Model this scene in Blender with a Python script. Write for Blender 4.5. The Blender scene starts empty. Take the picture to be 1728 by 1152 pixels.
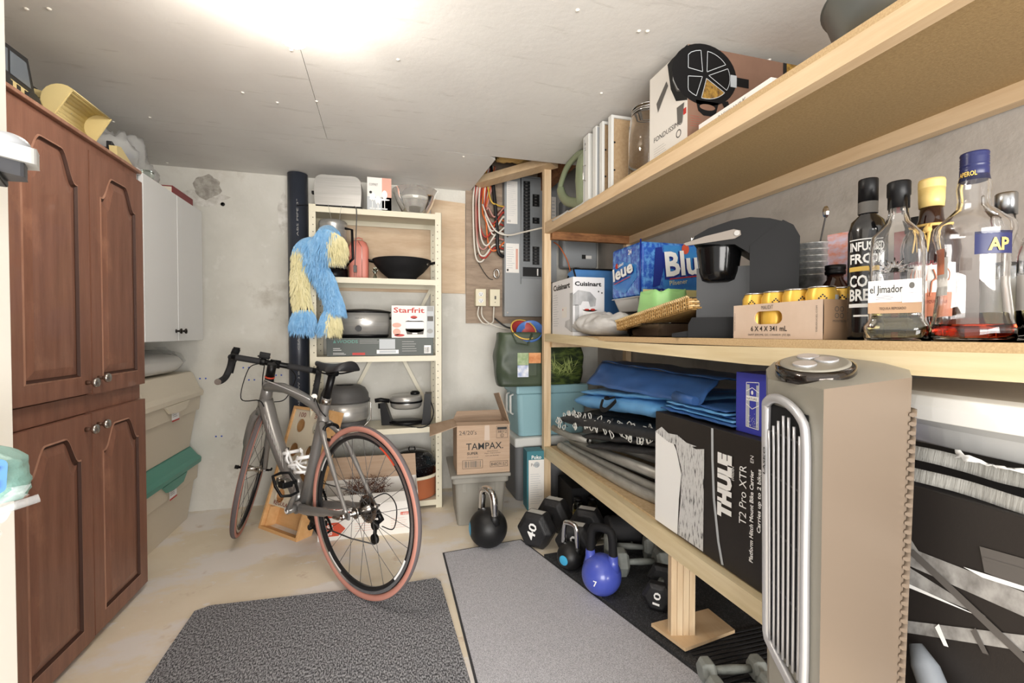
import bpy, math, random
from mathutils import Vector, Matrix, noise
from math import sin, cos, pi, radians as R_
random.seed(7)
SC = bpy.context.scene
COL = SC.collection
# ---------------------------------------------------------------- camera
cd = bpy.data.cameras.new('camera'); cam = bpy.data.objects.new('camera', cd); COL.objects.link(cam)
cd.sensor_width = 36.0; cd.lens = 36.0 * 768 / 1728; cd.clip_start = 0.02; cd.clip_end = 60
cam.location = (0, 0, 1.06); cam.rotation_euler = (R_(90 - 1.05), 0, R_(-15.6))
SC.camera = cam
# ---------------------------------------------------------------- light
w = bpy.data.worlds.new('world'); SC.world = w; w.use_nodes = True
w.node_tree.nodes['Background'].inputs[0].default_value = (1.0, 0.97, 0.93, 1)
w.node_tree.nodes['Background'].inputs[1].default_value = 0.8
SC.view_settings.view_transform = 'Standard'; SC.view_settings.look = 'None'
SC.view_settings.gamma = 1; SC.view_settings.use_curve_mapping = False
SC.view_settings.exposure = 0.9
BULB_POWER = 82.0
def area(name, loc, rot, sx, sy, power, col=(1, 1, 1)):
    l = bpy.data.lights.new(name, 'AREA'); l.shape = 'RECTANGLE'; l.size = sx; l.size_y = sy; l.energy = power; l.color = col
    o = bpy.data.objects.new(name, l); o.location = loc; o.rotation_euler = rot; COL.objects.link(o); return o
# added soft fill from behind the camera; no lamp is seen there
area('fill_light', (0.1, -2.6, 0.9), (R_(97), 0, 0), 3.4, 1.6, 145.0, (1.0, 0.97, 0.93))
# ---------------------------------------------------------------- materials
def lin(h):
    if isinstance(h, str):
        h = h.lstrip('#'); c = [int(h[i:i + 2], 16) / 255 for i in (0, 2, 4)]
    else: c = h
    return tuple((x / 12.92 if x <= .04045 else ((x + .055) / 1.055) ** 2.4) for x in c) + (1,)
M = {}
def mat(name, h, rough=.5, metal=0, h2=None, vs=12, stretch=(1, 1, 1), vlo=.35, vhi=.65, bump=0, bs=80, bstretch=None,
        trans=0, ior=1.45, alpha=1, emit=0, coat=0, spec=.5, kind='noise', detail=5, sheen=0):
    m = bpy.data.materials.new(name); m.use_nodes = True; nt = m.node_tree; N = nt.nodes; L = nt.links
    b = N['Principled BSDF']; b.inputs['Roughness'].default_value = rough; b.inputs['Metallic'].default_value = metal
    b.inputs['Base Color'].default_value = lin(h); b.inputs['Transmission Weight'].default_value = trans
    b.inputs['IOR'].default_value = ior; b.inputs['Alpha'].default_value = alpha
    b.inputs['Coat Weight'].default_value = coat; b.inputs['Specular IOR Level'].default_value = spec
    b.inputs['Sheen Weight'].default_value = sheen
    if emit:
        b.inputs['Emission Color'].default_value = lin(h); b.inputs['Emission Strength'].default_value = emit
    tc = None
    def coord(st):
        nonlocal tc
        if tc is None: tc = N.new('ShaderNodeTexCoord')
        mp = N.new('ShaderNodeMapping'); mp.inputs['Scale'].default_value = st
        L.new(tc.outputs['Object'], mp.inputs[0]); return mp
    def tex(k, sc, st):
        mp = coord(st)
        if k == 'voronoi':
            t = N.new('ShaderNodeTexVoronoi'); t.inputs['Scale'].default_value = sc; out = t.outputs['Color']
        elif k == 'wave':
            t = N.new('ShaderNodeTexWave'); t.inputs['Scale'].default_value = sc; t.inputs['Distortion'].default_value = 6
            t.inputs['Detail'].default_value = 3; t.inputs['Detail Scale'].default_value = 1.2; out = t.outputs['Fac']
        else:
            t = N.new('ShaderNodeTexNoise'); t.inputs['Scale'].default_value = sc; t.inputs['Detail'].default_value = detail
            t.inputs['Roughness'].default_value = .6; out = t.outputs['Fac']
        L.new(mp.outputs[0], t.inputs['Vector']); return out
    if h2:
        o = tex(kind, vs, stretch)
        r = N.new('ShaderNodeValToRGB'); r.color_ramp.elements[0].position = vlo; r.color_ramp.elements[1].position = vhi
        r.color_ramp.elements[0].color = lin(h); r.color_ramp.elements[1].color = lin(h2)
        L.new(o, r.inputs[0]); L.new(r.outputs[0], b.inputs['Base Color'])
    if bump:
        o = tex('noise', bs, bstretch or stretch)
        bn = N.new('ShaderNodeBump'); bn.inputs['Strength'].default_value = min(1, bump); bn.inputs['Distance'].default_value = .004
        L.new(o, bn.inputs['Height']); L.new(bn.outputs[0], b.inputs['Normal'])
    M[name] = m; return m
def mix_layer(m, h, vs, lo, hi, stretch=(1, 1, 1), amount=1.0, rough=None):
    """a second blotchy colour over a material (stains, worn paint)"""
    nt = m.node_tree; N = nt.nodes; L = nt.links; b = N['Principled BSDF']
    tc = N.new('ShaderNodeTexCoord'); mp = N.new('ShaderNodeMapping'); mp.inputs['Scale'].default_value = stretch
    mp.inputs['Location'].default_value = (3.1 * vs, 1.7, 5.3)
    t = N.new('ShaderNodeTexNoise'); t.inputs['Scale'].default_value = vs; t.inputs['Detail'].default_value = 9; t.inputs['Roughness'].default_value = .62
    L.new(tc.outputs['Object'], mp.inputs[0]); L.new(mp.outputs[0], t.inputs['Vector'])
    r = N.new('ShaderNodeMapRange'); r.inputs[1].default_value = lo; r.inputs[2].default_value = hi; r.inputs[4].default_value = amount
    L.new(t.outputs['Fac'], r.inputs[0])
    mx = N.new('ShaderNodeMix'); mx.data_type = 'RGBA'; L.new(r.outputs[0], mx.inputs[0])
    src = b.inputs['Base Color']
    if src.is_linked: L.new(src.links[0].from_socket, mx.inputs[6])
    else: mx.inputs[6].default_value = src.default_value
    mx.inputs[7].default_value = lin(h); L.new(mx.outputs[2], src)
mat('ceiling_paint', '#dcd9d5', .8, h2='#e2e0dc', vs=2.5, bump=.25, bs=28)
mix_layer(M['ceiling_paint'], '#b3aea6', 5, .60, .72, (1, 6, 1), .45)
mat('concrete', '#c6c4bc', .85, h2='#d6d4cd', vs=2.2, bump=.3, bs=45)
mix_layer(M['concrete'], '#a39c90', 3.4, .58, .72, (1, 1, 1), .7); mix_layer(M['concrete'], '#a8937d', 1.3, .60, .76, (1, 1, 1), .45); mix_layer(M['concrete'], '#dad8d2', 9, .58, .66, (1, 1, 1), .5)
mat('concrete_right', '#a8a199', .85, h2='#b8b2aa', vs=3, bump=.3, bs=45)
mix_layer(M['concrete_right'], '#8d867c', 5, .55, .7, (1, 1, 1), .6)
mat('floor_paint', '#e4d7c0', .55, h2='#ece1cd', vs=3, bump=.12, bs=20)
mix_layer(M['floor_paint'], '#ebe6e2', 1.9, .50, .57, (1, 1.6, 1), .9); mix_layer(M['floor_paint'], '#bfa48c', 8, .62, .70, (1, 1, 1), .5)
mix_layer(M['floor_paint'], '#efeae4', 11, .64, .67, (1, 2, 1), .9)
mat('drywall_white', '#efebe2', .7)
mat('dark_void', '#15130f', .9)
mat('pine', '#cdb08b', .55, h2='#dac09c', vs=4, stretch=(9, .8, 9), kind='noise', bump=.06, bs=40)
mat('pine_v', '#cdb08b', .55, h2='#dfc8a6', vs=4, stretch=(12, 12, .8), bump=.06, bs=40)
mat('pine_pale', '#d3c097', .55, h2='#dfcfac', vs=5, stretch=(6, .6, 9), bump=.05, bs=40)
mat('joist', '#9a6b42', .7, h2='#6d4526', vs=6, stretch=(2, 9, 9))
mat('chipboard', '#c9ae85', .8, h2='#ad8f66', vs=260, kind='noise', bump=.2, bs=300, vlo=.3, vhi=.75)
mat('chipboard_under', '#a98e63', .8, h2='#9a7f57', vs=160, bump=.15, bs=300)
mat('plywood_new', '#bda386', .6, h2='#d2bda1', vs=3, stretch=(1.2, 6, 5), bump=.05)
mix_layer(M['plywood_new'], '#9b6b45', 3, .66, .74, (1, 3, 3), .7)
mat('plywood_old', '#8d7c6c', .8, h2='#a3917f', vs=9, stretch=(1, 6, 6), bump=.3, bs=60)
mat('abs_black', '#2d313b', .35, h2='#383d49', vs=2)
mat('mdf', '#cbb28d', .7, h2='#b89d75', vs=60)
mat('brown_wood', '#8e6351', .42, h2='#765040', vs=7, stretch=(9, 5, .55), vlo=.3, vhi=.7, bump=.12, bs=60, bstretch=(6, 6, .6), coat=.15)
mix_layer(M['brown_wood'], '#a97a62', 5, .60, .70, (1, 1, .6), .55)
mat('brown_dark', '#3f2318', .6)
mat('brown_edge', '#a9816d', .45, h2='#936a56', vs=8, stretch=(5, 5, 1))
mat('white_lam', '#dedfdf', .4); mat('white_lam_edge', '#c9cac9', .45)
mat('chrome', '#d8d8d8', .12, 1); mat('nickel', '#b9b5b0', .25, 1); mat('steel', '#bdbcb9', .3, .55, h2='#adaca9', vs=3, stretch=(1, 1, 30))
mat('pewter', '#3e3a38', .3, 1); mat('alu', '#b8bbbf', .28, 1)
mat('shelf_enamel', '#d3cdb8', .4); mat('shelf_hole', '#6a6556', .8); mat('shelf_enamel_in', '#bcb6a3', .5)
mat('tub_beige', '#cdc3b1', .5); mat('tub_green', '#4f8f80', .38); mat('white_sticker', '#eeeeee', .5)
mat('red_print', '#b8322a', .5); mat('ink', '#1d1c1b', .5); mat('ink_soft', '#5b5854', .6); mat('grey_print', '#9a9a98', .5)
mat('white_print', '#f2f2f0', .5); mat('paper', '#e9e6e1', .6)
mat('cardboard', '#a88f78', .8, h2='#b29a84', vs=6, stretch=(1, 1, 20), bump=.05, bs=90); mat('cardboard_in', '#a17d5b', .85); mat('cardboard_pale', '#bfaea0', .7)
mat('black_plastic', '#0e0e10', .38, spec=.3); mat('black_matte', '#151517', .7, spec=.3); mat('black_gloss', '#0b0b0c', .15, coat=.15, spec=.35); mat('dark_rubber', '#29292b', .75, bump=.2, bs=300)
mat('grey_plastic', '#8e8a83', .5); mat('dark_grey', '#4c4b4b', .5)
mat('clear_film', '#c8cccc', .12, alpha=.28, spec=.8, bump=.5, bs=22); mat('film_milky', '#e4e6e6', .25, alpha=.5, bump=.6, bs=30)
mat('glass', '#ffffff', .0, trans=1, ior=1.45); mat('glass_green', '#e3efe8', .0, trans=1, ior=1.45)
mat('panel_grey', '#94989b', .5); mat('panel_grey_d', '#84888b', .5); mat('breaker', '#131415', .4)
# ---------------------------------------------------------------- mesh builder
class B:
    def __init__(s): s.v = []; s.f = []; s.m = []; s.s = []
    def add(s, V, F, m=0, sm=False):
        n = len(s.v); s.v += [tuple(p) for p in V]
        for f in F: s.f.append(tuple(i + n for i in f)); s.m.append(m); s.s.append(sm)
        return s
    def box(s, a, b, m=0):
        x0, y0, z0 = a; x1, y1, z1 = b
        V = [(x0, y0, z0), (x1, y0, z0), (x1, y1, z0), (x0, y1, z0), (x0, y0, z1), (x1, y0, z1), (x1, y1, z1), (x0, y1, z1)]
        return s.add(V, [(0, 3, 2, 1), (4, 5, 6, 7), (0, 1, 5, 4), (1, 2, 6, 5), (2, 3, 7, 6), (3, 0, 4, 7)], m)
    def hexa(s, V, m=0):
        return s.add(V, [(0, 3, 2, 1), (4, 5, 6, 7), (0, 1, 5, 4), (1, 2, 6, 5), (2, 3, 7, 6), (3, 0, 4, 7)], m)
    def tube(s, pts, r, n=8, m=0, closed=False, cap=True, sq=1.0, up=None):
        P = [Vector(p) for p in pts]; k = len(P); rr = r if isinstance(r, (list, tuple)) else [r] * k
        T = []
        for i in range(k):
            a = P[(i - 1) % k] if (closed or i > 0) else P[i]; b = P[(i + 1) % k] if (closed or i < k - 1) else P[i]
            t = (b - a); T.append(t.normalized() if t.length > 1e-9 else Vector((0, 0, 1)))
        u = Vector(up) if up else (Vector((0, 0, 1)) if abs(T[0].z) < .9 else Vector((1, 0, 0)))
        V = []
        for i in range(k):
            t = T[i]; u = (u - t * u.dot(t))
            if u.length < 1e-6: u = t.orthogonal()
            u.normalize(); q = t.cross(u)
            for j in range(n):
                a = 2 * pi * j / n; V.append(P[i] + (u * cos(a) * sq + q * sin(a)) * rr[i])
        F = []
        for i in range(k if closed else k - 1):
            for j in range(n):
                a = i * n + j; b = i * n + (j + 1) % n; c = ((i + 1) % k) * n + (j + 1) % n; d = ((i + 1) % k) * n + j
                F.append((a, b, c, d))
        s.add(V, F, m, True)
        if cap and not closed:
            n0 = len(s.v) - k * n
            s.f.append(tuple(n0 + j for j in reversed(range(n)))); s.m.append(m); s.s.append(False)
            s.f.append(tuple(n0 + (k - 1) * n + j for j in range(n))); s.m.append(m); s.s.append(False)
        return s
    def cyl(s, a, b, r0, r1=None, n=20, m=0, cap=True):
        return s.tube([a, b], [r0, r0 if r1 is None else r1], n, m, cap=cap)
    def lathe(s, prof, n=32, c=(0, 0, 0), m=0, sx=1, sy=1, sup=2.0, cap=True):
        V = []; F = []; k = len(prof)
        for r, z in prof:
            for j in range(n):
                a = 2 * pi * j / n; ca, sa = cos(a), sin(a)
                if sup != 2:
                    q = (abs(ca) ** sup + abs(sa) ** sup) ** (-1 / sup); ca *= q; sa *= q
                V.append((c[0] + r * ca * sx, c[1] + r * sa * sy, c[2] + z))
        for i in range(k - 1):
            for j in range(n): F.append((i * n + j, i * n + (j + 1) % n, (i + 1) * n + (j + 1) % n, (i + 1) * n + j))
        s.add(V, F, m, True); n0 = len(s.v) - k * n
        if not cap: return s
        if prof[0][0] > 1e-5: s.f.append(tuple(n0 + j for j in reversed(range(n)))); s.m.append(m); s.s.append(False)
        if prof[-1][0] > 1e-5: s.f.append(tuple(n0 + (k - 1) * n + j for j in range(n))); s.m.append(m); s.s.append(False)
        return s
    def prism(s, poly, ax, d0, d1, m=0, sm=False):
        """poly 2D in the plane across axis ax ('x': (y,z), 'y': (x,z), 'z': (x,y)), extruded d0..d1"""
        def P(p, d): return {'x': (d, p[0], p[1]), 'y': (p[0], d, p[1]), 'z': (p[0], p[1], d)}[ax]
        k = len(poly); V = [P(p, d0) for p in poly] + [P(p, d1) for p in poly]
        s.add(V, [tuple(reversed(range(k))), tuple(range(k, 2 * k))], m)
        s.add(V, [(i, (i + 1) % k, k + (i + 1) % k, k + i) for i in range(k)], m, sm); return s
    def sph(s, c, r, n=16, m=0):
        rx, ry, rz = r if isinstance(r, tuple) else (r, r, r)
        k = max(6, n // 2); V = []; F = []
        for i in range(k + 1):
            t = pi * i / k
            for j in range(n): V.append((c[0] + rx * sin(t) * cos(2 * pi * j / n), c[1] + ry * sin(t) * sin(2 * pi * j / n), c[2] - rz * cos(t)))
        for i in range(k):
            for j in range(n): F.append((i * n + j, i * n + (j + 1) % n, (i + 1) * n + (j + 1) % n, (i + 1) * n + j))
        return s.add(V, F, m, True)
    def grid(s, fn, nu, nv, m=0, sm=True, cu=False):
        V = [fn(i / nu, j / nv) for j in range(nv + 1) for i in range(nu + (0 if cu else 1))]; W = nu if cu else nu + 1; F = []
        for j in range(nv):
            for i in range(nu):
                i2 = (i + 1) % W if cu else i + 1; F.append((j * W + i, j * W + i2, (j + 1) * W + i2, (j + 1) * W + i))
        return s.add(V, F, m, sm)
    def xf(s, mx, n0=0):
        for i in range(n0, len(s.v)): s.v[i] = tuple(mx @ Vector(s.v[i]))
        return s
    def build(s, name, mats, parent=None, bevel=0, seg=2, sub=0, solid=0, smooth=None, fixn=False):
        me = bpy.data.meshes.new(name); me.from_pydata(s.v, [], s.f)
        mats = mats if isinstance(mats, (list, tuple)) else [mats]
        for a in mats: me.materials.append(M[a])
        me.polygons.foreach_set('material_index', s.m)
        me.polygons.foreach_set('use_smooth', [x if smooth is None else smooth for x in s.s]); me.update()
        o = bpy.data.objects.new(name, me); COL.objects.link(o)
        if parent: o.parent = parent
        if solid: q = o.modifiers.new('solid', 'SOLIDIFY'); q.thickness = solid; q.offset = 0
        if bevel:
            q = o.modifiers.new('bevel', 'BEVEL'); q.width = bevel; q.segments = seg; q.limit_method = 'ANGLE'; q.angle_limit = R_(40)
        if sub: q = o.modifiers.new('sub', 'SUBSURF'); q.levels = sub; q.render_levels = sub
        return o
def thing(name, label, cat, loc=(0, 0, 0), rz=0, group=None, rx=0, ry=0):
    o = bpy.data.objects.new(name, None); COL.objects.link(o); o.empty_display_size = .02
    o.location = loc; o.rotation_euler = (R_(rx), R_(ry), R_(rz)); o['label'] = label; o['category'] = cat
    if group: o['group'] = group
    return o
def struct(b, name, mats, parent=None, **k):
    o = b.build(name, mats, parent, **k)
    if not parent: o['kind'] = 'structure'
    return o
def copy_tree(o, parent=None, loc=None, rz=None, label=None):
    c = o.copy(); COL.objects.link(c)
    if parent: c.parent = parent
    if loc: c.location = loc
    if rz is not None: c.rotation_euler[2] = R_(rz)
    if label: c['label'] = label
    for ch in [x for x in COL.objects if x.parent == o]: copy_tree(ch, c)
    return c
_tc = {}
def glyphs(t, bold):
    k = (t, bold)
    if k not in _tc:
        cu = bpy.data.curves.new('t', 'FONT'); cu.body = t; cu.size = 1; cu.offset = bold; cu.resolution_u = 2; cu.fill_mode = 'FRONT'
        o = bpy.data.objects.new('t', cu); COL.objects.link(o); dg = bpy.context.evaluated_depsgraph_get(); dg.update()
        me = o.evaluated_get(dg).to_mesh(); V = [tuple(v.co) for v in me.vertices]; F = [tuple(p.vertices) for p in me.polygons]
        o.evaluated_get(dg).to_mesh_clear(); bpy.data.objects.remove(o); bpy.data.curves.remove(cu)
        _tc[k] = (V, F)
    return _tc[k]
class Face:
    """flat print on a face: origin o, unit axes ex, ey (metres); everything is gathered into one mesh part"""
    def __init__(s, o, ex, ey, off=.0006):
        s.o = Vector(o); s.ex = Vector(ex).normalized(); s.ey = Vector(ey).normalized(); s.n = s.ex.cross(s.ey); s.b = B(); s.mats = []; s.k = 1; s.off = off
    def frame(s, o, ex, ey, off=None):
        s.o = Vector(o); s.ex = Vector(ex).normalized(); s.ey = Vector(ey).normalized(); s.n = s.ex.cross(s.ey); s.k = 1
        if off: s.off = off
        return s
    def mi(s, m):
        if m not in s.mats: s.mats.append(m)
        return s.mats.index(m)
    def P(s, x, y, k=None): return s.o + s.ex * x + s.ey * y + s.n * (s.off * (k or s.k))
    def poly(s, pts, m, k=None):
        s.b.add([s.P(x, y, k) for x, y in pts], [tuple(range(len(pts)))], s.mi(m)); return s
    def rect(s, x0, y0, x1, y1, m, k=None): return s.poly([(x0, y0), (x1, y0), (x1, y1), (x0, y1)], m, k)
    def disc(s, x, y, rx, ry, m, k=None, n=24): return s.poly([(x + rx * cos(2 * pi * i / n), y + ry * sin(2 * pi * i / n)) for i in range(n)], m, k)
    def ring(s, x, y, r, w, m, k=None, n=28):
        V = [s.P(x + q * cos(2 * pi * i / n), y + q * sin(2 * pi * i / n), k) for q in (r, r - w) for i in range(n)]
        s.b.add(V, [(i, (i + 1) % n, n + (i + 1) % n, n + i) for i in range(n)], s.mi(m)); return s
    def line(s, pts, wd, m, k=None):
        for (x0, y0), (x1, y1) in zip(pts[:-1], pts[1:]):
            l = math.hypot(x1 - x0, y1 - y0) or 1; nx, ny = -(y1 - y0) / l * wd / 2, (x1 - x0) / l * wd / 2
            s.poly([(x0 - nx, y0 - ny), (x1 - nx, y1 - ny), (x1 + nx, y1 + ny), (x0 + nx, y0 + ny)], m, k)
        return s
    def text(s, t, x, y, h, m, w=None, k=None, bold=.0, rot=0, shear=0, center=False):
        """h = cap height; w = total width to fit"""
        V, F = glyphs(t, bold)
        if not V: return s
        x0 = min(v[0] for v in V); x1 = max(v[0] for v in V); sy = h / .70; sx = (w / (x1 - x0)) if w else sy
        ox = (x1 - x0) * sx / 2 if center else 0; c, q = cos(R_(rot)), sin(R_(rot)); out = []
        for v in V:
            a = (v[0] - x0) * sx - ox; b = v[1] * sy; a += shear * b
            out.append(s.P(x + a * c - b * q, y + a * q + b * c, (k or s.k) + 1))
        s.b.add(out, F, s.mi(m)); return s
    def bars(s, x0, y0, x1, y1, m, n=14, seed=1):
        rg = random.Random(seed); x = x0
        for i in range(n):
            a = (x1 - x0) / n; wd = a * rg.choice((.25, .5, .7)); s.rect(x, y0, x + wd, y1, m, (s.k + 1)); x += a
        return s
    def lines(s, x0, y0, x1, y1, n, m, th=.25, seed=3):
        rg = random.Random(seed); st = (y1 - y0) / n
        for i in range(n): s.rect(x0, y1 - (i + 1) * st + st * (.5 - th / 2), x0 + (x1 - x0) * rg.uniform(.6, 1), y1 - (i + 1) * st + st * (.5 + th / 2), m, s.k + 1)
        return s
    def build(s, name, parent): return s.b.build(name, s.mats, parent)
def arc(cx, cy, r, a0, a1, n=8): return [(cx + r * cos(R_(a0 + (a1 - a0) * i / n)), cy + r * sin(R_(a0 + (a1 - a0) * i / n))) for i in range(n + 1)]
def rrect(x0, y0, x1, y1, r, n=4):
    return arc(x1 - r, y1 - r, r, 0, 90, n) + arc(x0 + r, y1 - r, r, 90, 180, n) + arc(x0 + r, y0 + r, r, 180, 270, n) + arc(x1 - r, y0 + r, r, 270, 360, n)
def spline(P, k=6):
    P = [Vector(p) for p in P]; out = []
    for i in range(len(P) - 1):
        a = P[max(0, i - 1)]; b = P[i]; c = P[i + 1]; d = P[min(len(P) - 1, i + 2)]
        for j in range(k):
            t = j / k; out.append(.5 * ((2 * b) + (c - a) * t + (2 * a - 5 * b + 4 * c - d) * t * t + (3 * b - a - 3 * c + d) * t ** 3))
    return out + [P[-1]]
def nz(x, y, z=0): return noise.noise(Vector((x, y, z)))
# ================================================================ THE SETTING
Y1 = 3.10; XL = -1.33; XR = 1.53; ZC = 2.03; Y0 = -0.6
struct(B().box((XL - .1, Y0, -.06), (XR + .1, Y1 + .1, 0)), 'floor', 'floor_paint')
wb = struct(B().box((XL - .1, Y1, 0), (XR + .1, Y1 + .12, 2.4)), 'wall_back', 'concrete')
struct(B().box((XL - .12, .70, 0), (XL, Y1, 2.4)), 'wall_left', 'concrete')
struct(B().box((XR, -.3, 0), (XR + .12, Y1, 2.4)), 'wall_right', 'concrete_right')
# marks on the back wall: pencilled hole pairs in blue, dark hole, rough grey patch
mat('blue_mark', '#3d57b5', .6); mat('patch_dark', '#8f8a82', .9, h2='#b3afa7', vs=30, bump=.8, bs=60); mat('patch_light', '#dcdad5', .9, h2='#b9b5ad', vs=24, bump=.6, bs=50)
mk = B()
for x, z in ((-1.06, .79), (-.96, .775), (-.80, .775), (-.83, .85), (-.65, .80), (-.98, .44)):
    for d in (0, .03): mk.cyl((x + d, Y1 - .0015, z), (x + d, Y1, z), .005, n=8)
mk.build('pencil_mark', 'blue_mark', wb)
pt = B()
def blob(cx, cz, rx, rz, sd, y):
    n = 26; return [(cx + rx * (1 + .35 * nz(cos(6.28 * i / n) * 2 + sd, sin(6.28 * i / n) * 2)) * cos(2 * pi * i / n), cz + rz * (1 + .35 * nz(cos(6.28 * i / n) * 2 + sd + 5, sin(6.28 * i / n) * 2)) * sin(2 * pi * i / n)) for i in range(n)]
pt.prism(blob(-1.01, 1.925, .07, .075, 1, 0), 'y', Y1 - .003, Y1)
pt.build('mortar_patch', 'patch_dark', wb)
B().prism(blob(-1.03, 1.86, .12, .05, 4, 0), 'y', Y1 - .002, Y1).build('mortar_patch', 'patch_light', wb)
B().prism(blob(-.60, 1.80, .03, .13, 7, 0), 'y', Y1 - .002, Y1).build('mortar_patch', 'patch_light', wb)
B().cyl((-.93, Y1 - .002, 1.83), (-.93, Y1, 1.83), .012, n=10).build('bolt_hole', 'ink', wb)
# ceiling: three drywall sheets under the floor deck, an opening left over the electrical panel
ce = struct(B().box((XL - .1, Y0, 2.30), (XR + .1, Y1 + .1, 2.34)), 'ceiling', 'dark_void')
B().box((XL, .55, ZC), (-.2745, 2.455, ZC + .015)).build('sheet', 'ceiling_paint', ce)
B().box((-.2725, .55, ZC), (XR, 2.453, ZC + .015)).build('sheet', 'ceiling_paint', ce)
B().box((XL, Y0, ZC), (XR, .549, ZC + .015)).build('sheet', 'ceiling_paint', ce)
B().prism([(XL, 2.458), (.56, 2.458), (.60, 2.50), (.565, Y1), (XL, Y1)], 'z', ZC + .0005, ZC + .015).build('sheet', 'ceiling_paint', ce)
sc_ = B(); rg = random.Random(5)
for i in range(34):
    x = rg.uniform(-1.2, 1.4); y = rg.choice((.9, 1.3, 1.7, 2.1, 2.42, 2.5, 3.05)) + rg.uniform(-.03, .03)
    if x > .5 and y > 2.44: continue
    sc_.lathe([(.007, 0), (.005, -.003), (0, -.004)], 8, (x, y, ZC - (.003 if y > 2.456 else 0)))
sc_.build('screw_heads', 'drywall_white', ce)['kind'] = 'stuff'
B().box((.60, 2.455, 2.16), (XR, 2.50, 2.30)).build('joist', 'joist', ce)
jb = B().hexa([(.57, 2.98, 2.045), (.63, 3.06, 2.045), (1.0, 2.56, 2.045), (.93, 2.50, 2.045), (.57, 2.98, 2.09), (.63, 3.06, 2.09), (1.0, 2.56, 2.09), (.93, 2.50, 2.09)])
jb.build('joist', 'pine', ce)
B().box((1.05, 2.46, 2.05), (1.10, Y1, 2.2)).build('joist', 'joist', ce)
mat('insul', '#c9a86b', .9, bump=.6, bs=60)
B().grid(lambda u, v: (.66 + .22 * u, 2.62 + .12 * v + .02 * nz(u * 4, v * 4), 2.12 + .03 * nz(u * 5, v * 5 + 3)), 10, 8).build('insulation', 'insul', ce, solid=.02)
# entrance wall and its jamb, seen as a strip at the side of the picture
ew = struct(B().box((-1.45, .56, 0), (-.434, .66, 2.03)), 'wall_front', 'drywall_white')
B().box((-.434, .552, 0), (-.419, .668, 2.03)).build('door_jamb', 'drywall_white', ew, bevel=.002)
# plywood boards on the back wall
B().box((-.33, Y1 - .018, 1.33), (.53, Y1, 1.80)).build('plywood_board', 'plywood_new', wb)
B().prism([(.30, 1.80), (.53, 1.80), (.53, 1.94), (.30, 1.955)], 'y', Y1 - .018, Y1).build('plywood_board', 'plywood_new', wb)
B().box((.535, Y1 - .016, 1.128), (1.12, Y1, 2.3)).build('plywood_board', 'plywood_old', wb)
# ---------------------------------------------------------------- lamp
mat('lamp_glow', '#fff6ea', .4, emit=1)
M['lamp_glow'].node_tree.nodes['Principled BSDF'].inputs['Emission Strength'].default_value = BULB_POWER
for i, (x, y, lb) in enumerate(((-.37, 1.27, 'bare glowing ceiling bulb nearer the brown cabinet'), (-.24, 1.40, 'bare glowing ceiling bulb nearer the middle of the room'))):
    t = thing('ceiling_bulb', lb, 'light bulb', (x, y, ZC), group='bare bulbs on the ceiling')
    B().lathe([(.055, 0), (.055, -.012), (.030, -.030), (.02, -.085), (.0, -.085)], 24).build('lamp_holder', 'drywall_white', t)
    B().lathe([(.0, -.083), (.014, -.085), (.016, -.10), (.032, -.12), (.036, -.14), (.030, -.16), (.0, -.175)], 24).build('bulb', 'lamp_glow', t)
# ---------------------------------------------------------------- black drain pipe
t = thing('drain_pipe', 'thick black drain pipe with a printed line standing against the back wall', 'pipe', (-.507, 3.035, 0))
B().cyl((0, 0, .0), (0, 0, 2.025), .057, n=32).build('pipe', 'abs_black', t)
f = Face((.012, -.0585, .62), (0, 0, 1), (-1, 0, 0))
for i, (s_, a) in enumerate((('ABS-DWV  3 IN', .0), ('CSA  LL  SIZE', .34), ('COEX  CELL CORE', .68), ('ABS PIPE 3"', 1.02))): f.text(s_, a, 0, .010, 'grey_print', w=.22)
f.build('lettering', t)
# ================================================================ BROWN CABINET
XF = -.975
t = thing('tall_cabinet', 'tall reddish brown wooden cabinet with four scuffed arched panel doors', 'cabinet', (0, 0, 0))
cb = B().box((XL + .002, 1.13, .0), (XF - .022, 2.205, .05)).box((XL + .002, 1.13, .05), (XF - .022, 2.225, 1.715))
cb.build('body', 'brown_wood', t, bevel=.002)
B().box((XF - .022, 1.13, .79), (XF - .004, 2.225, .85)).box((XF - .022, 1.13, 1.69), (XF - .004, 2.225, 1.715)).box((XF - .022, 1.13, .06), (XF - .012, 2.225, 1.70)).build('face_frame', 'brown_wood', t)
B().box((XL + .002, 1.12, 1.715), (XF + .012, 2.232, 1.727)).build('top_board', 'brown_edge', t, bevel=.002)
def arch_outline(w, h, i, n=10, sh=.075, dip=.07):
    """cathedral arch outline inset by i (y,z), for a door w x h with its arch at the top"""
    x0, x1 = i, w - i; c = w / 2; zt = h - i
    pts = [(x0, i), (x1, i)]; sw = (x1 - x0)
    for k in range(n + 1):       # shoulder to crown on the way back
        a = k / n; x = x1 - (x1 - c) * a
        if a < .08: z = zt - dip
        elif a < .62: q = (a - .08) / .54; z = zt - dip + dip * (.5 - .5 * cos(pi * q))
        else: z = zt
        pts.append((x, z))
    pts += [(w - p[0], p[1]) for p in reversed(pts[2:-1])]
    return pts
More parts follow.
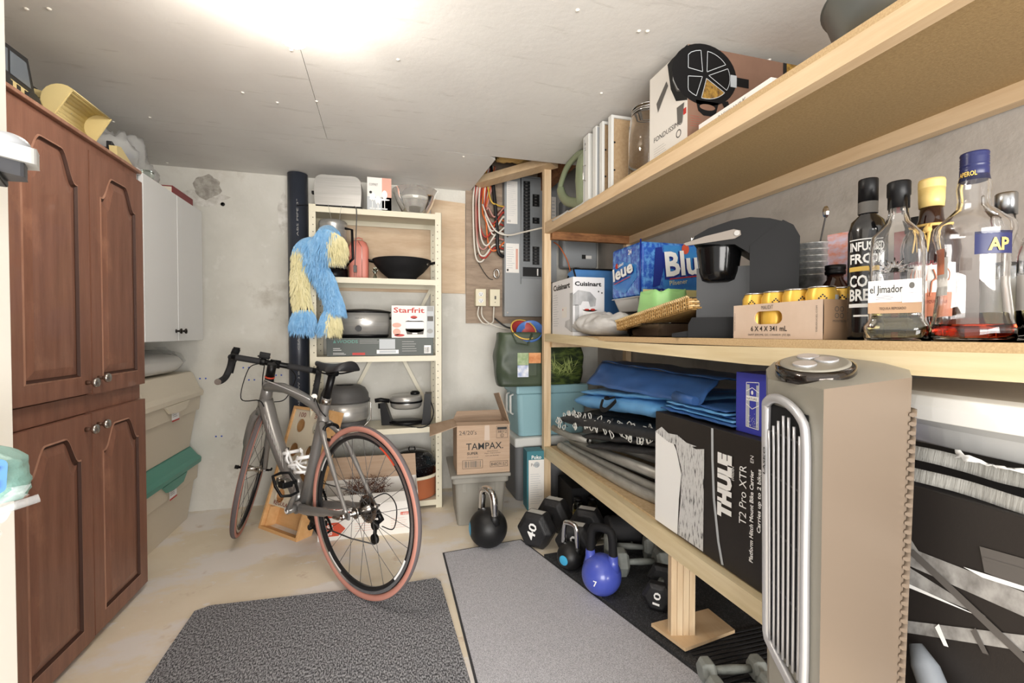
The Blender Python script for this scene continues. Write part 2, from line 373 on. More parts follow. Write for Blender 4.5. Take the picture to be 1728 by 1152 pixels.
def cab_door(y0, y1, z0, z1, dip, knob, hinge_open=0, knob_lab=None):
    w_, h_ = y1 - y0, z1 - z0
    d = thing('door', '', ''); del d['label']; del d['category']; d.parent = t; d.location = (XF - .004, y1, z0); d.rotation_euler = (0, 0, R_(hinge_open))
    # door built from y=-w..0, thickness x 0..0.02
    m = B(); o = arch_outline(w_, h_, .055, 14, dip=dip); n = len(o)
    out = []
    for p in o:
        q0 = (p[0] - w_ / 2) / (w_ / 2 - .055); out.append(p)
    outer = []
    for k, p in enumerate(o):
        if k == 0: outer.append((0, 0))
        elif k == 1: outer.append((w_, 0))
        else:
            fr = (k - 2) / (n - 3); outer.append((w_ - w_ * fr, h_))
    def Q(p, x): return (x, p[0] - w_, p[1])
    X = .020
    def IN(dd): return arch_outline(w_, h_, .055 + dd, 14, dip=dip)
    rings = [(outer, 0), (outer, X), (o, X), (IN(.005), X + .002), (IN(.010), X - .005), (IN(.014), X - .005), (IN(.040), X + .001)]
    base = len(m.v)
    for pl, x in rings: m.v += [Q(p, x) for p in pl]
    for ri in range(len(rings) - 1):
        for k in range(n):
            a = base + ri * n + k; b_ = base + ri * n + (k + 1) % n
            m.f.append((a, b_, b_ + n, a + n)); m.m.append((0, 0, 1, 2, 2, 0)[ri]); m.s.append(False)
    m.f.append(tuple(base + (len(rings) - 1) * n + k for k in range(n))); m.m.append(0); m.s.append(False)
    m.f.append(tuple(base + k for k in reversed(range(n)))); m.m.append(0); m.s.append(False)
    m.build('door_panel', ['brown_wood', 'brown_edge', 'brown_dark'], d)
    kb = B().lathe([(.008, 0), (.006, .012), (.007, .016), (.016, .024), (.0165, .028), (.014, .033), (0, .035)], 20)
    kb.xf(Matrix.Translation((X, knob[0] - y1, knob[1] - z0)) @ Matrix.Rotation(pi / 2, 4, 'Y'))
    kb.build('knob', 'nickel', d)
cab_door(1.875, 2.222, .852, 1.678, .085, (1.905, .905))
cab_door(1.512, 1.868, .858, 1.690, .095, (1.84, .895))
cab_door(1.13, 1.506, .858, 1.690, .06, (1.16, .895))
cab_door(1.868, 2.222, .025, .789, .085, (1.898, .745))
cab_door(1.512, 1.862, .020, .787, .085, (1.832, .74))
cab_door(1.13, 1.506, .020, .787, .06, (1.16, .74))
# ================================================================ WHITE WALL CABINET
t = thing('wall_cabinet', 'plain white laminate wall cabinet with two doors hung beside the brown cabinet', 'cabinet', (0, 0, 0))
B().box((XL + .001, 2.240, 1.02), (XF - .020, 2.90, 1.735)).build('body', 'white_lam_edge', t, bevel=.0015)
for y0, y1, ky in ((2.268, 2.590, 2.565), (2.594, 2.905, 2.62)):
    d = B().box((XF - .018, y0, 1.022), (XF, y1, 1.733)).build('door', 'white_lam', t, bevel=.0015)
    kb = B().lathe([(.010, 0), (.005, .006), (.005, .014), (.013, .020), (.013, .024), (0, .027)], 16)
    kb.xf(Matrix.Translation((XF, ky, 1.07)) @ Matrix.Rotation(pi / 2, 4, 'Y')); kb.build('knob', 'pewter', d)
B().box((XL + .001, 2.235, 1.72), (XF - .004, 2.262, 1.742)).build('filler_strip', 'white_lam', t)
# ================================================================ STORAGE TUBS
def tub(y0, y1, x0, x1, z0, z1, lid, lm, label, sticker):
    t = thing('storage_tub', label, 'storage box', ((x0 + x1) / 2, (y0 + y1) / 2, z0), group='stacked storage tubs')
    a, b_, h = (x1 - x0) / 2, (y1 - y0) / 2, z1 - z0
    def ringp(i, e): return rrect(-a - e, -b_ - e, a + e, b_ + e, .03 + max(0, e) * .5, 4)
    m = B(); prof = [(0, -.035), (h * .62, -.008), (h * .62, .004), (h * .88, .010), (h * .88, .0), (h, .002)]
    n = len(ringp(0, 0))
    for z, e in prof: m.v += [(p[0], p[1], z) for p in ringp(0, e)]
    for r_ in range(len(prof) - 1):
        for k in range(n): m.f.append((r_ * n + k, r_ * n + (k + 1) % n, (r_ + 1) * n + (k + 1) % n, (r_ + 1) * n + k)); m.m.append(0); m.s.append(False)
    m.f.append(tuple(range(n)[::-1])); m.m.append(0); m.s.append(False)
    m.build('tub_body', 'tub_beige', t, bevel=.003)
    m = B(); prof = [(h - .045, .016), (h - .045, .022), (h - .02, .024), (h - .01, .018), (h + .0, .008), (h + lid * .9, -.018), (h + lid, -.026)]
    for z, e in prof: m.v += [(p[0], p[1], z) for p in ringp(0, e)]
    for r_ in range(len(prof) - 1):
        for k in range(n): m.f.append((r_ * n + k, r_ * n + (k + 1) % n, (r_ + 1) * n + (k + 1) % n, (r_ + 1) * n + k)); m.m.append(0); m.s.append(False)
    m.f.append(tuple(range((len(prof) - 1) * n, len(prof) * n))); m.m.append(0); m.s.append(False)
    m.prism([(-.14, h - .045), (-.09, h - .085), (.0, h - .092), (.09, h - .085), (.14, h - .045)], 'x', a + .012, a + .023)
    m.build('lid', lm, t, bevel=.004)
    f = Face((a + .0105, -.05, h * .66), (0, 1, 0), (0, 0, 1), .001).rect(0, -.02, .085, .055, 'white_sticker').rect(0, .04, .085, .055, 'red_print', 2).lines(.01, .0, .07, .035, 4, 'ink_soft').rect(0, -.02, .085, -.012, 'red_print', 2)
    f.build('label_sticker', t)
    return t
mat('tub_beige_lid', '#d3cab8', .45)
tub(2.36, 3.05, XL + .02, -1.06, 0, .355, .055, 'tub_green', 'beige plastic storage tub with a green lid, standing on the floor', True)
t2 = tub(2.36, 3.05, XL + .02, -1.045, .412, .745, .095, 'tub_beige_lid', 'beige plastic storage tub with a beige lid, stacked on the green lidded one', True)
t = thing('bagged_blanket', 'folded white bedding in a clear plastic bag on the topmost tub', 'bedding', (-1.19, 2.68, .842))
m = B(); 
def pil(u, v, s=1.0, h=.11):
    a = 2 * pi * u; b_ = pi * (v - .5); cx = abs(cos(a)) ** .5 * (1 if cos(a) > 0 else -1); cy = abs(sin(a)) ** .5 * (1 if sin(a) > 0 else -1); cb_ = abs(cos(b_)) ** .5
    return ((.125 * cx * cb_) * s + .008 * nz(u * 9, v * 5), (.30 * cy * cb_) * s + .01 * nz(u * 9, v * 5, 3), h / 2 + h / 2 * sin(b_) * s + .012 * nz(u * 8, v * 6, 7) * (1 if v > .3 else 0) + .003)
m.grid(lambda u, v: pil(u, v, 1, .105), 40, 14, cu=True).build('bedding', 'paper', t, sub=1)
m = B().grid(lambda u, v: (lambda p: (p[0] * 1.06, p[1] * 1.05 + .01 * nz(u * 20, v * 9), p[2] * 1.08 + .008 * abs(nz(u * 30, v * 12))))(pil(u, v, 1, .115)), 48, 16, cu=True)
m.grid(lambda u, v: (.02 * v + .06 - .1 * u, .27 + .09 * v * (1 + .3 * nz(u * 8, 2)), .05 + .09 * u + .02 * nz(u * 9, v * 6)), 12, 6)
m.build('plastic_bag', 'clear_film', t)
# ================================================================ RIGHT HAND WOODEN SHELVING
def poly_z(Y, pts):
    for (a, za), (b_, zb) in zip(pts[:-1], pts[1:]):
        if a >= Y >= b_: return za + (zb - za) * (a - Y) / (a - b_)
    return pts[-1][1]
FR = .93
t = thing('wooden_shelving', 'long homemade pine and chipboard shelving with three sagging decks', 'shelf unit', (0, 0, 0))
def fascia(lo, hi, m_='pine'):
    b = B(); n = 24; V = []
    for i in range(n + 1):
        Y = 2.615 - (2.615 - .18) * i / n
        a = poly_z(Y, lo); c = poly_z(Y, hi)
        V += [(FR, Y, a), (FR + .035, Y, a), (FR + .035, Y, c), (FR, Y, c)]
    F = []
    for i in range(n):
        for k in range(4): F.append((i * 4 + k, i * 4 + (k + 1) % 4, (i + 1) * 4 + (k + 1) % 4, (i + 1) * 4 + k))
    F += [(3, 2, 1, 0), tuple(n * 4 + k for k in range(4))]
    return b.add(V, F).build('front_rail', m_, t)
def smooth_pts(p): return p
fascia([(2.62, 1.661), (1.9, 1.638), (1.3, 1.625), (.8, 1.622), (.1, 1.626)], [(2.62, 1.727), (2.2, 1.70), (1.9, 1.685), (1.3, 1.668), (.1, 1.668)])
fascia([(2.62, 1.012), (2.2, 1.003), (1.9, .996), (1.5, .986), (1.0, .977), (.1, .990)], [(2.62, 1.058), (2.0, 1.040), (1.85, 1.024), (1.3, 1.021), (.1, 1.032)], 'pine_pale')
fascia([(2.62, .308), (1.4, .303), (.1, .325)], [(2.62, .372), (1.4, .364), (.1, .378)], 'pine_pale')
def deck(z, thick, y1, x0=FR + .001, m_=('chipboard', 'chipboard_under')):
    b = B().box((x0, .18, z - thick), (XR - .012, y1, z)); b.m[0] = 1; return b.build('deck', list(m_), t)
ZU, ZM, ZB = 1.685, 1.045, .372
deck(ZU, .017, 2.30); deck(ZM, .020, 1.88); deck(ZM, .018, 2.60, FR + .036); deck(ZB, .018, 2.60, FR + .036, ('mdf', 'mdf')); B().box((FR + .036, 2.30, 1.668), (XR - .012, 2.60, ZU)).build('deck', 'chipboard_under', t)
for z0, z1 in ((1.622, 1.668), (.975, 1.025)):
    B().box((XR - .05, .18, z0), (XR - .012, 2.60, z1)).build('back_rail', 'pine', t)
    B().box((FR + .036, 2.565, z0), (XR - .05, 2.60, z1)).build('end_rail', 'joist' if z0 > 1.5 else 'pine', t)
B().box((FR + .036, 2.565, .305), (XR - .05, 2.60, .354)).build('end_rail', 'pine', t)
B().box((FR - .002, 2.600, 0), (FR + .042, 2.64, 2.06)).build('post', 'pine_v', t, bevel=.001)
B().box((XR - .05, 2.60, 0), (XR - .012, 2.64, 2.0)).build('post', 'pine_v', t)
B().box((XR - .05, .20, 0), (XR - .012, .24, 1.6)).build('post', 'pine_v', t)
# the fluted foot that props the lowest deck
pr_ = B().prism([(.940, 1.355), (.953, 1.352), (.953, 1.345), (.958, 1.345)] , 'z', 0, 0.001)
fo = B()
for i in range(4):
    a = .935 + i * .021; fo.box((a, 1.318 - i * .0, .030), (a + .0195, 1.348, .304))
fo.box((.936, 1.322, .030), (1.017, 1.349, .304)); fo.xf(Matrix.Translation((.976, 1.333, 0)) @ Matrix.Rotation(R_(-14), 4, 'Z') @ Matrix.Translation((-.976, -1.333, 0)))
fo.build('fluted_support', 'pine_v', t)
mat('ply_pale', '#d9bf9b', .6, h2='#cfae86', vs=4, stretch=(6, 1, 1))
B().prism([(.905, 1.405), (.940, 1.262), (1.165, 1.295), (1.160, 1.425)], 'z', .020, .031).build('foot_plate', 'ply_pale', t, bevel=.001)
# ================================================================ FLOOR MATS
mat('rug_dark', '#404145', .95, h2='#b4b5ba', vs=110, stretch=(2.2, 1, 1), vlo=.42, vhi=.62, bump=1, bs=150, bstretch=(2.2, 1, 1), detail=3)
mat('rug_grey', '#8c8c92', .95, h2='#d2d2d8', vs=330, vlo=.3, vhi=.7, bump=.5, bs=330, detail=2)
mat('rug_edge', '#3b3b3e', .9)
mat('rubber_mat', '#2b2c2e', .6, h2='#55565a', vs=300, kind='voronoi', vlo=.5, vhi=.95, bump=.9, bs=260)
b = B(); rp = [(-.70, 1.965), (-.655, 1.99), (.05, 1.95), (.205, 1.955), (.222, 1.925), (.245, 1.30), (.25, .80), (-.72, .80), (-.70, 1.6)]
o = b.prism(rp, 'z', .0005, .009).build('doormat', ['rug_dark'], None, bevel=.003)
o['label'] = 'dark charcoal looped doormat under the rear bicycle wheel'; o['category'] = 'mat'
t = thing('grey_mat', 'light grey flecked carpet mat with a dark edge beside the kettlebells', 'mat')
rp = [(.270, 2.170), (.660, 2.205), (.920, 1.20), (1.0, .80), (.262, .80)]
B().prism(rp, 'z', .0045, .007).build('pile', 'rug_grey', t)
B().prism([(.262, 2.180), (.668, 2.216), (.928, 1.20), (1.010, .79), (.255, .79)], 'z', .0004, .0045).build('binding', 'rug_edge', t)
t = thing('rubber_mat', 'black ribbed rubber mat lying under the lowest wooden shelf', 'mat')
b = B().prism([(.722, 2.02), (1.45, 2.05), (1.45, .60), (1.062, .60), (.933, 1.20)], 'z', .0003, .012); b.build('mat_base', 'rubber_mat', t)
b = B()
for i in range(34):
    y = 1.30 - i * .018; b.box((1.0 - (y - .9) * .12, y, .012), (1.44, y + .008, .0165))
b.build('ribs', 'dark_rubber', t)['kind'] = 'stuff'
# ================================================================ STEEL SHELVING
SX0, SX1, SY0, SY1 = -.410, .332, 2.772, 3.066
t = thing('steel_shelving', 'cream enamelled steel shelving with perforated corner posts against the back wall', 'shelf unit', (0, 0, 0))
for x, sx in ((SX0, 1), (SX1, -1)):
    for y, sy in ((SY0, 1), (SY1, -1)):
        b = B().box((min(x, x + sx * .038), min(y, y + sy * .002), 0), (max(x, x + sx * .038), max(y, y + sy * .002), 1.785)).box((min(x, x + sx * .002), min(y, y + sy * .038), 0), (max(x, x + sx * .002), max(y, y + sy * .038), 1.785))
        p = b.build('post', 'shelf_enamel', t); h = B()
        for k in range(44):
            z = .03 + k * .04
            if sy > 0: h.cyl((x + sx * .024, y - .0006, z), (x + sx * .024, y, z), .0035, n=6)
            h.cyl((x + sx * .0025, y + sy * .022, z), (x + sx * .0028, y + sy * .022, z), .0035, n=6)
            if sy < 0: h.cyl((x + sx * .022, y - .0028, z), (x + sx * .022, y - .0024, z), .0035, n=6)
        h.build('hole', 'shelf_hole', p)['kind'] = 'stuff'
SZ = [1.775, 1.38, .925, .495, .05]
for z in SZ:
    s_ = B().box((SX0 + .003, SY0 + .003, z - .0015), (SX1 - .003, SY1 - .003, z)).build('shelf', 'shelf_enamel', t)
    B().box((SX0 + .004, SY0 - .001, z - .032), (SX1 - .004, SY0 + .001, z)).box((SX0 + .004, SY1 - .003, z - .032), (SX1 - .004, SY1 - .001, z)).box((SX0 + .004, SY0 + .001, z - .032), (SX1 - .004, SY0 + .012, z - .030)).build('lip', 'shelf_enamel', s_)
for a, c in (((-.08, SY1 + .004, .90), (-.28, SY1 + .004, .50)), ((.10, SY1 + .004, .92), (.31, SY1 + .004, .50)), ((.30, SY1 + .002, 1.36), (.18, SY1 + .002, 1.12))):
    d = (Vector(c) - Vector(a)).normalized(); n_ = Vector((-d.z, 0, d.x)) * .011
    B().add([Vector(a) + n_, Vector(a) - n_, Vector(c) - n_, Vector(c) + n_], [(0, 1, 2, 3)]).build('brace', 'shelf_enamel', t, solid=.003)
# ================================================================ THINGS ON THE CABINET TOPS
mat('toy_yellow', '#dcca92', .45); mat('toy_black', '#2a2b2d', .5); mat('toy_glass', '#6d7680', .2)
CT = 1.728
def wheel(b, c, r, w_, ax='x', m=0):
    d = {'x': (w_ / 2, 0, 0), 'y': (0, w_ / 2, 0)}[ax]
    b.cyl((c[0] - d[0], c[1] - d[1], c[2]), (c[0] + d[0], c[1] + d[1], c[2]), r, n=20, m=m)
t = thing('toy_loader', 'yellow toy wheel loader with a raised bucket on top of the brown cabinet', 'toy', (-1.135, 1.90, CT), rz=90)
b = B()
bk_ = [(-.145 - .050 * cos(-.9 + 3.4 * k / 12), .072 + .050 * sin(-.9 + 3.4 * k / 12) ) for k in range(13)]
bk_ = [(-.145 + .050 * cos(R_(-70 + 200 * k / 12)), .072 + .050 * sin(R_(-70 + 200 * k / 12))) for k in range(13)]
for i in range(12): b.add([(-.105, *bk_[i]), (.105, *bk_[i]), (.105, *bk_[i + 1]), (-.105, *bk_[i + 1])], [(0, 1, 2, 3)], 0, True)
b.prism(bk_, 'x', -.108, -.104); b.prism(bk_, 'x', .104, .108)
b.build('bucket', 'toy_yellow', t, solid=.004)
b = B()
for x in (-.045, .045): b.prism([(-.10, .09), (-.10, .11), (-.02, .13), (.06, .08), (.05, .05), (-.04, .10)], 'x', x - .006, x + .006)
b.build('lift_arm', 'toy_yellow', t)
b = B().cyl((.0, -.10, .10), (.0, .03, .09), .005).cyl((.03, -.10, .09), (.03, .05, .06), .004); b.build('piston', 'alu', t)
b = B().prism([(-.06, .03), (-.06, .09), (.0, .12), (.06, .12), (.16, .085), (.17, .03)], 'x', -.05, .05); b.build('body', 'toy_yellow', t, bevel=.004)
b = B().prism([(.0, .085), (.0, .165), (.075, .165), (.085, .085)], 'x', -.042, .042); c = b.build('cab', 'toy_black', t, bevel=.003)
B().box((.0422, .01, .10), (.0435, .07, .155)).box((-.0435, .01, .10), (-.0422, .07, .155)).box((-.035, -.0015, .10), (.035, -.0002, .155)).build('window', 'toy_glass', c)
for x in (-.062, .062):
    for y in (-.03, .11):
        b = B(); wheel(b, (0, 0, 0), .035, .03); w_ = b.build('wheel', 'toy_black', t); w_.location = (x, y, .035)
        b = B(); wheel(b, (0, 0, 0), .016, .034); b.build('hub', 'toy_yellow', w_)
t = thing('toy_digger', 'black and yellow toy digger arm lying behind the cabinet edge beside the yellow bucket', 'toy', (-1.01, 2.20, CT), rz=6)
b = B().prism([(-.09, .0), (-.10, .05), (-.06, .06), (.02, .035), (.11, .008), (.11, .0)], 'x', -.012, .012); b.build('boom', 'toy_yellow', t, bevel=.003)
b = B().hexa([(-.035, -.06, .0), (-.015, -.06, .0), (-.015, .13, .0), (-.035, .13, .0), (-.035, -.06, .08), (-.015, -.06, .08), (-.015, .13, .02), (-.035, .13, .02)]); b.build('stick', 'toy_black', t, bevel=.003)
b = B(); wheel(b, (0, 0, 0), .03, .02); w_ = b.build('wheel', 'toy_black', t); w_.location = (-.045, -.04, .03)
t = thing('toy_truck', 'toy truck with a black cab and yellow chequered bumper beside the door jamb', 'toy', (-1.09, 1.69, CT), rz=4)
b = B().prism([(-.13, .03), (-.13, .06), (.09, .06), (.09, .03)], 'x', -.06, .06); b.build('chassis', 'toy_yellow', t, bevel=.003)
b = B().prism([(-.10, .06), (-.085, .155), (.05, .165), (.085, .06)], 'x', -.052, .052); c = b.build('cab', 'toy_black', t, bevel=.006)
B().prism([(-.03, .08), (-.03, .145), (.04, .148), (.06, .08)], 'x', .0525, .0535).prism([(-.085, .08), (-.075, .143), (-.04, .145), (-.04, .08)], 'x', .0525, .0535).build('window', 'toy_glass', c)
b = B()
for k in range(6): b.box((.0605, -.12 + k * .034, .034), (.062, -.105 + k * .034, .056))
b.build('chequers', 'toy_black', t)['kind'] = 'stuff'
for x in (-.055, .055):
    for y in (-.08, .05):
        b = B(); wheel(b, (0, 0, 0), .032, .025); w_ = b.build('wheel', 'toy_black', t); w_.location = (x, y, .032)
t = thing('plastic_bag', 'crumpled clear plastic bag of small toys lying on the white and brown cabinets', 'bag', (-1.17, 2.45, 1.737), rz=2)
b = B()
def crum(u, v, rx, ry, rz_, sd, am=.03):
    a = 2 * pi * u; p = pi * (v - .5); x, y, z = rx * cos(a) * cos(p), ry * sin(a) * cos(p), rz_ * (sin(p) + 1)
    k = 1 + am / .1 * .5 * nz(x * 14 + sd, y * 14, z * 14) + am / .1 * .3 * abs(nz(x * 34 + sd, y * 34, z * 30))
    return (x * k, y * k, max(.001, z * k))
b.grid(lambda u, v: crum(u, v, .11, .30, .095, 1, .06), 60, 26, cu=True)
b.build('bag', 'film_milky', t)
mat('toy_blue', '#3a4a86', .4); mat('toy_brown', '#7d4b33', .5)
B().box((-.02, -.19, .03), (.05, -.10, .10)).tube([(.06, -.15, .04), (.10, -.08, .10), (.08, 0, .11)], .008).build('toy_block', 'toy_blue', t, bevel=.004)
B().lathe([(.02, 0), (.03, .03), (.02, .06), (0, .07)], 14, (.07, -.03, .03)).build('toy_cup', 'toy_brown', t)
t = thing('glass_block', 'small clear glass cube on the end of the white cabinet top', 'ornament', (-1.005, 2.38, 1.7355)); B().box((-.018, -.018, 0), (.018, .018, .04)).build('cube', 'glass_green', t, bevel=.002)
mat('book_red', '#7e2b2f', .5); mat('page', '#d9d2c2', .8)
t = thing('red_book', 'dark red hardback book lying flat on the white cabinet', 'book', (-1.06, 2.68, 1.7355))
B().box((-.10, -.12, 0), (.08, .12, .004)).box((-.10, -.12, .03), (.08, .12, .034)).box((.076, -.12, .004), (.08, .12, .03)).build('cover', 'book_red', t)
B().box((-.095, -.115, .004), (.076, .115, .030)).build('pages', 'page', t)
# ================================================================ NEAR THE JAMB
mat('shoe_grey', '#8f9296', .35, h2='#a6a8ab', vs=10); mat('shoe_white', '#b4b4b2', .4); mat('shoe_dark', '#45464a', .4)
t = thing('cycling_shoe', 'pale grey strapped shoe with a dark sole poking in beside the door jamb', 'shoe', (-.396, .458, 1.190), rz=25); t.scale = (.75, .75, .75)
b = B()
def shoe(u, v):
    x = -.13 + .26 * v; a = 2 * pi * u; wd = .040 * (1 - max(0, (v - .72) / .28) ** 2 * .75) * (.85 + .15 * sin(pi * v)); hh = .075 - .052 * max(0, min(1, (v - .35) / .6)); hh = max(.02, hh)
    return (x, wd * cos(a), .030 + hh / 2 + hh / 2 * sin(a) * 1.0)
b.grid(shoe, 24, 18, cu=True); b.f.append(tuple(reversed(range(24)))); b.m.append(0); b.s.append(False); b.sph((.122, 0, .043), (.022, .020, .014), 14)
b.build('upper', 'shoe_grey', t, sub=1)
def sole(w_, x1, n=18):
    up = [(-.13, -w_ * .8), (-.05, -w_ * .75), (.04, -w_), (.10, -w_ * .85), (x1, -w_ * .3)]
    return up + [(x, -y) for x, y in reversed(up)]
B().prism(sole(.045, .148), 'z', .022, .040).build('sole', 'shoe_white', t, bevel=.005, seg=3)
b = B().prism(sole(.040, .138), 'z', .006, .022); b.build('outsole', 'shoe_dark', t, bevel=.004)
for x in (-.02, .045):
    b = B().grid(lambda u, v: (x + .02 * v - .3 * (.03) * u, .043 * cos(pi * u) * 1.02, .034 + (.085 - .12 * (x + .05)) * sin(pi * u)), 12, 2); b.build('strap', 'shoe_dark', t, solid=.003)
B().box((.06, -.03, 0), (.12, .03, .008)).build('cleat', 'black_plastic', t, bevel=.002); B().box((-.12, -.025, 0), (-.07, .025, .008)).build('cleat', 'black_plastic', t, bevel=.002)
mat('pack_teal', '#93b8b0', .35, h2='#82a9a0', vs=12, bump=.5, bs=30); mat('pack_blue', '#2e6aa8', .4)
t = thing('roll_pack', 'torn pale teal plastic wrapper of paper rolls with a blue badge by the door jamb', 'package', (-.366, .458, .922), rz=31); t.scale = (.6, .6, .6)
b = B(); 
def pack(u, v):
    a = 2 * pi * u; z = .0 + .085 * v; k = .85 + .15 * sin(pi * v) 
    cx = abs(cos(a)) ** .6 * (1 if cos(a) > 0 else -1); cy = abs(sin(a)) ** .6 * (1 if sin(a) > 0 else -1)
    r = 1 - .45 * max(0, (v - .6) / .4)
    return (.125 * cx * r + .008 * nz(u * 18, v * 7), .06 * cy * r + .006 * nz(u * 18, v * 7, 4), z)
b.grid(pack, 40, 16, cu=True, m=0); b.build('wrapper', 'pack_teal', t)
f = Face((.122, -.068, .062), (-1, .0, .12), (-.06, 0, -1), .0015)
f.poly(rrect(.015, .0, .10, .045, .008), 'pack_blue', 3); f.text('42', .022, .004, .020, 'white_print', bold=.02, k=5).text('ROLLS', .022, .028, .010, 'white_print', bold=.015, k=5); f.build('badge', t)
b = B().grid(lambda u, v: ((.128 - .05 * v) * (1 - 2 * u) + .012 * nz(u * 10, v * 8), -.045 + .02 * nz(u * 8, v * 6, 2) - .01 * sin(pi * u), .02 - .115 * v * (1 if u > .1 else .8)), 26, 18)
b.tube([(.135, -.055, .0), (.05, -.065, -.015), (-.05, -.06, -.03), (-.13, -.05, -.05)], .006)
b.build('torn_film', 'clear_film', t)
# ================================================================ THINGS ON THE STEEL SHELVING
def carton(name, label, cat, loc, sx, sy, sz, m_, rz=0, group=None, bev=.0015, **k):
    t = thing(name, label, cat, loc, rz, group, **k); B().box((0, 0, 0), (sx, sy, sz)).build('carton', m_, t, bevel=bev); return t
mat('box_slate', '#4d5350', .5); mat('box_green', '#4f7a3e', .5)
YS = 2.79
t = thing('toaster', 'brushed steel toaster with a black base on the top of the steel shelving', 'toaster', (-.255, 2.90, 1.777), rz=-3)
b = B(); 
def loft(b, rings, m=0, close=True, sm=True):
    n = len(rings[0]); base = len(b.v)
    for r_ in rings: b.v += [tuple(p) for p in r_]
    for i in range(len(rings) - 1):
        for k in range(n): b.f.append((base + i * n + k, base + i * n + (k + 1) % n, base + (i + 1) * n + (k + 1) % n, base + (i + 1) * n + k)); b.m.append(m); b.s.append(sm)
    if close:
        b.f.append(tuple(base + k for k in reversed(range(n)))); b.m.append(m); b.s.append(False)
        b.f.append(tuple(base + (len(rings) - 1) * n + k for k in range(n))); b.m.append(m); b.s.append(False)
    return b
def rr3(x0, y0, x1, y1, z, r): return [(p[0], p[1], z) for p in rrect(x0, y0, x1, y1, r, 5)]
prof = [(-.125, .02), (-.13, .10), (-.125, .155)] + arc(-.085, .155, .042, 170, 90, 6) + arc(.085, .155, .042, 90, 10, 6) + [(.13, .10), (.125, .02)]
b.prism(prof, 'y', -.07, .07, sm=True); b.build('housing', 'steel', t, bevel=.012, seg=3)
B().box((-.132, -.074, .006), (.132, .074, .024)).build('base', 'black_plastic', t, bevel=.006)
B().box((-.095, -.032, .1965), (.095, -.012, .1985)).box((-.095, .012, .1965), (.095, .032, .1985)).build('slot', 'black_matte', t)
B().box((-.155, -.012, .10), (-.130, .012, .118)).build('lever', 'black_plastic', t, bevel=.003)
for x in (-.11, .11): B().cyl((x, 0, 0), (x, 0, .008), .012).build('foot', 'black_plastic', t)
B().tube(spline([(.09, -.076, .015), (.10, -.13, .006), (.11, -.140, -.03), (.105, -.145, -.20), (.10, -.142, -.33)]), .003).build('cord', 'dark_grey', t)
B().box((.092, -.152, -.37), (.110, -.134, -.33)).cyl((.096, -.143, -.395), (.096, -.143, -.37), .0015).cyl((.106, -.143, -.395), (.106, -.143, -.37), .0015).build('plug', 'dark_grey', t, bevel=.002)
B().tube(spline([(-.10, -.079, .012), (-.17, -.085, .01), (-.22, -.08, .008)]), .003).build('tongs', 'black_plastic', t)
t = carton('glassware_box', 'pale wine glass carton with pictured goblets on the shelving top', 'box', (-.098, 2.86, 1.7765), .14, .09, .215, 'paper')
f = Face((0, 0, 0), (1, 0, 0), (0, 0, 1)); mat('print_pink', '#d9a493', .5); mat('print_grey', '#b7bcc0', .5)
f.rect(.0, .0, .14, .10, 'print_grey').rect(.085, .0, .14, .215, 'print_pink').text('COFFRET', .012, .165, .014, 'ink', w=.05).disc(.02, .125, .008, .008, 'ink', 2)
for x, s_ in ((.03, 1), (.062, .8), (.10, 1.15)): f.disc(x, .10 * s_, .016, .026, 'white_print', 2).rect(x - .002, .03, x + .002, .08 * s_, 'white_print', 2).disc(x, .03, .018, .004, 'white_print', 2)
f.disc(.07, .085, .06, .006, 'white_print', 3); f.build('print', t)
t = thing('glass_bowl', 'large clear fluted glass bowl on the shelving top', 'bowl', (.185, 2.91, 1.777))
b = B().lathe([(0, .0), (.06, .0), (.075, .03), (.105, .09), (.135, .165), (.139, .165), (.110, .088), (.082, .032), (.062, .008), (0, .008)], 28); b.build('bowl', 'glass', t)
t = thing('coffee_urn', 'cylindrical stainless coffee maker with a white dial behind the fur puppet', 'coffee maker', (-.295, 2.915, 1.382))
B().lathe([(.075, 0), (.082, .01), (.082, .06)], 32).build('base', 'black_plastic', t)
B().lathe([(.078, .06), (.078, .31), (.080, .315), (.080, .335), (.07, .345), (0, .35)], 32).build('body', 'steel', t)
B().lathe([(.022, 0), (.022, .012), (.018, .016), (0, .016)], 20).xf(Matrix.Translation((0, -.078, .28)) @ Matrix.Rotation(pi / 2, 4, 'X')).build('dial', 'white_print', t)
B().tube([(.07, -.03, .30), (.11, -.05, .29), (.115, -.05, .12), (.075, -.03, .08)], .008).build('handle', 'black_plastic', t)
mat('coral', '#c8796a', .45)
t = thing('coral_case', 'coral pink upright rounded travel case on the second steel shelf', 'case', (-.15, 2.92, 1.382))
b = B(); loft(b, [[(p[0], p[1] , 0) for p in rrect(-.055, -.05, .055, .05, .02, 5)], [(p[0], p[1], .19) for p in rrect(-.058, -.05, .058, .05, .02, 5)], [(p[0], p[1], .225) for p in rrect(-.045, -.045, .045, .045, .03, 5)], [(p[0], p[1], .235) for p in rrect(-.03, -.035, .03, .035, .03, 5)]])
b.build('shell', 'coral', t, bevel=.004); B().tube([(-.02, 0, .232), (-.02, 0, .25), (.0, 0, .256), (.02, 0, .25), (.02, 0, .232)], .004).build('handle', 'coral', t)
B().tube([(.02, -.051, .01), (.02, -.052, .19), (.0, -.048, .225)], .0015).build('zip', 'nickel', t)
t = thing('glass_ornament', 'small faceted glass ornament between the coral case and the wok', 'ornament', (-.055, 2.86, 1.382))
B().lathe([(.022, 0), (.012, .012), (.006, .03), (.012, .045), (0, .06)], 8).sph((0, 0, .055), .016, 8).build('figure', 'glass_green', t, smooth=False)
t = thing('wok', 'large black wok with two dark side handles on the second steel shelf', 'wok', (.105, 2.91, 1.382))
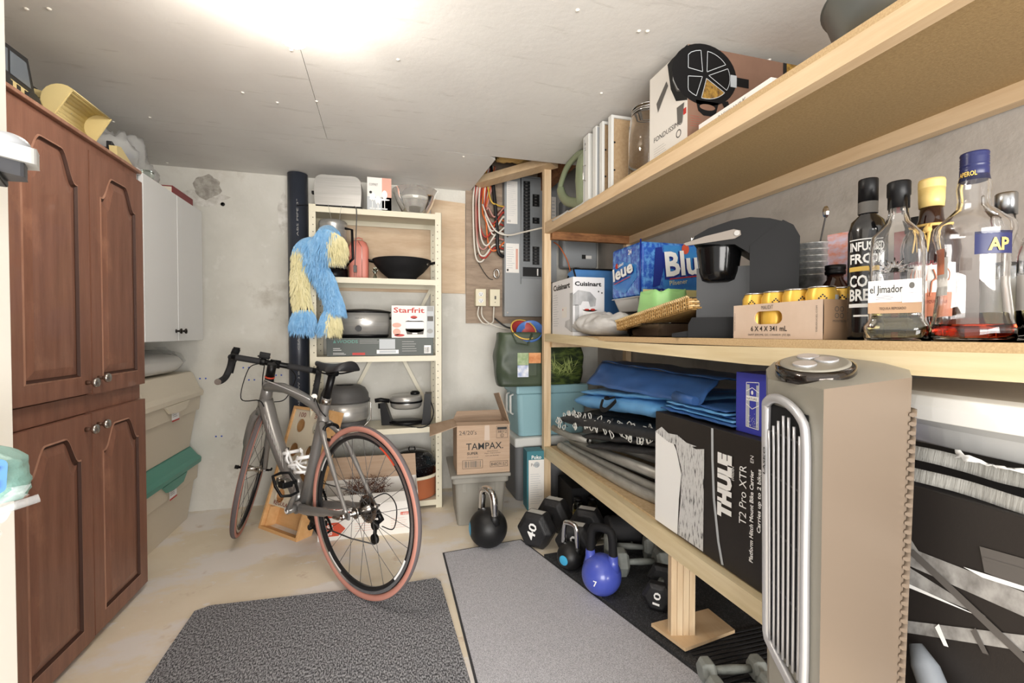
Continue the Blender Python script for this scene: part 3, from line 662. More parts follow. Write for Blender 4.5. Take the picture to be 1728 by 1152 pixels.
B().lathe([(0, .008), (.075, .008), (.075, .0), (.085, .0), (.088, .02), (.13, .055), (.168, .10), (.176, .125), (.178, .127), (.173, .127), (.16, .10), (.12, .06), (.07, .022), (0, .02)], 48).build('pan', 'black_matte', t)
for s_ in (-1, 1):
    b = B().tube([(s_ * .165, -.03, .112), (s_ * .205, -.022, .122), (s_ * .215, 0, .124), (s_ * .205, .022, .122), (s_ * .165, .03, .112)], .008, sq=.7).build('handle', 'black_plastic', t)
B().cyl((.145, -.075, .10), (.150, -.080, .102), .008).build('rivet', 'nickel', t)
# puppet of blue and yellow fur
def fur(name, col2, col1):
    mat(name, col1, .8, h2=col2, vs=60, stretch=(1, 1, .15), sheen=.3)
fur('fur_blue', '#6ba3d3', '#8fbde2'); fur('fur_yellow', '#e4ddb4', '#d6cd9c')
t = thing('fur_puppet', 'shaggy blue and yellow fake fur marionette hanging from the steel shelving', 'puppet', (-.33, 2.71, 1.655))
def furry(pts, radii, cols, name, seed, L=.05, n=1500):
    """a soft body along pts with a coat of hair strands; cols(t, side) picks 0 blue or 1 yellow"""
    rg = random.Random(seed); P = spline(pts, 8); k = len(P); rad = [radii[min(len(radii) - 1, int(i / (k - 1) * (len(radii) - 1)))] * (1 - (i / (k - 1) * (len(radii) - 1)) % 1) + radii[min(len(radii) - 1, int(i / (k - 1) * (len(radii) - 1)) + 1)] * ((i / (k - 1) * (len(radii) - 1)) % 1) for i in range(k)]
    b = B(); b.tube(P, rad, 14)
    nf = 0
    for fi, f_ in enumerate(b.f):
        c = sum((Vector(b.v[i]) for i in f_), Vector()) / len(f_); q = min(range(k), key=lambda i: (P[i] - c).length)
        b.m[fi] = cols(q / (k - 1), c.x - P[q].x, rg)
    for _ in range(n):
        tt = rg.random(); i = min(k - 2, int(tt * (k - 1))); p = P[i].lerp(P[i + 1], tt * (k - 1) - i); r_ = rad[i]
        a = rg.uniform(0, 2 * pi); T_ = (P[i + 1] - P[i]).normalized(); u = T_.orthogonal().normalized(); q = T_.cross(u); d = (u * cos(a) + q * sin(a))
        if d.y > .55: continue
        o = p + d * r_ * .95; l = L * rg.uniform(.6, 1.2); g = Vector((rg.uniform(-.12, .12), rg.uniform(-.1, .1), -1)); dr = (g + d * .35).normalized(); s_ = dr.cross(Vector((0, 1, 0))).normalized() * rg.uniform(.0012, .0026)
        m_ = cols(tt, d.x * r_, rg); e1 = o + dr * l * .55 + d * .006; e2 = o + dr * l + d * .003
        b.add([o - s_, o + s_, e1 + s_ * .9, e1 - s_ * .9, e2], [(0, 1, 2, 3), (3, 2, 4)], m_)
    return b.build(name, ['fur_blue', 'fur_yellow'], t)
furry([(.075, 0, -.02), (.05, 0, -.05), (.035, -.01, -.12), (.04, 0, -.17)], [.02, .075, .075, .045], lambda q, x, rg: 1 if x > .005 + rg.uniform(-.01, .01) and q > .3 else 0, 'head', 1, .07, 3200)
furry([(.03, .0, -.06), (-.04, 0, -.12), (-.045, 0, -.20), (.0, 0, -.26), (.035, 0, -.34), (.06, 0, -.42), (.07, 0, -.47)], [.03, .050, .050, .042, .036, .036, .034], lambda q, x, rg: 0, 'body', 2, .055, 3600)
furry([(.045, 0, -.47), (.035, 0, -.53), (.03, 0, -.57)], [.035, .05, .035], lambda q, x, rg: 1 if x > -.01 + rg.uniform(-.01, .01) else 0, 'leg', 3, .06, 1400)
furry([(-.05, 0, -.09), (-.10, 0, -.12), (-.115, 0, -.20), (-.115, 0, -.33), (-.10, 0, -.45)], [.026, .032, .028, .034, .036], lambda q, x, rg: 0 if q < .32 + rg.uniform(-.05, .05) else 1, 'arm', 4, .05, 2600)
furry([(-.10, 0, -.47), (-.10, 0, -.52), (-.11, 0, -.57)], [.045, .055, .035], lambda q, x, rg: 0, 'foot', 5, .055, 1400)
B().tube([(.03, .0, .12), (.055, -.01, .0), (.05, 0, -.05)], .0008, n=4).tube([(.10, 0, .12), (.085, 0, 0), (.08, 0, -.03)], .0008, n=4).build('string', 'grey_print', t)
B().sph((.04, -.02, -.02), .016, 14).build('nose', 'white_print', t)
# slow cooker etc on the third shelf
t = carton('smoker_box', 'long dark slate carton picturing a grill, under the slow cooker', 'box', (-.322, YS, .9265), .605, .24, .105, 'box_slate')
f = Face((0, 0, 0), (1, 0, 0), (0, 0, 1)).text('WOODS', .055, .076, .018, 'tub_green', w=.115, bold=.01).poly([(.035, .076), (.052, .076), (.0435, .096)], 'tub_green', 2)
f.lines(.18, .07, .32, .098, 3, 'grey_print').rect(.29, .04, .38, .098, 'print_grey', 2).rect(.275, .012, .40, .035, 'white_print', 2).rect(.29, .016, .385, .031, 'print_grey', 3)
f.lines(.42, .02, .52, .09, 5, 'grey_print').rect(.55, .012, .59, .06, 'white_print', 2).bars(.553, .016, .587, .05, 'ink').lines(.035, .03, .09, .05, 2, 'white_print').lines(.035, .008, .12, .022, 2, 'white_print').rect(.14, .006, .21, .02, 'red_print', 2)
f.build('print', t)
t = carton('fondue_box', 'white carton with red lettering picturing a small fondue pot', 'box', (.038, YS + .002, 1.0325), .25, .19, .192, 'paper')
f = Face((0, 0, 0), (1, 0, 0), (0, 0, 1)).text('Starfrit', .012, .150, .030, 'red_print', w=.18, bold=.02).rect(.205, 0, .25, .192, 'print_grey').rect(.21, .10, .245, .13, 'ink_soft', 2).rect(.21, .16, .245, .19, 'grey_print', 2)
f.disc(.135, .05, .055, .02, 'ink_soft', 2).poly([(.08, .05), (.19, .05), (.185, .02), (.09, .02)], 'ink_soft', 2).disc(.135, .095, .055, .012, 'ink_soft', 2).poly([(.082, .095), (.188, .095), (.185, .055), (.085, .055)], 'white_print', 3).disc(.135, .110, .045, .008, 'steel', 4).disc(.13, .122, .02, .010, 'red_print', 4)
f.disc(.03, .075, .026, .014, 'print_pink', 2).disc(.03, .035, .022, .02, 'print_pink', 2).disc(.225, .04, .018, .014, 'grey_print', 3).disc(.045, .015, .03, .008, 'red_print', 2).rect(.12, .022, .15, .03, 'white_print', 4)
f.build('print', t)
t = thing('slow_cooker', 'oval stainless slow cooker with black lid on the slate carton', 'slow cooker', (-.118, 2.90, 1.032), rz=0)
B().lathe([(.13, 0), (.14, .012), (.14, .02)], 40, sx=1, sy=.72).build('base', 'black_plastic', t)
B().lathe([(.140, .02), (.147, .09), (.147, .148)], 40, sx=1, sy=.72).build('housing', 'steel', t)
B().lathe([(.147, .148), (.155, .152), (.155, .158), (.14, .162), (.10, .170), (.0, .176)], 40, sx=1, sy=.72).build('lid', 'black_plastic', t)
B().tube([(.145, -.02, .12), (.178, -.018, .118), (.178, .018, .118), (.145, .02, .12)], .008).build('handle', 'black_plastic', t)
B().tube([(-.145, -.02, .12), (-.178, -.018, .118), (-.178, .018, .118), (-.145, .02, .12)], .008).build('handle', 'black_plastic', t)
B().cyl((-.03, -.104, .055), (-.03, -.118, .055), .018).box((-.033, -.124, .040), (-.027, -.116, .070)).build('knob', 'black_plastic', t)
Face((-.05, -.1075, .112), (1, 0, 0), (0, 0, 1)).text('VERSAO', 0, 0, .007, 'ink_soft', w=.055).build('lettering', t)
# rice cooker and waffle maker on the fourth
t = thing('multi_cooker', 'round stainless rice cooker with a domed dark grey lid behind the bicycle seat', 'rice cooker', (-.235, 2.915, .497))
B().lathe([(.11, 0), (.122, .012), (.128, .045)], 40).build('base', 'dark_grey', t)
B().lathe([(.130, .045), (.138, .06), (.138, .150)], 40).build('body', 'steel', t)
B().lathe([(.140, .150), (.146, .155), (.146, .165), (.138, .172), (.136, .20), (.118, .232), (.09, .248), (0, .256)], 40).build('lid', 'dark_grey', t)
B().tube(arc(0, 0, .05, 200, 340, 8) and [(x, y, .25) for x, y in arc(0, 0, .05, 200, 340, 8)], .007).build('lid_handle', 'black_plastic', t)
B().tube([(.138, -.02, .155), (.150, -.02, .14), (.150, -.02, .04), (.11, -.06, .005)], .004).build('carry_handle', 'nickel', t)
Face((-.055, -.1275, .055), (1, 0, 0), (0, 0, 1), .0004).rect(0, 0, .045, .07, 'paper').lines(.004, .004, .04, .066, 7, 'ink_soft').build('label', t)
t = thing('waffle_maker', 'flip waffle maker with round steel plates in a black cradle', 'waffle maker', (.125, 2.895, .497), rz=-8)
b = B().prism([(-.145, .0), (-.155, .13), (-.125, .14), (-.085, .02), (-.085, 0)], 'y', -.03, .04).build('cradle_arm', 'black_plastic', t, bevel=.008); b = B().prism([(.095, 0), (.10, .02), (.115, .19), (.155, .19), (.15, 0)], 'y', -.05, .05); b.build('cradle_arm', 'black_plastic', t, bevel=.008)
B().lathe([(.0, 0), (.10, 0), (.105, .006), (.105, .016), (0, .016)], 36, (0, 0, .005), sy=.8).build('drip_tray', 'black_plastic', t)
b = B().lathe([(0, 0), (.08, 0), (.093, .012), (.095, .028), (.096, .030), (.096, .042)], 40, (0, 0, .10)); b.build('lower_plate', 'steel', t)
B().lathe([(.097, 0), (.097, .016), (.093, .03), (.085, .038), (0, .042)], 40, (0, 0, .142)).build('upper_plate', 'steel', t)
B().lathe([(.099, 0), (.099, .012)], 40, (0, 0, .136), cap=False).build('rim_band', 'black_plastic', t)
B().tube([(-.10, -.01, .145), (-.15, -.02, .155), (-.185, -.025, .150)], .013).tube([(-.15, 0, .13), (-.15, 0, .10)], .02).build('grip', 'black_plastic', t)
B().lathe([(.028, 0), (.03, .01), (.02, .02), (0, .022)], 20, (.055, 0, .184)).build('dial', 'black_plastic', t)
B().tube(spline([(.15, -.04, .15), (.17, -.06, .08), (.15, -.10, .02), (.10, -.115, -.003), (.02, -.10, .006), (-.04, -.08, .02)]), .0035).build('cord', 'black_matte', t)
# bottom shelf
mat('speckle', '#16171a', .18, h2='#c9c9c9', vs=190, kind='noise', vlo=.66, vhi=.72, coat=.4, detail=2); mat('terracotta', '#c0714c', .35); mat('cream', '#e5dcc4', .4)
t = thing('terracotta_pan', 'large round terracotta coloured pan with a cream rim on the lowest steel shelf', 'pan', (.165, 2.915, .052)); B().lathe([(0, 0), (.14, 0), (.15, .01), (.158, .125), (.163, .128), (.163, .142), (.155, .142), (.150, .13), (.13, .015), (0, .012)], 48, m=0).build('pan', 'terracotta', t)
B().lathe([(.1585, .124), (.165, .128), (.165, .143), (.154, .143)], 48, cap=False).build('rim', 'cream', t)
t = thing('roasting_pan', 'black speckled enamel roasting pan with matching lid standing in the terracotta pan', 'roasting pan', (.16, 2.915, .165))
B().lathe([(0, 0), (.12, 0), (.13, .01), (.145, .07), (.158, .075), (.158, .079), (.14, .08)], 44, sy=.85).build('pan', 'speckle', t)
B().lathe([(.150, .080), (.150, .086), (.135, .095), (.128, .125), (.10, .150), (.05, .163), (0, .166)], 44, sy=.85).build('lid', 'speckle', t)
B().tube([(-.022, 0, .158), (-.015, 0, .180), (.015, 0, .180), (.022, 0, .158)], .004).build('lid_handle', 'black_gloss', t)
B().tube([(-.15, -.04, .074), (-.19, -.03, .078), (-.19, .03, .078), (-.15, .04, .074)], .006).build('handle', 'speckle', t)
mat('teal_pale', '#8fc9c6', .5)
t = thing('teal_lunch_bag', 'pale teal rounded lunch bag with black piping on the lowest steel shelf', 'bag', (-.13, 2.90, .052))
b = B().prism([(-.125, 0), (.125, 0), (.13, .05)] + [(.13 * cos(R_(a)), .05 + .10 * sin(R_(a))) for a in range(10, 171, 16)] + [(-.13, .05)], 'y', -.06, .06, sm=True); b.build('bag_body', 'teal_pale', t, bevel=.01, seg=3)
B().tube([(-.15, -.03, .165), (-.05, -.04, .158), (.10, -.03, .172)], .006).tube([(-.12, -.05, .10), (-.16, -.05, .14), (-.16, -.05, .18)], .005).build('strap', 'black_matte', t)
B().box((-.012, -.062, .115), (.012, -.058, .150)).build('clip', 'ink_soft', t)
# ================================================================ BICYCLE
mat('frame_grey', '#8c8a88', .32, .5); mat('frame_white', '#e8e8e8', .35); mat('tyre_tan', '#b07a6c', .7); mat('tyre_black', '#5d5657', .75); mat('rim_black', '#1d1d1f', .3); mat('rim_silver', '#b9b9bb', .25, .9)
mat('bar_tape', '#2b2b2d', .8, bump=.3, bs=90); mat('cage_white', '#efefef', .35); mat('reflector_red', '#c0452f', .3); mat('saddle_black', '#232326', .5)
bike = thing('road_bicycle', 'grey road bicycle with tan walled tyres, drop handlebar and white bottle cages', 'bicycle', (-.102, 1.895, 0.010), rz=128.6, rx=2)
A0 = Vector((.81, 0, .68)); AX = Vector((-.306, 0, .952)).normalized()
S = Matrix.Translation(A0) @ Matrix.Rotation(R_(-36), 4, AX) @ Matrix.Translation(-A0)
def BB_(b, name, m_, par=None, st=False, **k):
    if st: b.xf(S)
    return b.build(name, m_, par or bike, **k)
def make_wheel(c, st, nsp, seed):
    R = .34; b = B()
    def tor(r0, cr, nu, nv, fn=None):
        V = []; F = []
        for i in range(nu):
            a = 2 * pi * i / nu
            for j in range(nv):
                p = 2 * pi * j / nv; rr = r0 + cr * cos(p); V.append((c[0] + rr * cos(a), c[1] + cr * sin(p), c[2] + rr * sin(a)))
        for i in range(nu):
            for j in range(nv): F.append((i * nv + j, ((i + 1) % nu) * nv + j, ((i + 1) % nu) * nv + (j + 1) % nv, i * nv + (j + 1) % nv))
        return V, F
    prof = [(.3115, -.0095), (.3115, .0095), (.300, .0100), (.2915, .009), (.286, .004), (.286, -.004), (.2915, -.009), (.300, -.0100)]
    nu = 96; V = []; F = []
    for i in range(nu):
        a = 2 * pi * i / nu; V += [(c[0] + r * cos(a), c[1] + y, c[2] + r * sin(a)) for r, y in prof]
    for i in range(nu):
        for j in range(8): F.append((i * 8 + j, ((i + 1) % nu) * 8 + j, ((i + 1) % nu) * 8 + (j + 1) % 8, i * 8 + (j + 1) % 8))
    b.add(V, F, 0, False)
    for fi, f_ in enumerate(b.f):
        j = fi % 8; b.m[fi] = 1 if j in (1, 7) else 0
    w_ = BB_(b, 'wheel', ['rim_black', 'rim_silver'], st=st)
    tb = B(); V, F = tor(.3265, .0135, 96, 16); tb.add(V, F, 0, True)
    for fi in range(len(tb.f)):
        j = fi % 16; tb.m[fi] = 1 if j in (0, 1, 14, 15) else 0
    BB_(tb, 'tyre', ['tyre_tan', 'tyre_black'], w_, st)
    h = B().cyl((c[0], -.05, c[2]), (c[0], .05, c[2]), .010, n=14).lathe([(.02, -.034), (.024, -.031), (.016, -.026), (.012, 0), (.016, .026), (.024, .031), (.02, .034)], 18)
    n0 = len(h.v) - 7 * 18; h.xf(Matrix.Translation(c) @ Matrix.Rotation(pi / 2, 4, 'X'), n0); BB_(h, 'hub', 'nickel', w_, st)
    for k in range(nsp):
        a = 2 * pi * k / nsp; sd = 1 if k % 2 else -1; off = (.30 if (k // 2) % 2 else -.30)
        s_ = B().cyl((c[0] + .021 * cos(a + off * 2.6), sd * .030, c[2] + .021 * sin(a + off * 2.6)), (c[0] + .288 * cos(a), 0, c[2] + .288 * sin(a)), .0011, n=5)
        BB_(s_, 'spoke', 'dark_grey', w_, st)
    for k in range(4):
        a0 = pi / 2 * k + .4; q = B().grid(lambda u, v: (c[0] + (.291 + .008 * v) * cos(a0 + .35 * u), .0102 - .0 * v, c[2] + (.291 + .008 * v) * sin(a0 + .35 * u)), 8, 1); BB_(q, 'decal', 'frame_white' if k != 1 else 'reflector_red', w_, st)
    return w_
RA = Vector((0, 0, .34)); FA = Vector((.962, 0, .34))
make_wheel(RA, False, 24, 1); make_wheel(FA, True, 20, 2)
BBp = Vector((.415, 0, .27)); SCp = Vector((.268, 0, .755)); HT = Vector((.768, 0, .812)); HB = Vector((.81, 0, .68))
f = B(); f.tube([HB, HT], [.031, .024], 16)
f.tube(spline([HB + Vector((-.01, 0, .035)), (.66, 0, .50), BBp + Vector((.02, 0, .02))]), [.036] * 3 + [.035] * 7 + [.036] * 3, 18, sq=.85)
f.tube(spline([HT + Vector((.0, 0, -.03)), (.61, 0, .785), (.42, 0, .748), (.30, 0, .70), (.275, 0, .66)]), [.030] * 6 + [.026] * 8 + [.022] * 11, 16, sq=.8)
f.tube([BBp, (.345, 0, .50), SCp, (.264, 0, .77)], [.028, .022, .019, .019], 16, sq=1.1)
f.tube([BBp + Vector((0, -.045, 0)), BBp + Vector((0, .045, 0))], .026, 20)
for s_ in (-1, 1):
    f.tube(spline([BBp + Vector((-.02, s_ * .03, 0)), (.30, s_ * .045, .285), (.15, s_ * .058, .315), (.01, s_ * .066, .338)]), [.018] * 6 + [.016] * 6 + [.011] * 7, 12, sq=1.2)
    f.tube(spline([(.272, s_ * .016, .66), (.20, s_ * .045, .60), (.10, s_ * .058, .47), (.005, s_ * .066, .345)]), [.014] * 6 + [.010] * 6 + [.008] * 7, 10)
    f.box((-.014, s_ * .066 - .004, .325), (.03, s_ * .066 + .004, .352))
BB_(f, 'frame', 'frame_grey')
# slanted white letter-like bars on the down tube, stripe on the top tube
dl = B(); d0 = HB + Vector((-.02, 0, .01)); d1 = BBp + Vector((.03, 0, .04)); dd_ = (d1 - d0)
for k in range(9):
    q = .16 + k * .062; p = d0 + dd_ * q + Vector((.0, .0305, .012 + .012 * sin(pi * (q)) )); u = dd_.normalized(); n_ = Vector((0, 0, 1))
    dl.add([p - u * .012, p + u * .006, p + u * .022 + n_ * -.03, p + u * .004 + n_ * -.03][::-1], [(0, 1, 2, 3)])
BB_(dl, 'lettering', 'frame_white')
BB_(B().grid(lambda u, v: (.76 - .40 * u, .024 + .002 * v - .004 * u, .815 - .05 * u + .006 * v - .012 * u * u), 12, 1), 'decal', 'frame_white', solid=.001)
# fork, headset, stem, handlebar
k_ = B(); k_.tube([HB + Vector((.0, 0, .01)), HB + Vector((.012, 0, -.04))], [.030, .034], 16)
for s_ in (-1, 1): k_.tube(spline([HB + Vector((.01, s_ * .012, -.025)), (.842, s_ * .042, .60), (.887, s_ * .050, .46), (.962, s_ * .053, .345)]), [.019] * 6 + [.016] * 6 + [.010] * 7, 12, sq=1.2)
k_.box((.952, -.058, .33), (.972, -.048, .355)).box((.952, .048, .33), (.972, .058, .355)); BB_(k_, 'fork', 'frame_grey', st=True)
BB_(B().cyl((.962, -.075, .34), (.962, .075, .34), .006, n=10).cyl((.962, .070, .34), (.962, .088, .34), .010, n=12).tube([(.962, -.07, .34), (.952, -.085, .345), (.917, -.088, .36)], .005), 'quick_release', 'black_plastic', st=True)
BB_(B().tube([HT, HT + AX * .015], .021, 16), 'headset_spacer', 'black_matte', st=True)
BB_(B().tube([HT + AX * .017, HT + AX * .024], .0225, 16), 'red_spacer', 'reflector_red', st=True)
ST = HT + AX * .068; BC = ST + Vector((.09, 0, .022))
b = B().tube([ST - AX * .042, ST + AX * .022], .021, 16).tube([ST, BC], [.018, .016], 14).cyl(BC + Vector((0, -.024, 0)), BC + Vector((0, .024, 0)), .021, n=16); BB_(b, 'stem', 'black_plastic', st=True)
def barpt(x, y, z): return BC + Vector((x, y, z))
hb = B().tube([barpt(0, -.20, 0), barpt(0, .20, 0)], .0145, 12); BB_(hb, 'handlebar', 'black_plastic', st=True)
for s_ in (-1, 1):
    b = B().tube(spline([barpt(0, s_ * .06, 0), barpt(0, s_ * .175, 0), barpt(.025, s_ * .205, -.002), barpt(.065, s_ * .21, -.012), barpt(.085, s_ * .212, -.055), barpt(.06, s_ * .215, -.105), barpt(.0, s_ * .218, -.125), barpt(-.045, s_ * .22, -.13)]), .0155, 12); BB_(b, 'bar_tape', 'bar_tape', st=True)
    BB_(B().cyl(barpt(-.045, s_ * .22, -.13), barpt(-.054, s_ * .22, -.131), .0150, n=14), 'bar_plug', 'nickel', st=True)
    b = B().tube(spline([barpt(.05, s_ * .209, .0), barpt(.09, s_ * .210, .008), barpt(.115, s_ * .210, .035), barpt(.118, s_ * .210, .05)]), [.015] * 8 + [.019] * 6 + [.016] * 5, 12); BB_(b, 'brake_hood', 'black_matte', st=True)
    b = B().tube(spline([barpt(.115, s_ * .210, .02), barpt(.125, s_ * .205, -.03), barpt(.10, s_ * .20, -.085)]), [.009] * 6 + [.006] * 7, 8, sq=.6); BB_(b, 'brake_lever', 'black_plastic', st=True)
BB_(B().box(BC + Vector((-.02, .03, .022)), BC + Vector((.02, .085, .030))).box(BC + Vector((.004, .032, .016)), BC + Vector((.012, .082, .050))).tube([BC + Vector((0, .045, 0)), BC + Vector((0, .07, 0))], .019), 'computer_mount', 'black_plastic', st=True, bevel=.003)
def S_(v): return S @ Vector(v)
cb_ = B(); 
cb_.tube(spline([S_(barpt(.03, .07, -.01)), S_(barpt(.10, .13, -.05)), S_(barpt(.03, .12, -.20)), Vector((.76, .05, .72)), Vector((.74, .035, .69))]), .0026, 6)
cb_.tube(spline([S_(barpt(.03, -.07, -.01)), S_(barpt(.12, -.10, -.06)), S_(barpt(.06, -.08, -.17)), Vector((.80, -.04, .70))]), .0026, 6)
cb_.tube(spline([S_(barpt(.02, .05, -.01)), S_(barpt(.08, .05, -.10)), S_((.855, .015, .69))]), .0026, 6)
cb_.tube(spline([(.36, .0, .745), (.31, .025, .765), (.262, .03, .72), (.25, .01, .69)]), .0024, 6)
BB_(cb_, 'cable', 'black_matte')
# saddle and post
sp = Vector((.225, 0, .875)); BB_(B().tube([(.268, 0, .76), sp], [.0155, .0150], 14, sq=1.15).tube([sp + Vector((-.03, 0, .004)), sp + Vector((.03, 0, .004))], .013, 10), 'seat_post', 'black_plastic')
BB_(B().tube([(.262, 0, .765), (.270, 0, .745)], .0205, 16), 'seat_collar', 'nickel')
def saddle(u, v):
    x = .345 - .245 * v; w_ = (.016 + .046 * (1 / (1 + math.exp(-(v - .52) * 11)))) * (1 if v > .03 else .6) * (1 - .25 * max(0, (v - .93) / .07)); a = 2 * pi * u; h = .012 + .010 * v
    z = .905 + .012 * (v - .5) ** 2 * 4 + h * sin(a) * (.8 if sin(a) > 0 else 1.0) - .018 * (abs(cos(a)) ** 3) * (v > .15)
    return (x, w_ * cos(a), z)
sd = B().grid(saddle, 28, 22, cu=True); sd.f.append(tuple(range(28))); sd.m.append(0); sd.s.append(True); sd.f.append(tuple(range(22 * 28, 23 * 28))); sd.m.append(0); sd.s.append(True)
so = BB_(sd, 'saddle', 'saddle_black'); 
for s_ in (-1, 1): BB_(B().tube(spline([(.33, s_ * .008, .893), (.27, s_ * .020, .878), (.19, s_ * .022, .878), (.12, s_ * .045, .895)]), .0035, 8), 'saddle_rail', 'black_matte', so)
# drive train
ch = B()
for r_, y, th in ((.098, -.050, .003), (.070, -.043, .003)):
    n = 96; V = []
    for yy in (y - th / 2, y + th / 2):
        for i in range(n): rr = r_ + (.003 if i % 2 else -.001); V.append((BBp.x + rr * cos(2 * pi * i / n), yy, BBp.z + rr * sin(2 * pi * i / n)))
        for i in range(n): V.append((BBp.x + (r_ - .014) * cos(2 * pi * i / n), yy, BBp.z + (r_ - .014) * sin(2 * pi * i / n)))
    F = []
    for i in range(n):
        j = (i + 1) % n; F += [(i, j, n + j, n + i), (2 * n + i, 3 * n + i, 3 * n + j, 2 * n + j), (i, 2 * n + i, 2 * n + j, j)]
    ch.add(V, F)
for k in range(4): a = .5 + k * pi / 2; ch.tube([BBp + Vector((0, -.048, 0)), BBp + Vector((.09 * cos(a), -.048, .09 * sin(a)))], .008, 8)
BB_(ch, 'chainring', 'black_plastic')
ca = Vector((-.088, 0, .142)).normalized() * .172
for s_ in (1, -1):
    o = BBp + Vector((0, s_ * .075, 0)); e = o + ca * s_ + Vector((0, s_ * .010, 0))
    BB_(B().tube([BBp + Vector((0, s_ * .04, 0)), o + Vector((0, s_ * .008, 0))], .017, 16).tube([o, o + ca * s_ * .5, e], [.015, .012, .012], 10, sq=.8).cyl(e - Vector((0, .009, 0)), e + Vector((0, .009, 0)), .013, n=14), 'crank_arm', 'frame_grey' if s_ > 0 else 'black_plastic')
    if s_ > 0: BB_(B().cyl(o + Vector((0, .008, 0)), o + Vector((0, .012, 0)), .013, n=16), 'crank_bolt', 'frame_white')
    p = B(); c = e + Vector((0, s_ * .055, 0)); p.cyl(e, c + Vector((0, s_ * .02, 0)), .008, n=10)
    q = [(.045, -.035), (.052, 0), (.045, .035), (.0, .042), (-.045, .035), (-.052, 0), (-.045, -.035), (0, -.042)]
    p.tube([c + Vector((x * .8, y, x * .75)) for x, y in q], .0065, 8, closed=True)
    p.box(c + Vector((-.02, -.022, -.012)), c + Vector((.02, .022, .012))); pd = BB_(p, 'pedal', 'black_plastic', bevel=.002)
    BB_(B().box(c + Vector((-.016, -.012, .010)), c + Vector((.022, .012, .022))).cyl(c + Vector((.03, -.015, .02)), c + Vector((.03, .015, .02)), .006), 'cleat_clip', 'nickel', pd, bevel=.002)
cs = B()
for k in range(9):
    r_ = .022 + k * .0042; y = -.058 + k * .0036; n = 48; V = []
    for yy in (y, y + .0018):
        for i in range(n): rr = r_ + (.0022 if i % 2 else -.001); V.append((rr * cos(2 * pi * i / n), yy, .34 + rr * sin(2 * pi * i / n)))
        for i in range(n): V.append(((r_ - .008) * cos(2 * pi * i / n), yy, .34 + (r_ - .008) * sin(2 * pi * i / n)))
    F = []
    for i in range(n):
        j = (i + 1) % n; F += [(i, j, n + j, n + i), (2 * n + i, 3 * n + i, 3 * n + j, 2 * n + j), (i, 2 * n + i, 2 * n + j, j)]
    cs.add(V, F)
cs.cyl((0, -.06, .34), (0, -.024, .34), .014, n=16); BB_(cs, 'cassette', 'nickel')
dr = B().tube([(-.01, -.066, .325), (-.03, -.075, .29), (.0, -.075, .268)], .011, 8).tube([(-.002, -.068, .27), (.004, -.068, .20)], .010, 8, sq=.4)
for z in (.262, .205): dr.cyl((.002, -.074, z), (.002, -.062, z), .021, n=14)
dr.cyl((-.005, -.080, .305), (-.005, -.060, .305), .012, n=12); BB_(dr, 'rear_derailleur', 'black_plastic')
BB_(B().tube(spline([(.03, -.066, .36), (-.05, -.078, .40), (-.11, -.082, .36), (-.10, -.08, .27), (-.03, -.078, .262)]), .0024, 6), 'gear_cable', 'black_matte')
BB_(B().tube([(0, -.050, .34 + .045), BBp + Vector((0, -.050, .098))], .0042, 6, sq=.6).tube([(.0, -.064, .185), (.15, -.058, .172), BBp + Vector((.0, -.050, -.098))], .0042, 6, sq=.6), 'chain', 'dark_grey')
BB_(B().cyl((0, -.085, .34), (0, .085, .34), .006, n=10).cyl((0, .072, .34), (0, .092, .34), .011, n=14).tube([(0, .086, .34), (.02, .092, .33), (.055, .090, .328)], .006, 8), 'quick_release', 'nickel')
for st, c in ((False, Vector((.225, 0, .625))), (True, HB + Vector((.045, 0, -.035)))):
    b = B()
    for s_ in (-1, 1): b.tube(spline([c + Vector((0, 0, .035)), c + Vector((.0, s_ * .032, .02)), c + Vector((-.0, s_ * .026, -.025))]), .007, 8).box(c + Vector((-.02, s_ * .018 - .004, -.034)), c + Vector((.02, s_ * .018 + .004, -.022)))
    BB_(b, 'brake_caliper', 'black_plastic', st=st)
def cage(o, u, nrm, name='bottle_cage'):
    u = Vector(u).normalized(); n_ = Vector(nrm).normalized(); y = Vector((0, 1, 0)); b = B(); R = .037; c = Vector(o) + n_ * (R + .004)
    def ring(h0, h1, a0, a1, rad=.005):
        pts = []
        for i in range(13):
            a = R_(a0 + (a1 - a0) * i / 12); pts.append(c + (-n_ * cos(a) + y * sin(a)) * R + u * (h0 + (h1 - h0) * sin(pi * i / 12)))
        b.tube(pts, rad, 8, sq=1.4)
    ring(.0, .035, -150, 150); ring(.07, .11, -130, 130, .006); ring(.075, .055, -130, 130, .0045)
    for s_ in (-1, 1):
        b.tube(spline([c - n_ * R + u * .02 + y * .008 * s_, c + y * s_ * R + u * .055, c + n_ * .02 + y * s_ * R * .8 + u * .09]), .0045, 8)
    b.box(c - n_ * R - Vector((.006, .007, .006)), c - n_ * R + Vector((.006, .007, .006))); b.tube([c - n_ * R - u * .005, c - n_ * R + u * .13], .006, 8, sq=1.6)
    BB_(b, name, 'cage_white')
du = (HB - BBp).normalized(); cage(BBp + du * .155 + Vector((-.022, 0, .02)), du, (-du.z, 0, du.x))
su = (SCp - BBp).normalized(); cage(BBp + su * .12 + Vector((.020, 0, .008)), su, (su.z, 0, -su.x))
# ================================================================ WASHER TOSS BOARD leaning beside the shelving
mat('birch', '#cf9f69', .5, h2='#dcb07c', vs=4, stretch=(1, 7, 7)); mat('board_white', '#d9ceb9', .5); mat('game_red', '#7d2b25', .6)
t = thing('washer_toss_board', 'birch framed toss game board with numbered holes leaning behind the bicycle', 'game board', (-.555, 2.62, 0.0), rz=-46, rx=-19)
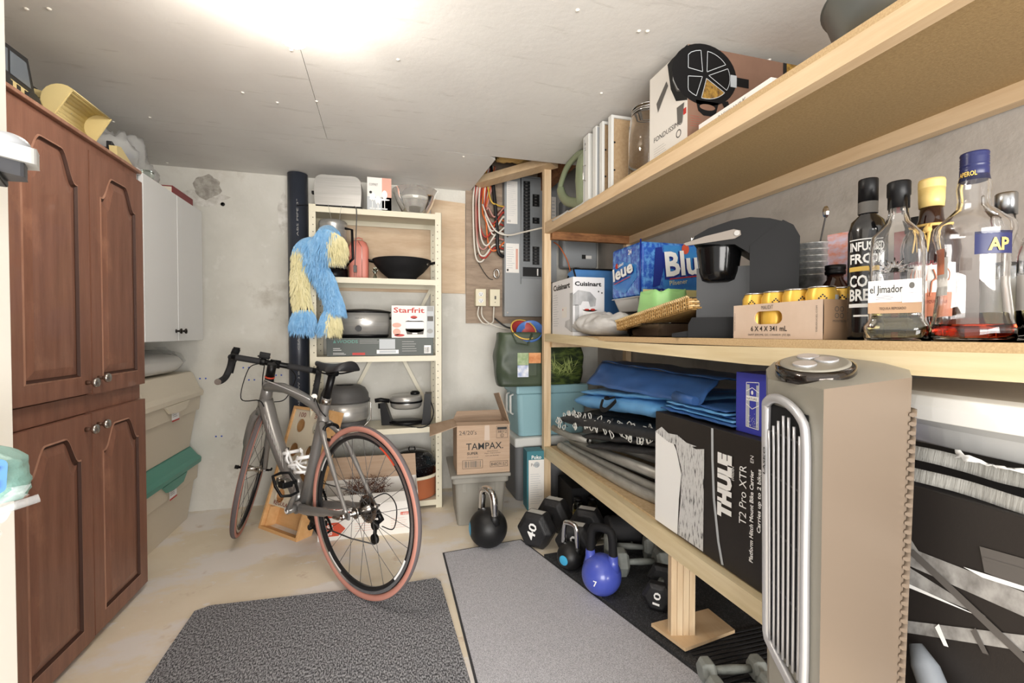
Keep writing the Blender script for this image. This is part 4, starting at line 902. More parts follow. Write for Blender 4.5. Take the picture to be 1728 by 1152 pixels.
# local: x across (0..w), y thickness (front at y=0), z up; slightly rotated in its plane
GW, GH, GD = .335, .675, .085
G = Matrix.Rotation(R_(0), 4, 'Y')
b = B().box((-GW / 2, 0, 0), (-GW / 2 + .016, GD, GH)).box((GW / 2 - .016, 0, 0), (GW / 2, GD, GH)).box((-GW / 2 + .016, 0, 0), (GW / 2 - .016, GD, .016)).box((-GW / 2 + .016, 0, GH - .016), (GW / 2 - .016, GD, GH)).box((-GW / 2 + .016, GD - .006, .016), (GW / 2 - .016, GD, GH - .016))
b.box((-GW / 2 + .016, .02, .016), (-GW / 2 + .03, GD - .006, .12))
b.build('frame', 'birch', t, bevel=.0015)
# face panel with real holes: built as a strip grid round each hole
hl = [(-.075, .57), (.065, .57), (-.075, .435), (.065, .435), (-.075, .30), (.065, .30), (-.075, .185), (.065, .185)]
b = B(); hr = .038; xs = [-GW / 2 + .016, -.005, GW / 2 - .016]; zs = [.13, .243, .365, .50, GH - .016]
for zi in range(4):
    for xi in range(2):
        x0, x1, z0, z1 = xs[xi], xs[xi + 1], zs[zi], zs[zi + 1]
        c = [h for h in hl if x0 < h[0] < x1 and z0 < h[1] < z1][0]; n = 24; V = []
        for y in (.010, .018):
            for i in range(n):
                a = 2 * pi * (i + .5) / n; V.append((c[0] + hr * cos(a), y, c[1] + hr * 1.0 * sin(a)))
            for i in range(n):
                a = 2 * pi * (i + .5) / n; ca, sa = cos(a), sin(a)
                tx = ((x1 - c[0]) if ca > 0 else (x0 - c[0])) / (ca if abs(ca) > 1e-6 else 1e-6); tz = ((z1 - c[1]) if sa > 0 else (z0 - c[1])) / (sa if abs(sa) > 1e-6 else 1e-6); q = min(tx, tz)
                V.append((c[0] + ca * q, y, c[1] + sa * q))
        F = []
        for i in range(n):
            j = (i + 1) % n; F += [(i, n + i, n + j, j), (2 * n + i, 2 * n + j, 3 * n + j, 3 * n + i), (i, j, 2 * n + j, 2 * n + i)]
        # corners
        b.add(V, F)
        for cx, cz in ((x0, z0), (x1, z0), (x1, z1), (x0, z1)):
            vs_ = [V[n + i] for i in range(n)]; aa = math.atan2(cz - c[1], cx - c[0])
            i = int((aa % (2 * pi)) / (2 * pi) * n - .5) % n; b.add([V[n + i], (cx, .010, cz), V[n + (i + 1) % n]], [(0, 1, 2)])
b.build('face_panel', 'board_white', t)
f = Face((0, .0095, 0), (1, 0, 0), (0, 0, 1))
f.text('100', -.105, .618, .026, 'game_red', w=.058, bold=.005).text('300', .030, .618, .026, 'game_red', w=.066, bold=.005).text('100', -.105, .245, .022, 'game_red', w=.05).text('REGULATION', -.11, .138, .020, 'game_red', w=.20, bold=.01)
f.rect(-.145, .235, -.12, .27, 'ink_soft', 2).rect(-.15, .42, -.11, .44, 'ink_soft', 2); f.build('lettering', t)
# ================================================================ WHITE CARTON ON THE FLOOR
t = thing('open_paper_carton', 'open white paper carton with red arrow print holding a dried wreath, behind the rear wheel', 'box', (-.335, 2.475, 0), rz=-2)
W_, D_, H_ = .50, .27, .225
B().box((0, 0, 0), (W_, .004, H_)).box((0, D_ - .004, 0), (W_, D_, H_)).box((0, .004, 0), (.004, D_ - .004, H_)).box((W_ - .004, .004, 0), (W_, D_ - .004, H_)).box((.004, .004, 0), (W_ - .004, D_ - .004, .004)).build('carton', 'paper', t)
B().hexa([(0, D_, H_), (W_, D_, H_), (W_, D_ + .003, H_), (0, D_ + .003, H_), (.005, D_ + .03, H_ + .12), (W_ - .005, D_ + .03, H_ + .12), (W_ - .005, D_ + .033, H_ + .12), (.005, D_ + .033, H_ + .12)]).build('back_flap', 'cardboard', t)
B().hexa([(0, -.001, H_), (W_, -.001, H_), (W_, .002, H_), (0, .002, H_), (0, -.07, H_ - .03), (W_, -.07, H_ - .03), (W_, -.069, H_ - .028), (0, -.069, H_ - .028)]).build('front_flap', 'paper', t)
f = Face((0, 0, 0), (1, 0, 0), (0, 0, 1)); mat('arrow_red', '#d0553a', .5)
f.poly([(.02, .02), (.10, .02), (.135, .055), (.10, .09), (.02, .09)], 'arrow_red').text('92', .045, .058, .022, 'white_print', bold=.02).text('20', .045, .028, .018, 'white_print', bold=.02)
f.text('STAPLES', .03, .155, .018, 'red_print', w=.09, bold=.02).rect(.015, .115, .17, .14, 'arrow_red').text('10 REAMS', .36, .17, .016, 'print_grey', w=.10).rect(.41, .10, .47, .115, 'arrow_red', 2).text('148BRI', .415, .102, .010, 'white_print', k=3).lines(.18, .03, .30, .08, 4, 'print_pink', .12).lines(.36, .03, .46, .09, 5, 'print_pink', .12); f.build('print', t)
mat('twig', '#5c3524', .9)
t = thing('dried_wreath', 'bundle of brown dried twigs lying in the open white carton', 'wreath', (-.10, 2.60, .13))
b = B(); rg = random.Random(4)
for k in range(420):
    a = rg.uniform(0, 2 * pi); r_ = rg.uniform(.04, .10); p = Vector((1.2 * r_ * cos(a), r_ * .9 * sin(a), rg.uniform(.02, .12))); d = Vector((rg.uniform(-1, 1), rg.uniform(-1, 1), rg.uniform(-.2, .8))).normalized() * rg.uniform(.02, .05)
    b.tube([p, p + d * .6 + Vector((0, 0, .004)), p + d], .0012, 3, cap=False)
b.build('twigs', 'twig', t)['kind'] = 'stuff'
# ================================================================ ELECTRICAL PANEL CORNER
PB = Y1 - .017
t = thing('breaker_panel', 'grey steel electrical breaker panel with directory labels on the back wall', 'electrical panel', (0, 0, 0))
B().box((.790, 3.02, 1.175), (1.115, PB, 2.145)).build('enclosure', 'panel_grey', t, bevel=.003)
d = B().box((.905, 3.012, 1.44), (1.075, 3.02, 2.13)).build('cover_door', 'panel_grey_d', t, bevel=.002)
B().tube([(.905, 3.014, 1.40), (.905, 3.012, 2.13), (1.08, 3.010, 2.13), (1.085, 3.012, 1.45)], .004).build('door_frame', 'panel_grey', d)
b = None
def breaker(x0, x1, z0, z1):
    q = B().box((x0, 3.004, z0 + .001), (x1, 3.012, z1 - .001)); o = q.build('breaker', 'breaker', t)
    c = (z0 + z1) / 2; B().box((x0 + .012, 2.998, c - .005), (x0 + .026, 3.004, c + .005)).build('switch', 'dark_grey', o)
for k in range(24): breaker(.922, .968, 2.105 - k * .023 - .022, 2.105 - k * .023)
for z1, n in ((2.02, 4), (1.86, 2), (1.66, 6)):
    for k in range(n): breaker(.988, 1.036, z1 - (k + 1) * .021, z1 - k * .021)
q = B().box((.918, 3.004, 1.452), (1.05, 3.012, 1.515)).build('main_breaker', 'breaker', t); B().box((1.018, 2.998, 1.458), (1.026, 3.004, 1.505)).build('switch', 'white_print', q)
f = Face((0, 3.0195, 0), (1, 0, 0), (0, 0, 1)); f.rect(.805, 1.81, .882, 2.10, 'paper').rect(.800, 1.475, .893, 1.675, 'paper'); f.lines(.812, 1.86, .876, 2.08, 16, 'print_grey', .12).lines(.806, 1.50, .865, 1.655, 10, 'print_grey', .2).text('SQ', .812, 1.822, .012, 'ink').rect(.870, 1.50, .885, 1.64, 'print_pink', 2).rect(.806, 1.485, .818, 1.50, 'ink', 2); f.build('label', t)
for x, z in ((.81, 1.72), (1.10, 1.60), (.81, 1.20)): B().cyl((x, 3.0205, z), (x, 3.014, z), .006, n=10).build('screw', 'nickel', t)
t = thing('second_panel', 'narrow grey electrical box with a paper label behind the shelving post', 'electrical panel', (0, 0, 0))
B().box((1.125, 3.03, 1.42), (1.175, PB, 2.12)).build('enclosure', 'panel_grey', t, bevel=.002); Face((0, 3.0295, 0), (1, 0, 0), (0, 0, 1)).rect(1.135, 1.74, 1.168, 2.02, 'paper').lines(1.138, 1.76, 1.165, 2.0, 10, 'print_grey').build('label', t)
t = thing('meter_box', 'pale grey rounded meter enclosure with a small dark window high in the corner', 'meter box', (0, 0, 0))
B().box((1.205, 2.98, 1.52), (1.47, PB, 2.0)).build('enclosure', 'panel_grey', t, bevel=.02, seg=4); f = Face((0, 2.9795, 0), (1, 0, 0), (0, 0, 1)).rect(1.345, 1.585, 1.375, 1.615, 'ink').rect(1.375, 1.588, 1.42, 1.61, 'paper'); f.build('window', t)
B().cyl((1.31, 3.02, 1.36), (1.31, 3.02, 1.52), .038, n=20).lathe([(.045, 0), (.045, .03), (.038, .035)], 20, (1.31, 3.02, 1.49)).build('conduit', 'nickel', t)
for k, (x, lb) in enumerate(((.592, 'ivory wall box with two sockets beside the grey panel'), (.690, 'ivory wall box with a single switch plate nearer the grey panel'))):
    t = thing('power_outlet', lb, 'socket', (x, 3.0, 1.245)); mat('ivory%d' % k, '#dcd5bb', .4)
    B().box((0, .03, 0), (.068, PB - 3.0, .112)).build('back_box', 'ivory0', t, bevel=.004); B().box((-.001, .022, -.002), (.069, .030, .114)).build('plate', 'ivory0', t, bevel=.003)
    f = Face((0, .0215, 0), (1, 0, 0), (0, 0, 1))
    if k == 0:
        for z in (.034, .078): f.disc(.034, z, .017, .015, 'white_lam').rect(.026, z - .002, .028, z + .008, 'ink', 2).rect(.040, z - .002, .042, z + .008, 'ink', 2).disc(.034, z - .008, .003, .003, 'ink', 2)
    else: f.rect(.030, .045, .042, .068, 'ink_soft').disc(.034, .025, .003, .003, 'ink')
    f.build('socket_face', t)
mat('wire_white', '#d8d3c8', .5); mat('wire_red', '#a4362d', .5); mat('wire_orange', '#cf6a35', .5); mat('wire_black', '#1c1c1d', .5); mat('wire_yellow', '#c9a545', .5); mat('wire_pink', '#b5847b', .5); mat('wire_brown', '#5b3327', .5)
def wire(pts, m_, lab, r=.006, nm='cable', grp='cables feeding the breaker panel'):
    o = B().tube(spline(pts, 7), r, 7).build(nm, m_, None); o['label'] = lab; o['category'] = 'cable'
    if grp: o['group'] = grp
    return o
rg = random.Random(11)
cols = ['wire_white', 'wire_red', 'wire_white', 'wire_pink', 'wire_white', 'wire_brown', 'wire_red', 'wire_orange', 'wire_white', 'wire_red', 'wire_brown', 'wire_white', 'wire_orange', 'wire_pink']
zs = [1.62, 1.64, 1.66, 1.70, 1.74, 1.76, 1.80, 1.83, 1.85, 1.88, 1.90, 1.78, 1.68, 1.92]
nmz = dict(wire_white='white', wire_red='dark red', wire_pink='dusty pink', wire_brown='brown', wire_orange='orange')
for i, (m_, z) in enumerate(zip(cols, zs)):
    x0 = .57 + .009 * i; xm = .575 + .008 * i + rg.uniform(-.01, .02); zl = z - .05 - rg.uniform(0, .05)
    y = 3.06 - .004 * (i % 5)
    wire([(x0 + .05, y, 2.20), (x0 + .02, y, 2.05), (xm, y - .01, 1.90), (xm + .01, y - .025, zl + .06), (xm + .05, y - .03, zl), (xm + .12, y - .025, z), (.788, y - .012, z)], m_, '%s house cable, %s from the outer edge of the bundle beside the breaker panel' % (nmz[m_], ['first', 'second', 'third', 'fourth', 'fifth', 'sixth', 'seventh', 'eighth', 'ninth', 'tenth', 'eleventh', 'twelfth', 'thirteenth', 'fourteenth'][i]))
wire([(.70, 3.05, 2.2), (.72, 3.03, 2.0), (.735, 3.02, 1.80), (.745, 3.02, 1.62), (.787, 3.035, 1.585)], 'wire_black', 'thick black cable dropping straight into the lower side of the breaker panel', .013, grp=None)
wire([(.66, 3.05, 2.2), (.69, 3.02, 1.97), (.74, 3.02, 1.93), (.788, 3.03, 1.925)], 'wire_yellow', 'yellow cable entering the breaker panel highest of the bundle', .006, grp=None)
wire([(.64, 3.03, 1.93), (.67, 3.0, 1.83), (.72, 2.97, 1.74), (.80, 2.95, 1.715), (.88, 2.85, 1.72), (.95, 2.72, 1.72), (.955, 2.66, 1.70)], 'wire_white', 'single white cable crossing the breaker panel towards the shelving post', .0055, grp=None)
wire([(.63, 3.06, 1.62), (.60, 3.05, 1.58), (.64, 3.06, 1.50), (.69, 3.07, 1.44), (.72, 3.07, 1.43)], 'wire_black', 'thin black wire hanging on the old plywood above the sockets', .0025, grp=None)
o = B().tube(arc(0, 0, .018, 0, 360, 14) and [(.745 + .018 * cos(a), 3.065, 1.47 + .03 * sin(a)) for a in [6.283 * i / 14 for i in range(14)]], .006, 8, closed=True).build('cable_clamp', 'nickel'); o['label'] = 'small metal cable clamp under the cable bundle'; o['category'] = 'clamp'
wire([(.615, 3.04, 1.24), (.605, 3.02, 1.18), (.64, 3.0, 1.125), (.70, 3.0, 1.13), (.715, 3.03, 1.18), (.72, 3.04, 1.24)], 'wire_white', 'white flex looping between the two ivory wall boxes', .005, grp=None)
wire([(.635, 3.04, 1.24), (.635, 3.01, 1.17), (.70, 2.99, 1.115), (.85, 3.0, 1.085), (1.10, 3.03, 1.11)], 'wire_white', 'white flex running from the first ivory box along under the grey panel', .005, grp=None)
wire([(.72, 3.02, 1.16), (.80, 2.99, 1.10), (.90, 2.98, 1.10), (.98, 3.0, 1.12)], 'wire_black', 'black flex lying under the grey breaker panel', .006, grp=None)
wire([(1.15, 3.02, 1.70), (1.17, 2.965, 1.66), (1.215, 2.93, 1.56), (1.25, 2.95, 1.46), (1.27, 3.01, 1.44)], 'wire_orange', 'thin tan cable slanting in front of the meter box', .004, grp=None)
wire([(1.48, 3.05, 1.75), (1.47, 3.02, 1.55), (1.50, 3.05, 1.35)], 'wire_white', 'white cable hanging in the room corner beside the meter box', .004, grp=None)
# ================================================================ CARTON ON GREY TOTE
mat('tote_grey', '#8b8880', .5)
t = thing('grey_tote', 'grey plastic tote without a tight lid under the brown carton', 'storage box', (.515, 2.62, 0), rz=-4)
b = B(); loft(b, [rr3(-.125, -.16, .125, .16, 0, .02), rr3(-.14, -.18, .14, .18, .24, .02), rr3(-.155, -.195, .155, .195, .242, .02), rr3(-.155, -.195, .155, .195, .285, .02)], sm=False); b.build('tub_body', 'tote_grey', t, bevel=.004)
B().box((-.165, -.205, .272), (.165, .205, .292)).build('lid', 'tote_grey', t, bevel=.006)
for x in (-.09, .0, .09): B().box((x - .01, -.182, .19), (x + .01, -.17, .24)).build('rib', 'tote_grey', t)
t = thing('open_brown_carton', 'open brown cardboard carton with black printing standing on the grey tote', 'box', (.372, 2.44, .293), rz=-3)
W_, D_, H_ = .292, .22, .262
B().box((0, 0, 0), (W_, .004, H_)).box((0, D_ - .004, 0), (W_, D_, H_)).box((0, .004, 0), (.004, D_ - .004, H_)).box((W_ - .004, .004, 0), (W_, D_ - .004, H_)).box((.004, .004, 0), (W_ - .004, D_ - .004, .004)).build('carton', 'cardboard', t)
def flap(p0, p1, p2, p3, m_='cardboard'):
    a, b_, c, d = map(Vector, (p0, p1, p2, p3)); n_ = (b_ - a).cross(c - b_).normalized() * .003; q = B().hexa([a, b_, c, d, a + n_, b_ + n_, c + n_, d + n_]); return q.build('flap', m_, t)
flap((0, 0, H_), (0, D_, H_), (-.135, D_ + .01, H_ - .03), (-.145, -.01, H_ - .045)); flap((W_, 0, H_), (W_, D_, H_), (W_ - .045, D_ + .03, H_ + .14), (W_ - .05, .06, H_ + .17)); flap((0, D_, H_), (W_, D_, H_), (W_ - .02, D_ - .02, H_ + .05), (.02, D_ - .02, H_ + .05)); flap((0.0, 0, H_), (W_, 0, H_), (W_, .05, H_ + .008), (0, .05, H_ + .01))
f = Face((0, 0, 0), (1, 0, 0), (0, 0, 1)).text("24/20's", .012, .215, .022, 'ink', w=.095, bold=-.005).text('TAMPAX.', .05, .132, .036, 'ink', w=.205, bold=.008).text('SUPER', .055, .105, .014, 'ink', w=.06, bold=.02)
f.text('absorbency', .165, .117, .006, 'ink', w=.06).text("degre d'absorption", .15, .106, .006, 'ink', w=.09).text('unscented', .055, .088, .007, 'ink_soft', w=.06).text('non parfumes', .155, .092, .006, 'ink', w=.075)
f.line([(.03, .03), (.14, .03), (.14, .075), (.03, .075), (.03, .03)], .0018, 'ink').bars(.038, .036, .132, .070, 'ink_soft', 13).line([(.182, .032), (.28, .032), (.28, .062), (.182, .062), (.182, .032)], .0018, 'ink').text('84829157', .187, .038, .017, 'ink', w=.088)
f.line([(.218, .19), (.28, .19), (.28, .255), (.218, .255), (.218, .19)], .0016, 'ink').text('38012', .223, .217, .016, 'ink', w=.052).rect(.222, .236, .276, .250, 'ink', 2).ring(.249, .203, .010, .002, 'ink', 2).text('K', .245, .198, .009, 'ink')
f.poly([(.15, .18), (.18, .18), (.178, H_), (.152, H_)], 'cardboard_pale'); f.build('print', t)
# ================================================================ COOLERS, BAG, BOOK BOX
mat('cooler_blue', '#8fb6c0', .4); mat('cooler_grey', '#6f7072', .5); mat('white_plastic', '#dcdcd8', .4)
t = thing('grey_cooler', 'dark grey cooler with a pale lid standing on the floor under the blue one', 'cooler', (.98, 2.87, 0))
b = B(); loft(b, [rr3(-.185, -.13, .185, .16, 0, .03), rr3(-.195, -.14, .195, .17, .34, .03)], sm=False); b.build('tub_body', 'cooler_grey', t, bevel=.006); B().box((-.20, -.145, .34), (.20, .175, .40)).build('lid', 'white_plastic', t, bevel=.012, seg=3)
t = thing('blue_cooler', 'pale blue hard cooler with a white side handle standing on the grey cooler', 'cooler', (1.03, 2.88, .402))
b = B(); loft(b, [rr3(-.21, -.12, .24, .15, 0, .03), rr3(-.225, -.13, .25, .16, .27, .03)], sm=False); b.build('tub_body', 'cooler_blue', t, bevel=.006)
B().box((-.235, -.14, .27), (.26, .17, .325)).build('lid', 'cooler_blue', t, bevel=.012, seg=3)
B().tube([(-.225, -.03, .26), (-.245, -.03, .25), (-.245, -.03, .14), (-.225, -.03, .13)], .008).tube([(-.225, .06, .26), (-.245, .06, .25), (-.245, .06, .14), (-.225, .06, .13)], .008).build('handle', 'white_plastic', t)
B().box((-.05, -.15, .25), (-.02, -.13, .31)).build('latch', 'dark_grey', t, bevel=.004)
mat('book_teal', '#3f7f8c', .5)
t = thing('craft_box', 'tall narrow teal and white box standing on the floor beside the shelving post', 'box', (.815, 2.585, 0), rz=-4)
B().box((0, 0, 0), (.105, .10, .352)).build('carton', 'book_teal', t, bevel=.001); f = Face((0, 0, 0), (1, 0, 0), (0, 0, 1)).rect(.010, .0, .105, .30, 'paper').text('Poko', .028, .305, .022, 'white_print', w=.06, bold=.02).disc(.06, .27, .018, .018, 'print_grey', 2).lines(.02, .03, .095, .22, 14, 'print_grey', .15).text('Powp', .025, .262, .018, 'ink_soft', w=.05); f.build('print', t)
mat('bag_green', '#3a4438', .45, h2='#46523f', vs=6, bump=.3, bs=14); mat('palm', '#55652f', .5, h2='#23301b', vs=14, stretch=(1, 1, 3), vlo=.42, vhi=.58); mat('bowl_blue', '#4c72b4', .35); mat('bowl_red', '#a03a36', .4); mat('yellow_rim', '#dcb85c', .4); mat('photo_orange', '#c77b45', .5, h2='#e0a571', vs=20); mat('photo_blue', '#8fa3cf', .5, h2='#e9ecf3', vs=30); mat('photo_green', '#7f9a6b', .5, h2='#c2cba8', vs=15)
t = thing('green_shopping_bag', 'dark green reusable shopping bag with four small photos standing on the blue cooler', 'bag', (.84, 2.80, .728), rz=-4)
b = B(); 
def sack(sx, sy, h, sd, lean=0):
    def fn(u, v):
        a = 2 * pi * u; cx = abs(cos(a)) ** .45 * (1 if cos(a) > 0 else -1); cy = abs(sin(a)) ** .45 * (1 if sin(a) > 0 else -1); q = .92 + .12 * sin(pi * min(1, v * 1.1))
        return (sx * cx * q + .012 * nz(u * 12 + sd, v * 4), sy * cy * q + .010 * nz(u * 12 + sd, v * 4, 5), h * v + .008 * nz(u * 6, sd) * v)
    return fn
fn = sack(.165, .10, .335, 3); b.grid(fn, 56, 18, cu=True); b.f.append(tuple(reversed(range(56)))); b.m.append(0); b.s.append(False); b.build('bag_body', 'bag_green', t, solid=.002)
f = Face((-.045, -.109, .06), (1, 0, 0), (0, 0, 1), .001)
f.rect(0, .075, .07, .15, 'photo_green').rect(.072, .085, .15, .15, 'photo_orange').rect(0, 0, .07, .073, 'photo_blue').rect(.072, .01, .12, .083, 'bag_green'); f.build('print', t)
B().tube([(-.08, -.10, .33), (-.05, -.115, .27), (.02, -.115, .26), (.05, -.10, .33)], .007, sq=.4).build('handle', 'bag_green', t)
t = thing('blue_bowl', 'shiny blue plastic bowl tipped in the top of the green shopping bag', 'bowl', (.90, 2.78, 1.035), rx=50, rz=-25); B().lathe([(0, 0), (.04, 0), (.07, .03), (.082, .065), (.086, .065), (.073, .025), (.042, -.006), (0, -.006)], 32).build('bowl', 'bowl_blue', t); B().lathe([(.045, .006), (.047, .012)], 24, cap=False).lathe([(.056, .016), (.058, .022)], 24, cap=False).lathe([(.03, .002), (.032, .006)], 24, cap=False).build('stripes', 'bowl_red', t)
t = thing('red_bowl', 'rusty red bowl with a yellow rim behind the blue bowl in the green bag', 'bowl', (.835, 2.80, 1.035), rx=48, rz=8); B().lathe([(0, 0), (.04, 0), (.072, .035), (.08, .07), (.075, .07), (.06, .035), (0, .008)], 28).build('bowl', 'bowl_red', t); B().lathe([(.0805, .066), (.086, .07), (.086, .076), (.078, .074)], 28, cap=False).build('rim', 'yellow_rim', t)
t = thing('palm_print_bag', 'large bag printed with green palm leaves on the blue cooler behind the post', 'bag', (1.12, 2.86, .728), rz=4); b = B(); fn = sack(.15, .105, .29, 9); b.grid(fn, 48, 16, cu=True); b.f.append(tuple(range(48 * 16, 48 * 17))); b.m.append(0); b.s.append(False); b.build('bag_body', 'palm', t)
b = B(); rg = random.Random(8)
mat('palm_leaf', '#94a25c', .5)
for k in range(46):
    a = rg.uniform(-1.2, 1.6); x = -.06 + rg.uniform(-.04, .12); z = .05 + rg.uniform(0, .06); l = rg.uniform(.06, .13); y = -.113
    b.add([(x, y, z), (x + l * .5 * sin(a) - .003, y - .001, z + l * .5 * cos(a)), (x + l * sin(a), y, z + l * cos(a)), (x + l * .5 * sin(a) + .004, y - .001, z + l * .5 * cos(a))], [(0, 1, 2, 3)])
b.build('leaf_print', 'palm_leaf', t)
# ================================================================ THINGS UNDER THE LOWEST SHELF
mat('iron_black', '#1e1e20', .5, h2='#28282a', vs=20, bump=.4, bs=120); mat('iron_grey', '#7f8481', .55, h2='#90948f', vs=20, bump=.4, bs=120); mat('kb_blue', '#4553ae', .3, coat=.3); mat('kb_black', '#141415', .45, bump=.15, bs=200); mat('sticker_blue', '#3f9fc8', .4); mat('worn_white', '#bdbcb8', .6)
def hexpoly(r, fl=1.0): return [(r * cos(R_(30 + 60 * i)), r * sin(R_(30 + 60 * i)) * fl) for i in range(6)]
def dumbbell(loc, rz, R, hl_, gl, gr, m_, gm, label, num=None, rot=0, grp='hex dumbbells under the lowest shelf', zt=0, cap=None):
    """axis along local y; heads hexagonal with bevelled ends; lies on a flat"""
    t = thing('hex_dumbbell', label, 'dumbbell', loc, rz, grp); ap = R * cos(R_(30))
    def hexr(r, y): return [(r * cos(R_(60 * i)), y, ap + r * sin(R_(60 * i))) for i in range(6)]
    for s_ in (-1, 1):
        b = B(); y0 = s_ * gl / 2; y1 = s_ * (gl / 2 + hl_); loft(b, [hexr(R * .72, y0), hexr(R, y0 + s_ * hl_ * .22), hexr(R, y0 + s_ * hl_ * .78), hexr(R * .74, y1)], sm=False)
        h = b.build('head', m_, t, bevel=R * .06)
        if cap: Face((0, 0, 2 * ap), (1, 0, 0), (0, 1, 0), .001).rect(-R * .42, y0 + s_ * hl_ * .3 if s_ > 0 else y1 + hl_ * .25, R * .42, (y0 + s_ * hl_ * .3 if s_ > 0 else y1 + hl_ * .25) + hl_ * .42, 'worn_white').build('worn_paint', h)
    B().tube([(0, -gl / 2, ap), (0, -gl / 4, ap), (0, 0, ap), (0, gl / 4, ap), (0, gl / 2, ap)], [gr * .9, gr, gr * 1.12, gr, gr * .9], 16).build('handle', gm, t)
    if num:
        f = Face((0, -(gl / 2 + hl_) - .0, ap), (1, 0, 0), (0, 0, 1), .0015); f.text(num, R * .20 * (rot != 0), -R * .22 * (rot == 0), R * .42, 'white_print', rot=rot, bold=.02, center=True, w=R * .85); f.build('number', t)
    return t
dumbbell((.80, 2.21, .001), -46, .098, .105, .10, .018, 'iron_black', 'iron_black', 'large black hex dumbbell marked 40 nearest the standing kettlebell', '40', 78, cap=True)
dumbbell((.925, 2.04, .001), -40, .096, .105, .10, .018, 'iron_black', 'iron_black', 'large black hex dumbbell with worn white flats behind the small kettlebell', '40', 70, cap=True)
dumbbell((1.11, 2.06, .001), -137, .060, .062, .12, .014, 'iron_grey', 'iron_grey', 'grey cast dumbbell behind the blue kettlebell, farthest of the three grey ones')
dumbbell((1.097, 1.883, .013), -114.6, .060, .058, .12, .013, 'iron_grey', 'iron_grey', 'grey cast dumbbell in the middle of the three grey ones behind the blue kettlebell')
dumbbell((1.07, 1.742, .013), -104, .060, .055, .12, .013, 'iron_grey', 'iron_grey', 'grey cast dumbbell nearest the small dumbbell marked 10')
dumbbell((1.04, 1.555, .013), -40, .058, .050, .095, .013, 'iron_black', 'iron_grey', 'small black hex dumbbell marked 10 beside the fluted wooden foot', '10', 82)
dumbbell((1.0, 1.122, .018), -102, .037, .042, .115, .012, 'iron_grey', 'iron_grey', 'grey 3 pound dumbbell lying on the ribbed mat, nearer the wooden foot plate', None, 0, 'small grey dumbbells on the ribbed mat')
dumbbell((.975, 1.052, .018), -100, .037, .042, .115, .012, 'iron_grey', 'iron_grey', 'grey 3 pound dumbbell lying on the ribbed mat, nearer the tower fan', None, 0, 'small grey dumbbells on the ribbed mat')
def kettlebell(loc, rz, R, m_, hm, label, sticker=None, hh=1.0, rx=0, num=None):
    t = thing('kettlebell', label, 'kettlebell', loc, rz, 'kettlebells on the floor', rx=rx)
    p = []; 
    for i in range(21):
        a = -pi / 2 + pi * i / 20; z = R * sin(a); p.append((R * cos(a), z))
    zb = -R * .93; p = [(0, zb)] + [(math.sqrt(max(0, R * R - zb * zb)), zb)] + [q for q in p if q[1] > zb]
    B().lathe([(r, z - zb) for r, z in p], 48).build('bell', m_, t)
    w_ = R * .62; hr = R * (.19 if m_ == 'kb_black' else .21); z0 = R * .62 - zb; zt = z0 + R * 1.15 * hh
    pts = spline([(-w_ * .98, 0, z0 - R * .08), (-w_ * 1.0, 0, z0 + R * .45), (-w_ * .86, 0, zt - R * .22), (-w_ * .40, 0, zt), (w_ * .40, 0, zt), (w_ * .86, 0, zt - R * .22), (w_ * 1.0, 0, z0 + R * .45), (w_ * .98, 0, z0 - R * .08)], 5)
    B().tube(pts, hr, 14).build('handle', hm, t)
    b = B()
    for s_ in (-1, 1): b.tube([(s_ * w_ * .96, 0, z0 - R * .22), (s_ * w_ * .99, 0, z0 + R * .12), (s_ * w_, 0, z0 + R * (.22 if m_ == 'kb_black' else .50))], [hr * 1.8, hr * 1.25, hr * 1.1], 16)
    b.build('collar', m_, t)
    if sticker is not None:
        b = B(); a0 = R_(sticker)
        def st(u, v):
            r_ = .36 * v; a = 2 * pi * u; lat = r_ * sin(a); lon = a0 + r_ * cos(a); q = R * 1.006; return (q * cos(lat) * cos(lon), q * cos(lat) * sin(lon), q * sin(lat) - zb)
        b.grid(st, 24, 5, cu=True); b.build('sticker', 'sticker_blue' if sticker > -160 else 'print_grey', t)
    if num:
        f = Face((0, -R * 1.0, -zb), (1, 0, 0), (0, 0, 1), .0005); f.text(num, -.0, -.012, .022, 'white_print', bold=.02); f.build('number', t)
    return t
kettlebell((.492, 2.205, .001), -72, .096, 'kb_black', 'chrome', 'black kettlebell with a chrome handle standing alone before the brown carton', -112, 1.15)
kettlebell((.792, 1.868, .012), -60, .060, 'kb_black', 'chrome', 'small black kettlebell with a chrome handle and bright blue sticker', -85, 1.55)
kettlebell((.842, 1.665, .008), -50, .080, 'kb_blue', 'black_matte', 'glossy blue kettlebell with a black handle on the grey mat', None, 1.5, num='7')
t = thing('black_speaker', 'dark box with small bottles and cords under the far end of the lowest shelf', 'box', (1.18, 2.46, .0), rz=-3); B().box((-.17, -.12, 0), (.20, .13, .19)).build('case', 'black_matte', t, bevel=.004)
mat('jar_gold', '#b79a4c', .4)
for i, (x, y) in enumerate(((1.02, 2.30), (1.10, 2.29))):
    t = thing('small_jar', ('squat clear jar with a gold label nearer the shelving post, under the lowest shelf', 'squat clear jar with a gold label farther from the shelving post, under the lowest shelf')[i], 'jar', (x, y, 0), group='jars under the lowest shelf'); B().lathe([(0, 0), (.026, 0), (.030, .01), (.030, .11), (.02, .13), (.02, .14), (0, .14)], 20).build('jar', 'glass_green', t); B().lathe([(.0305, .03), (.0305, .08)], 20, cap=False).build('label', 'jar_gold', t); B().lathe([(.022, .135), (.022, .155), (0, .155)], 16).build('lid', 'black_plastic', t)
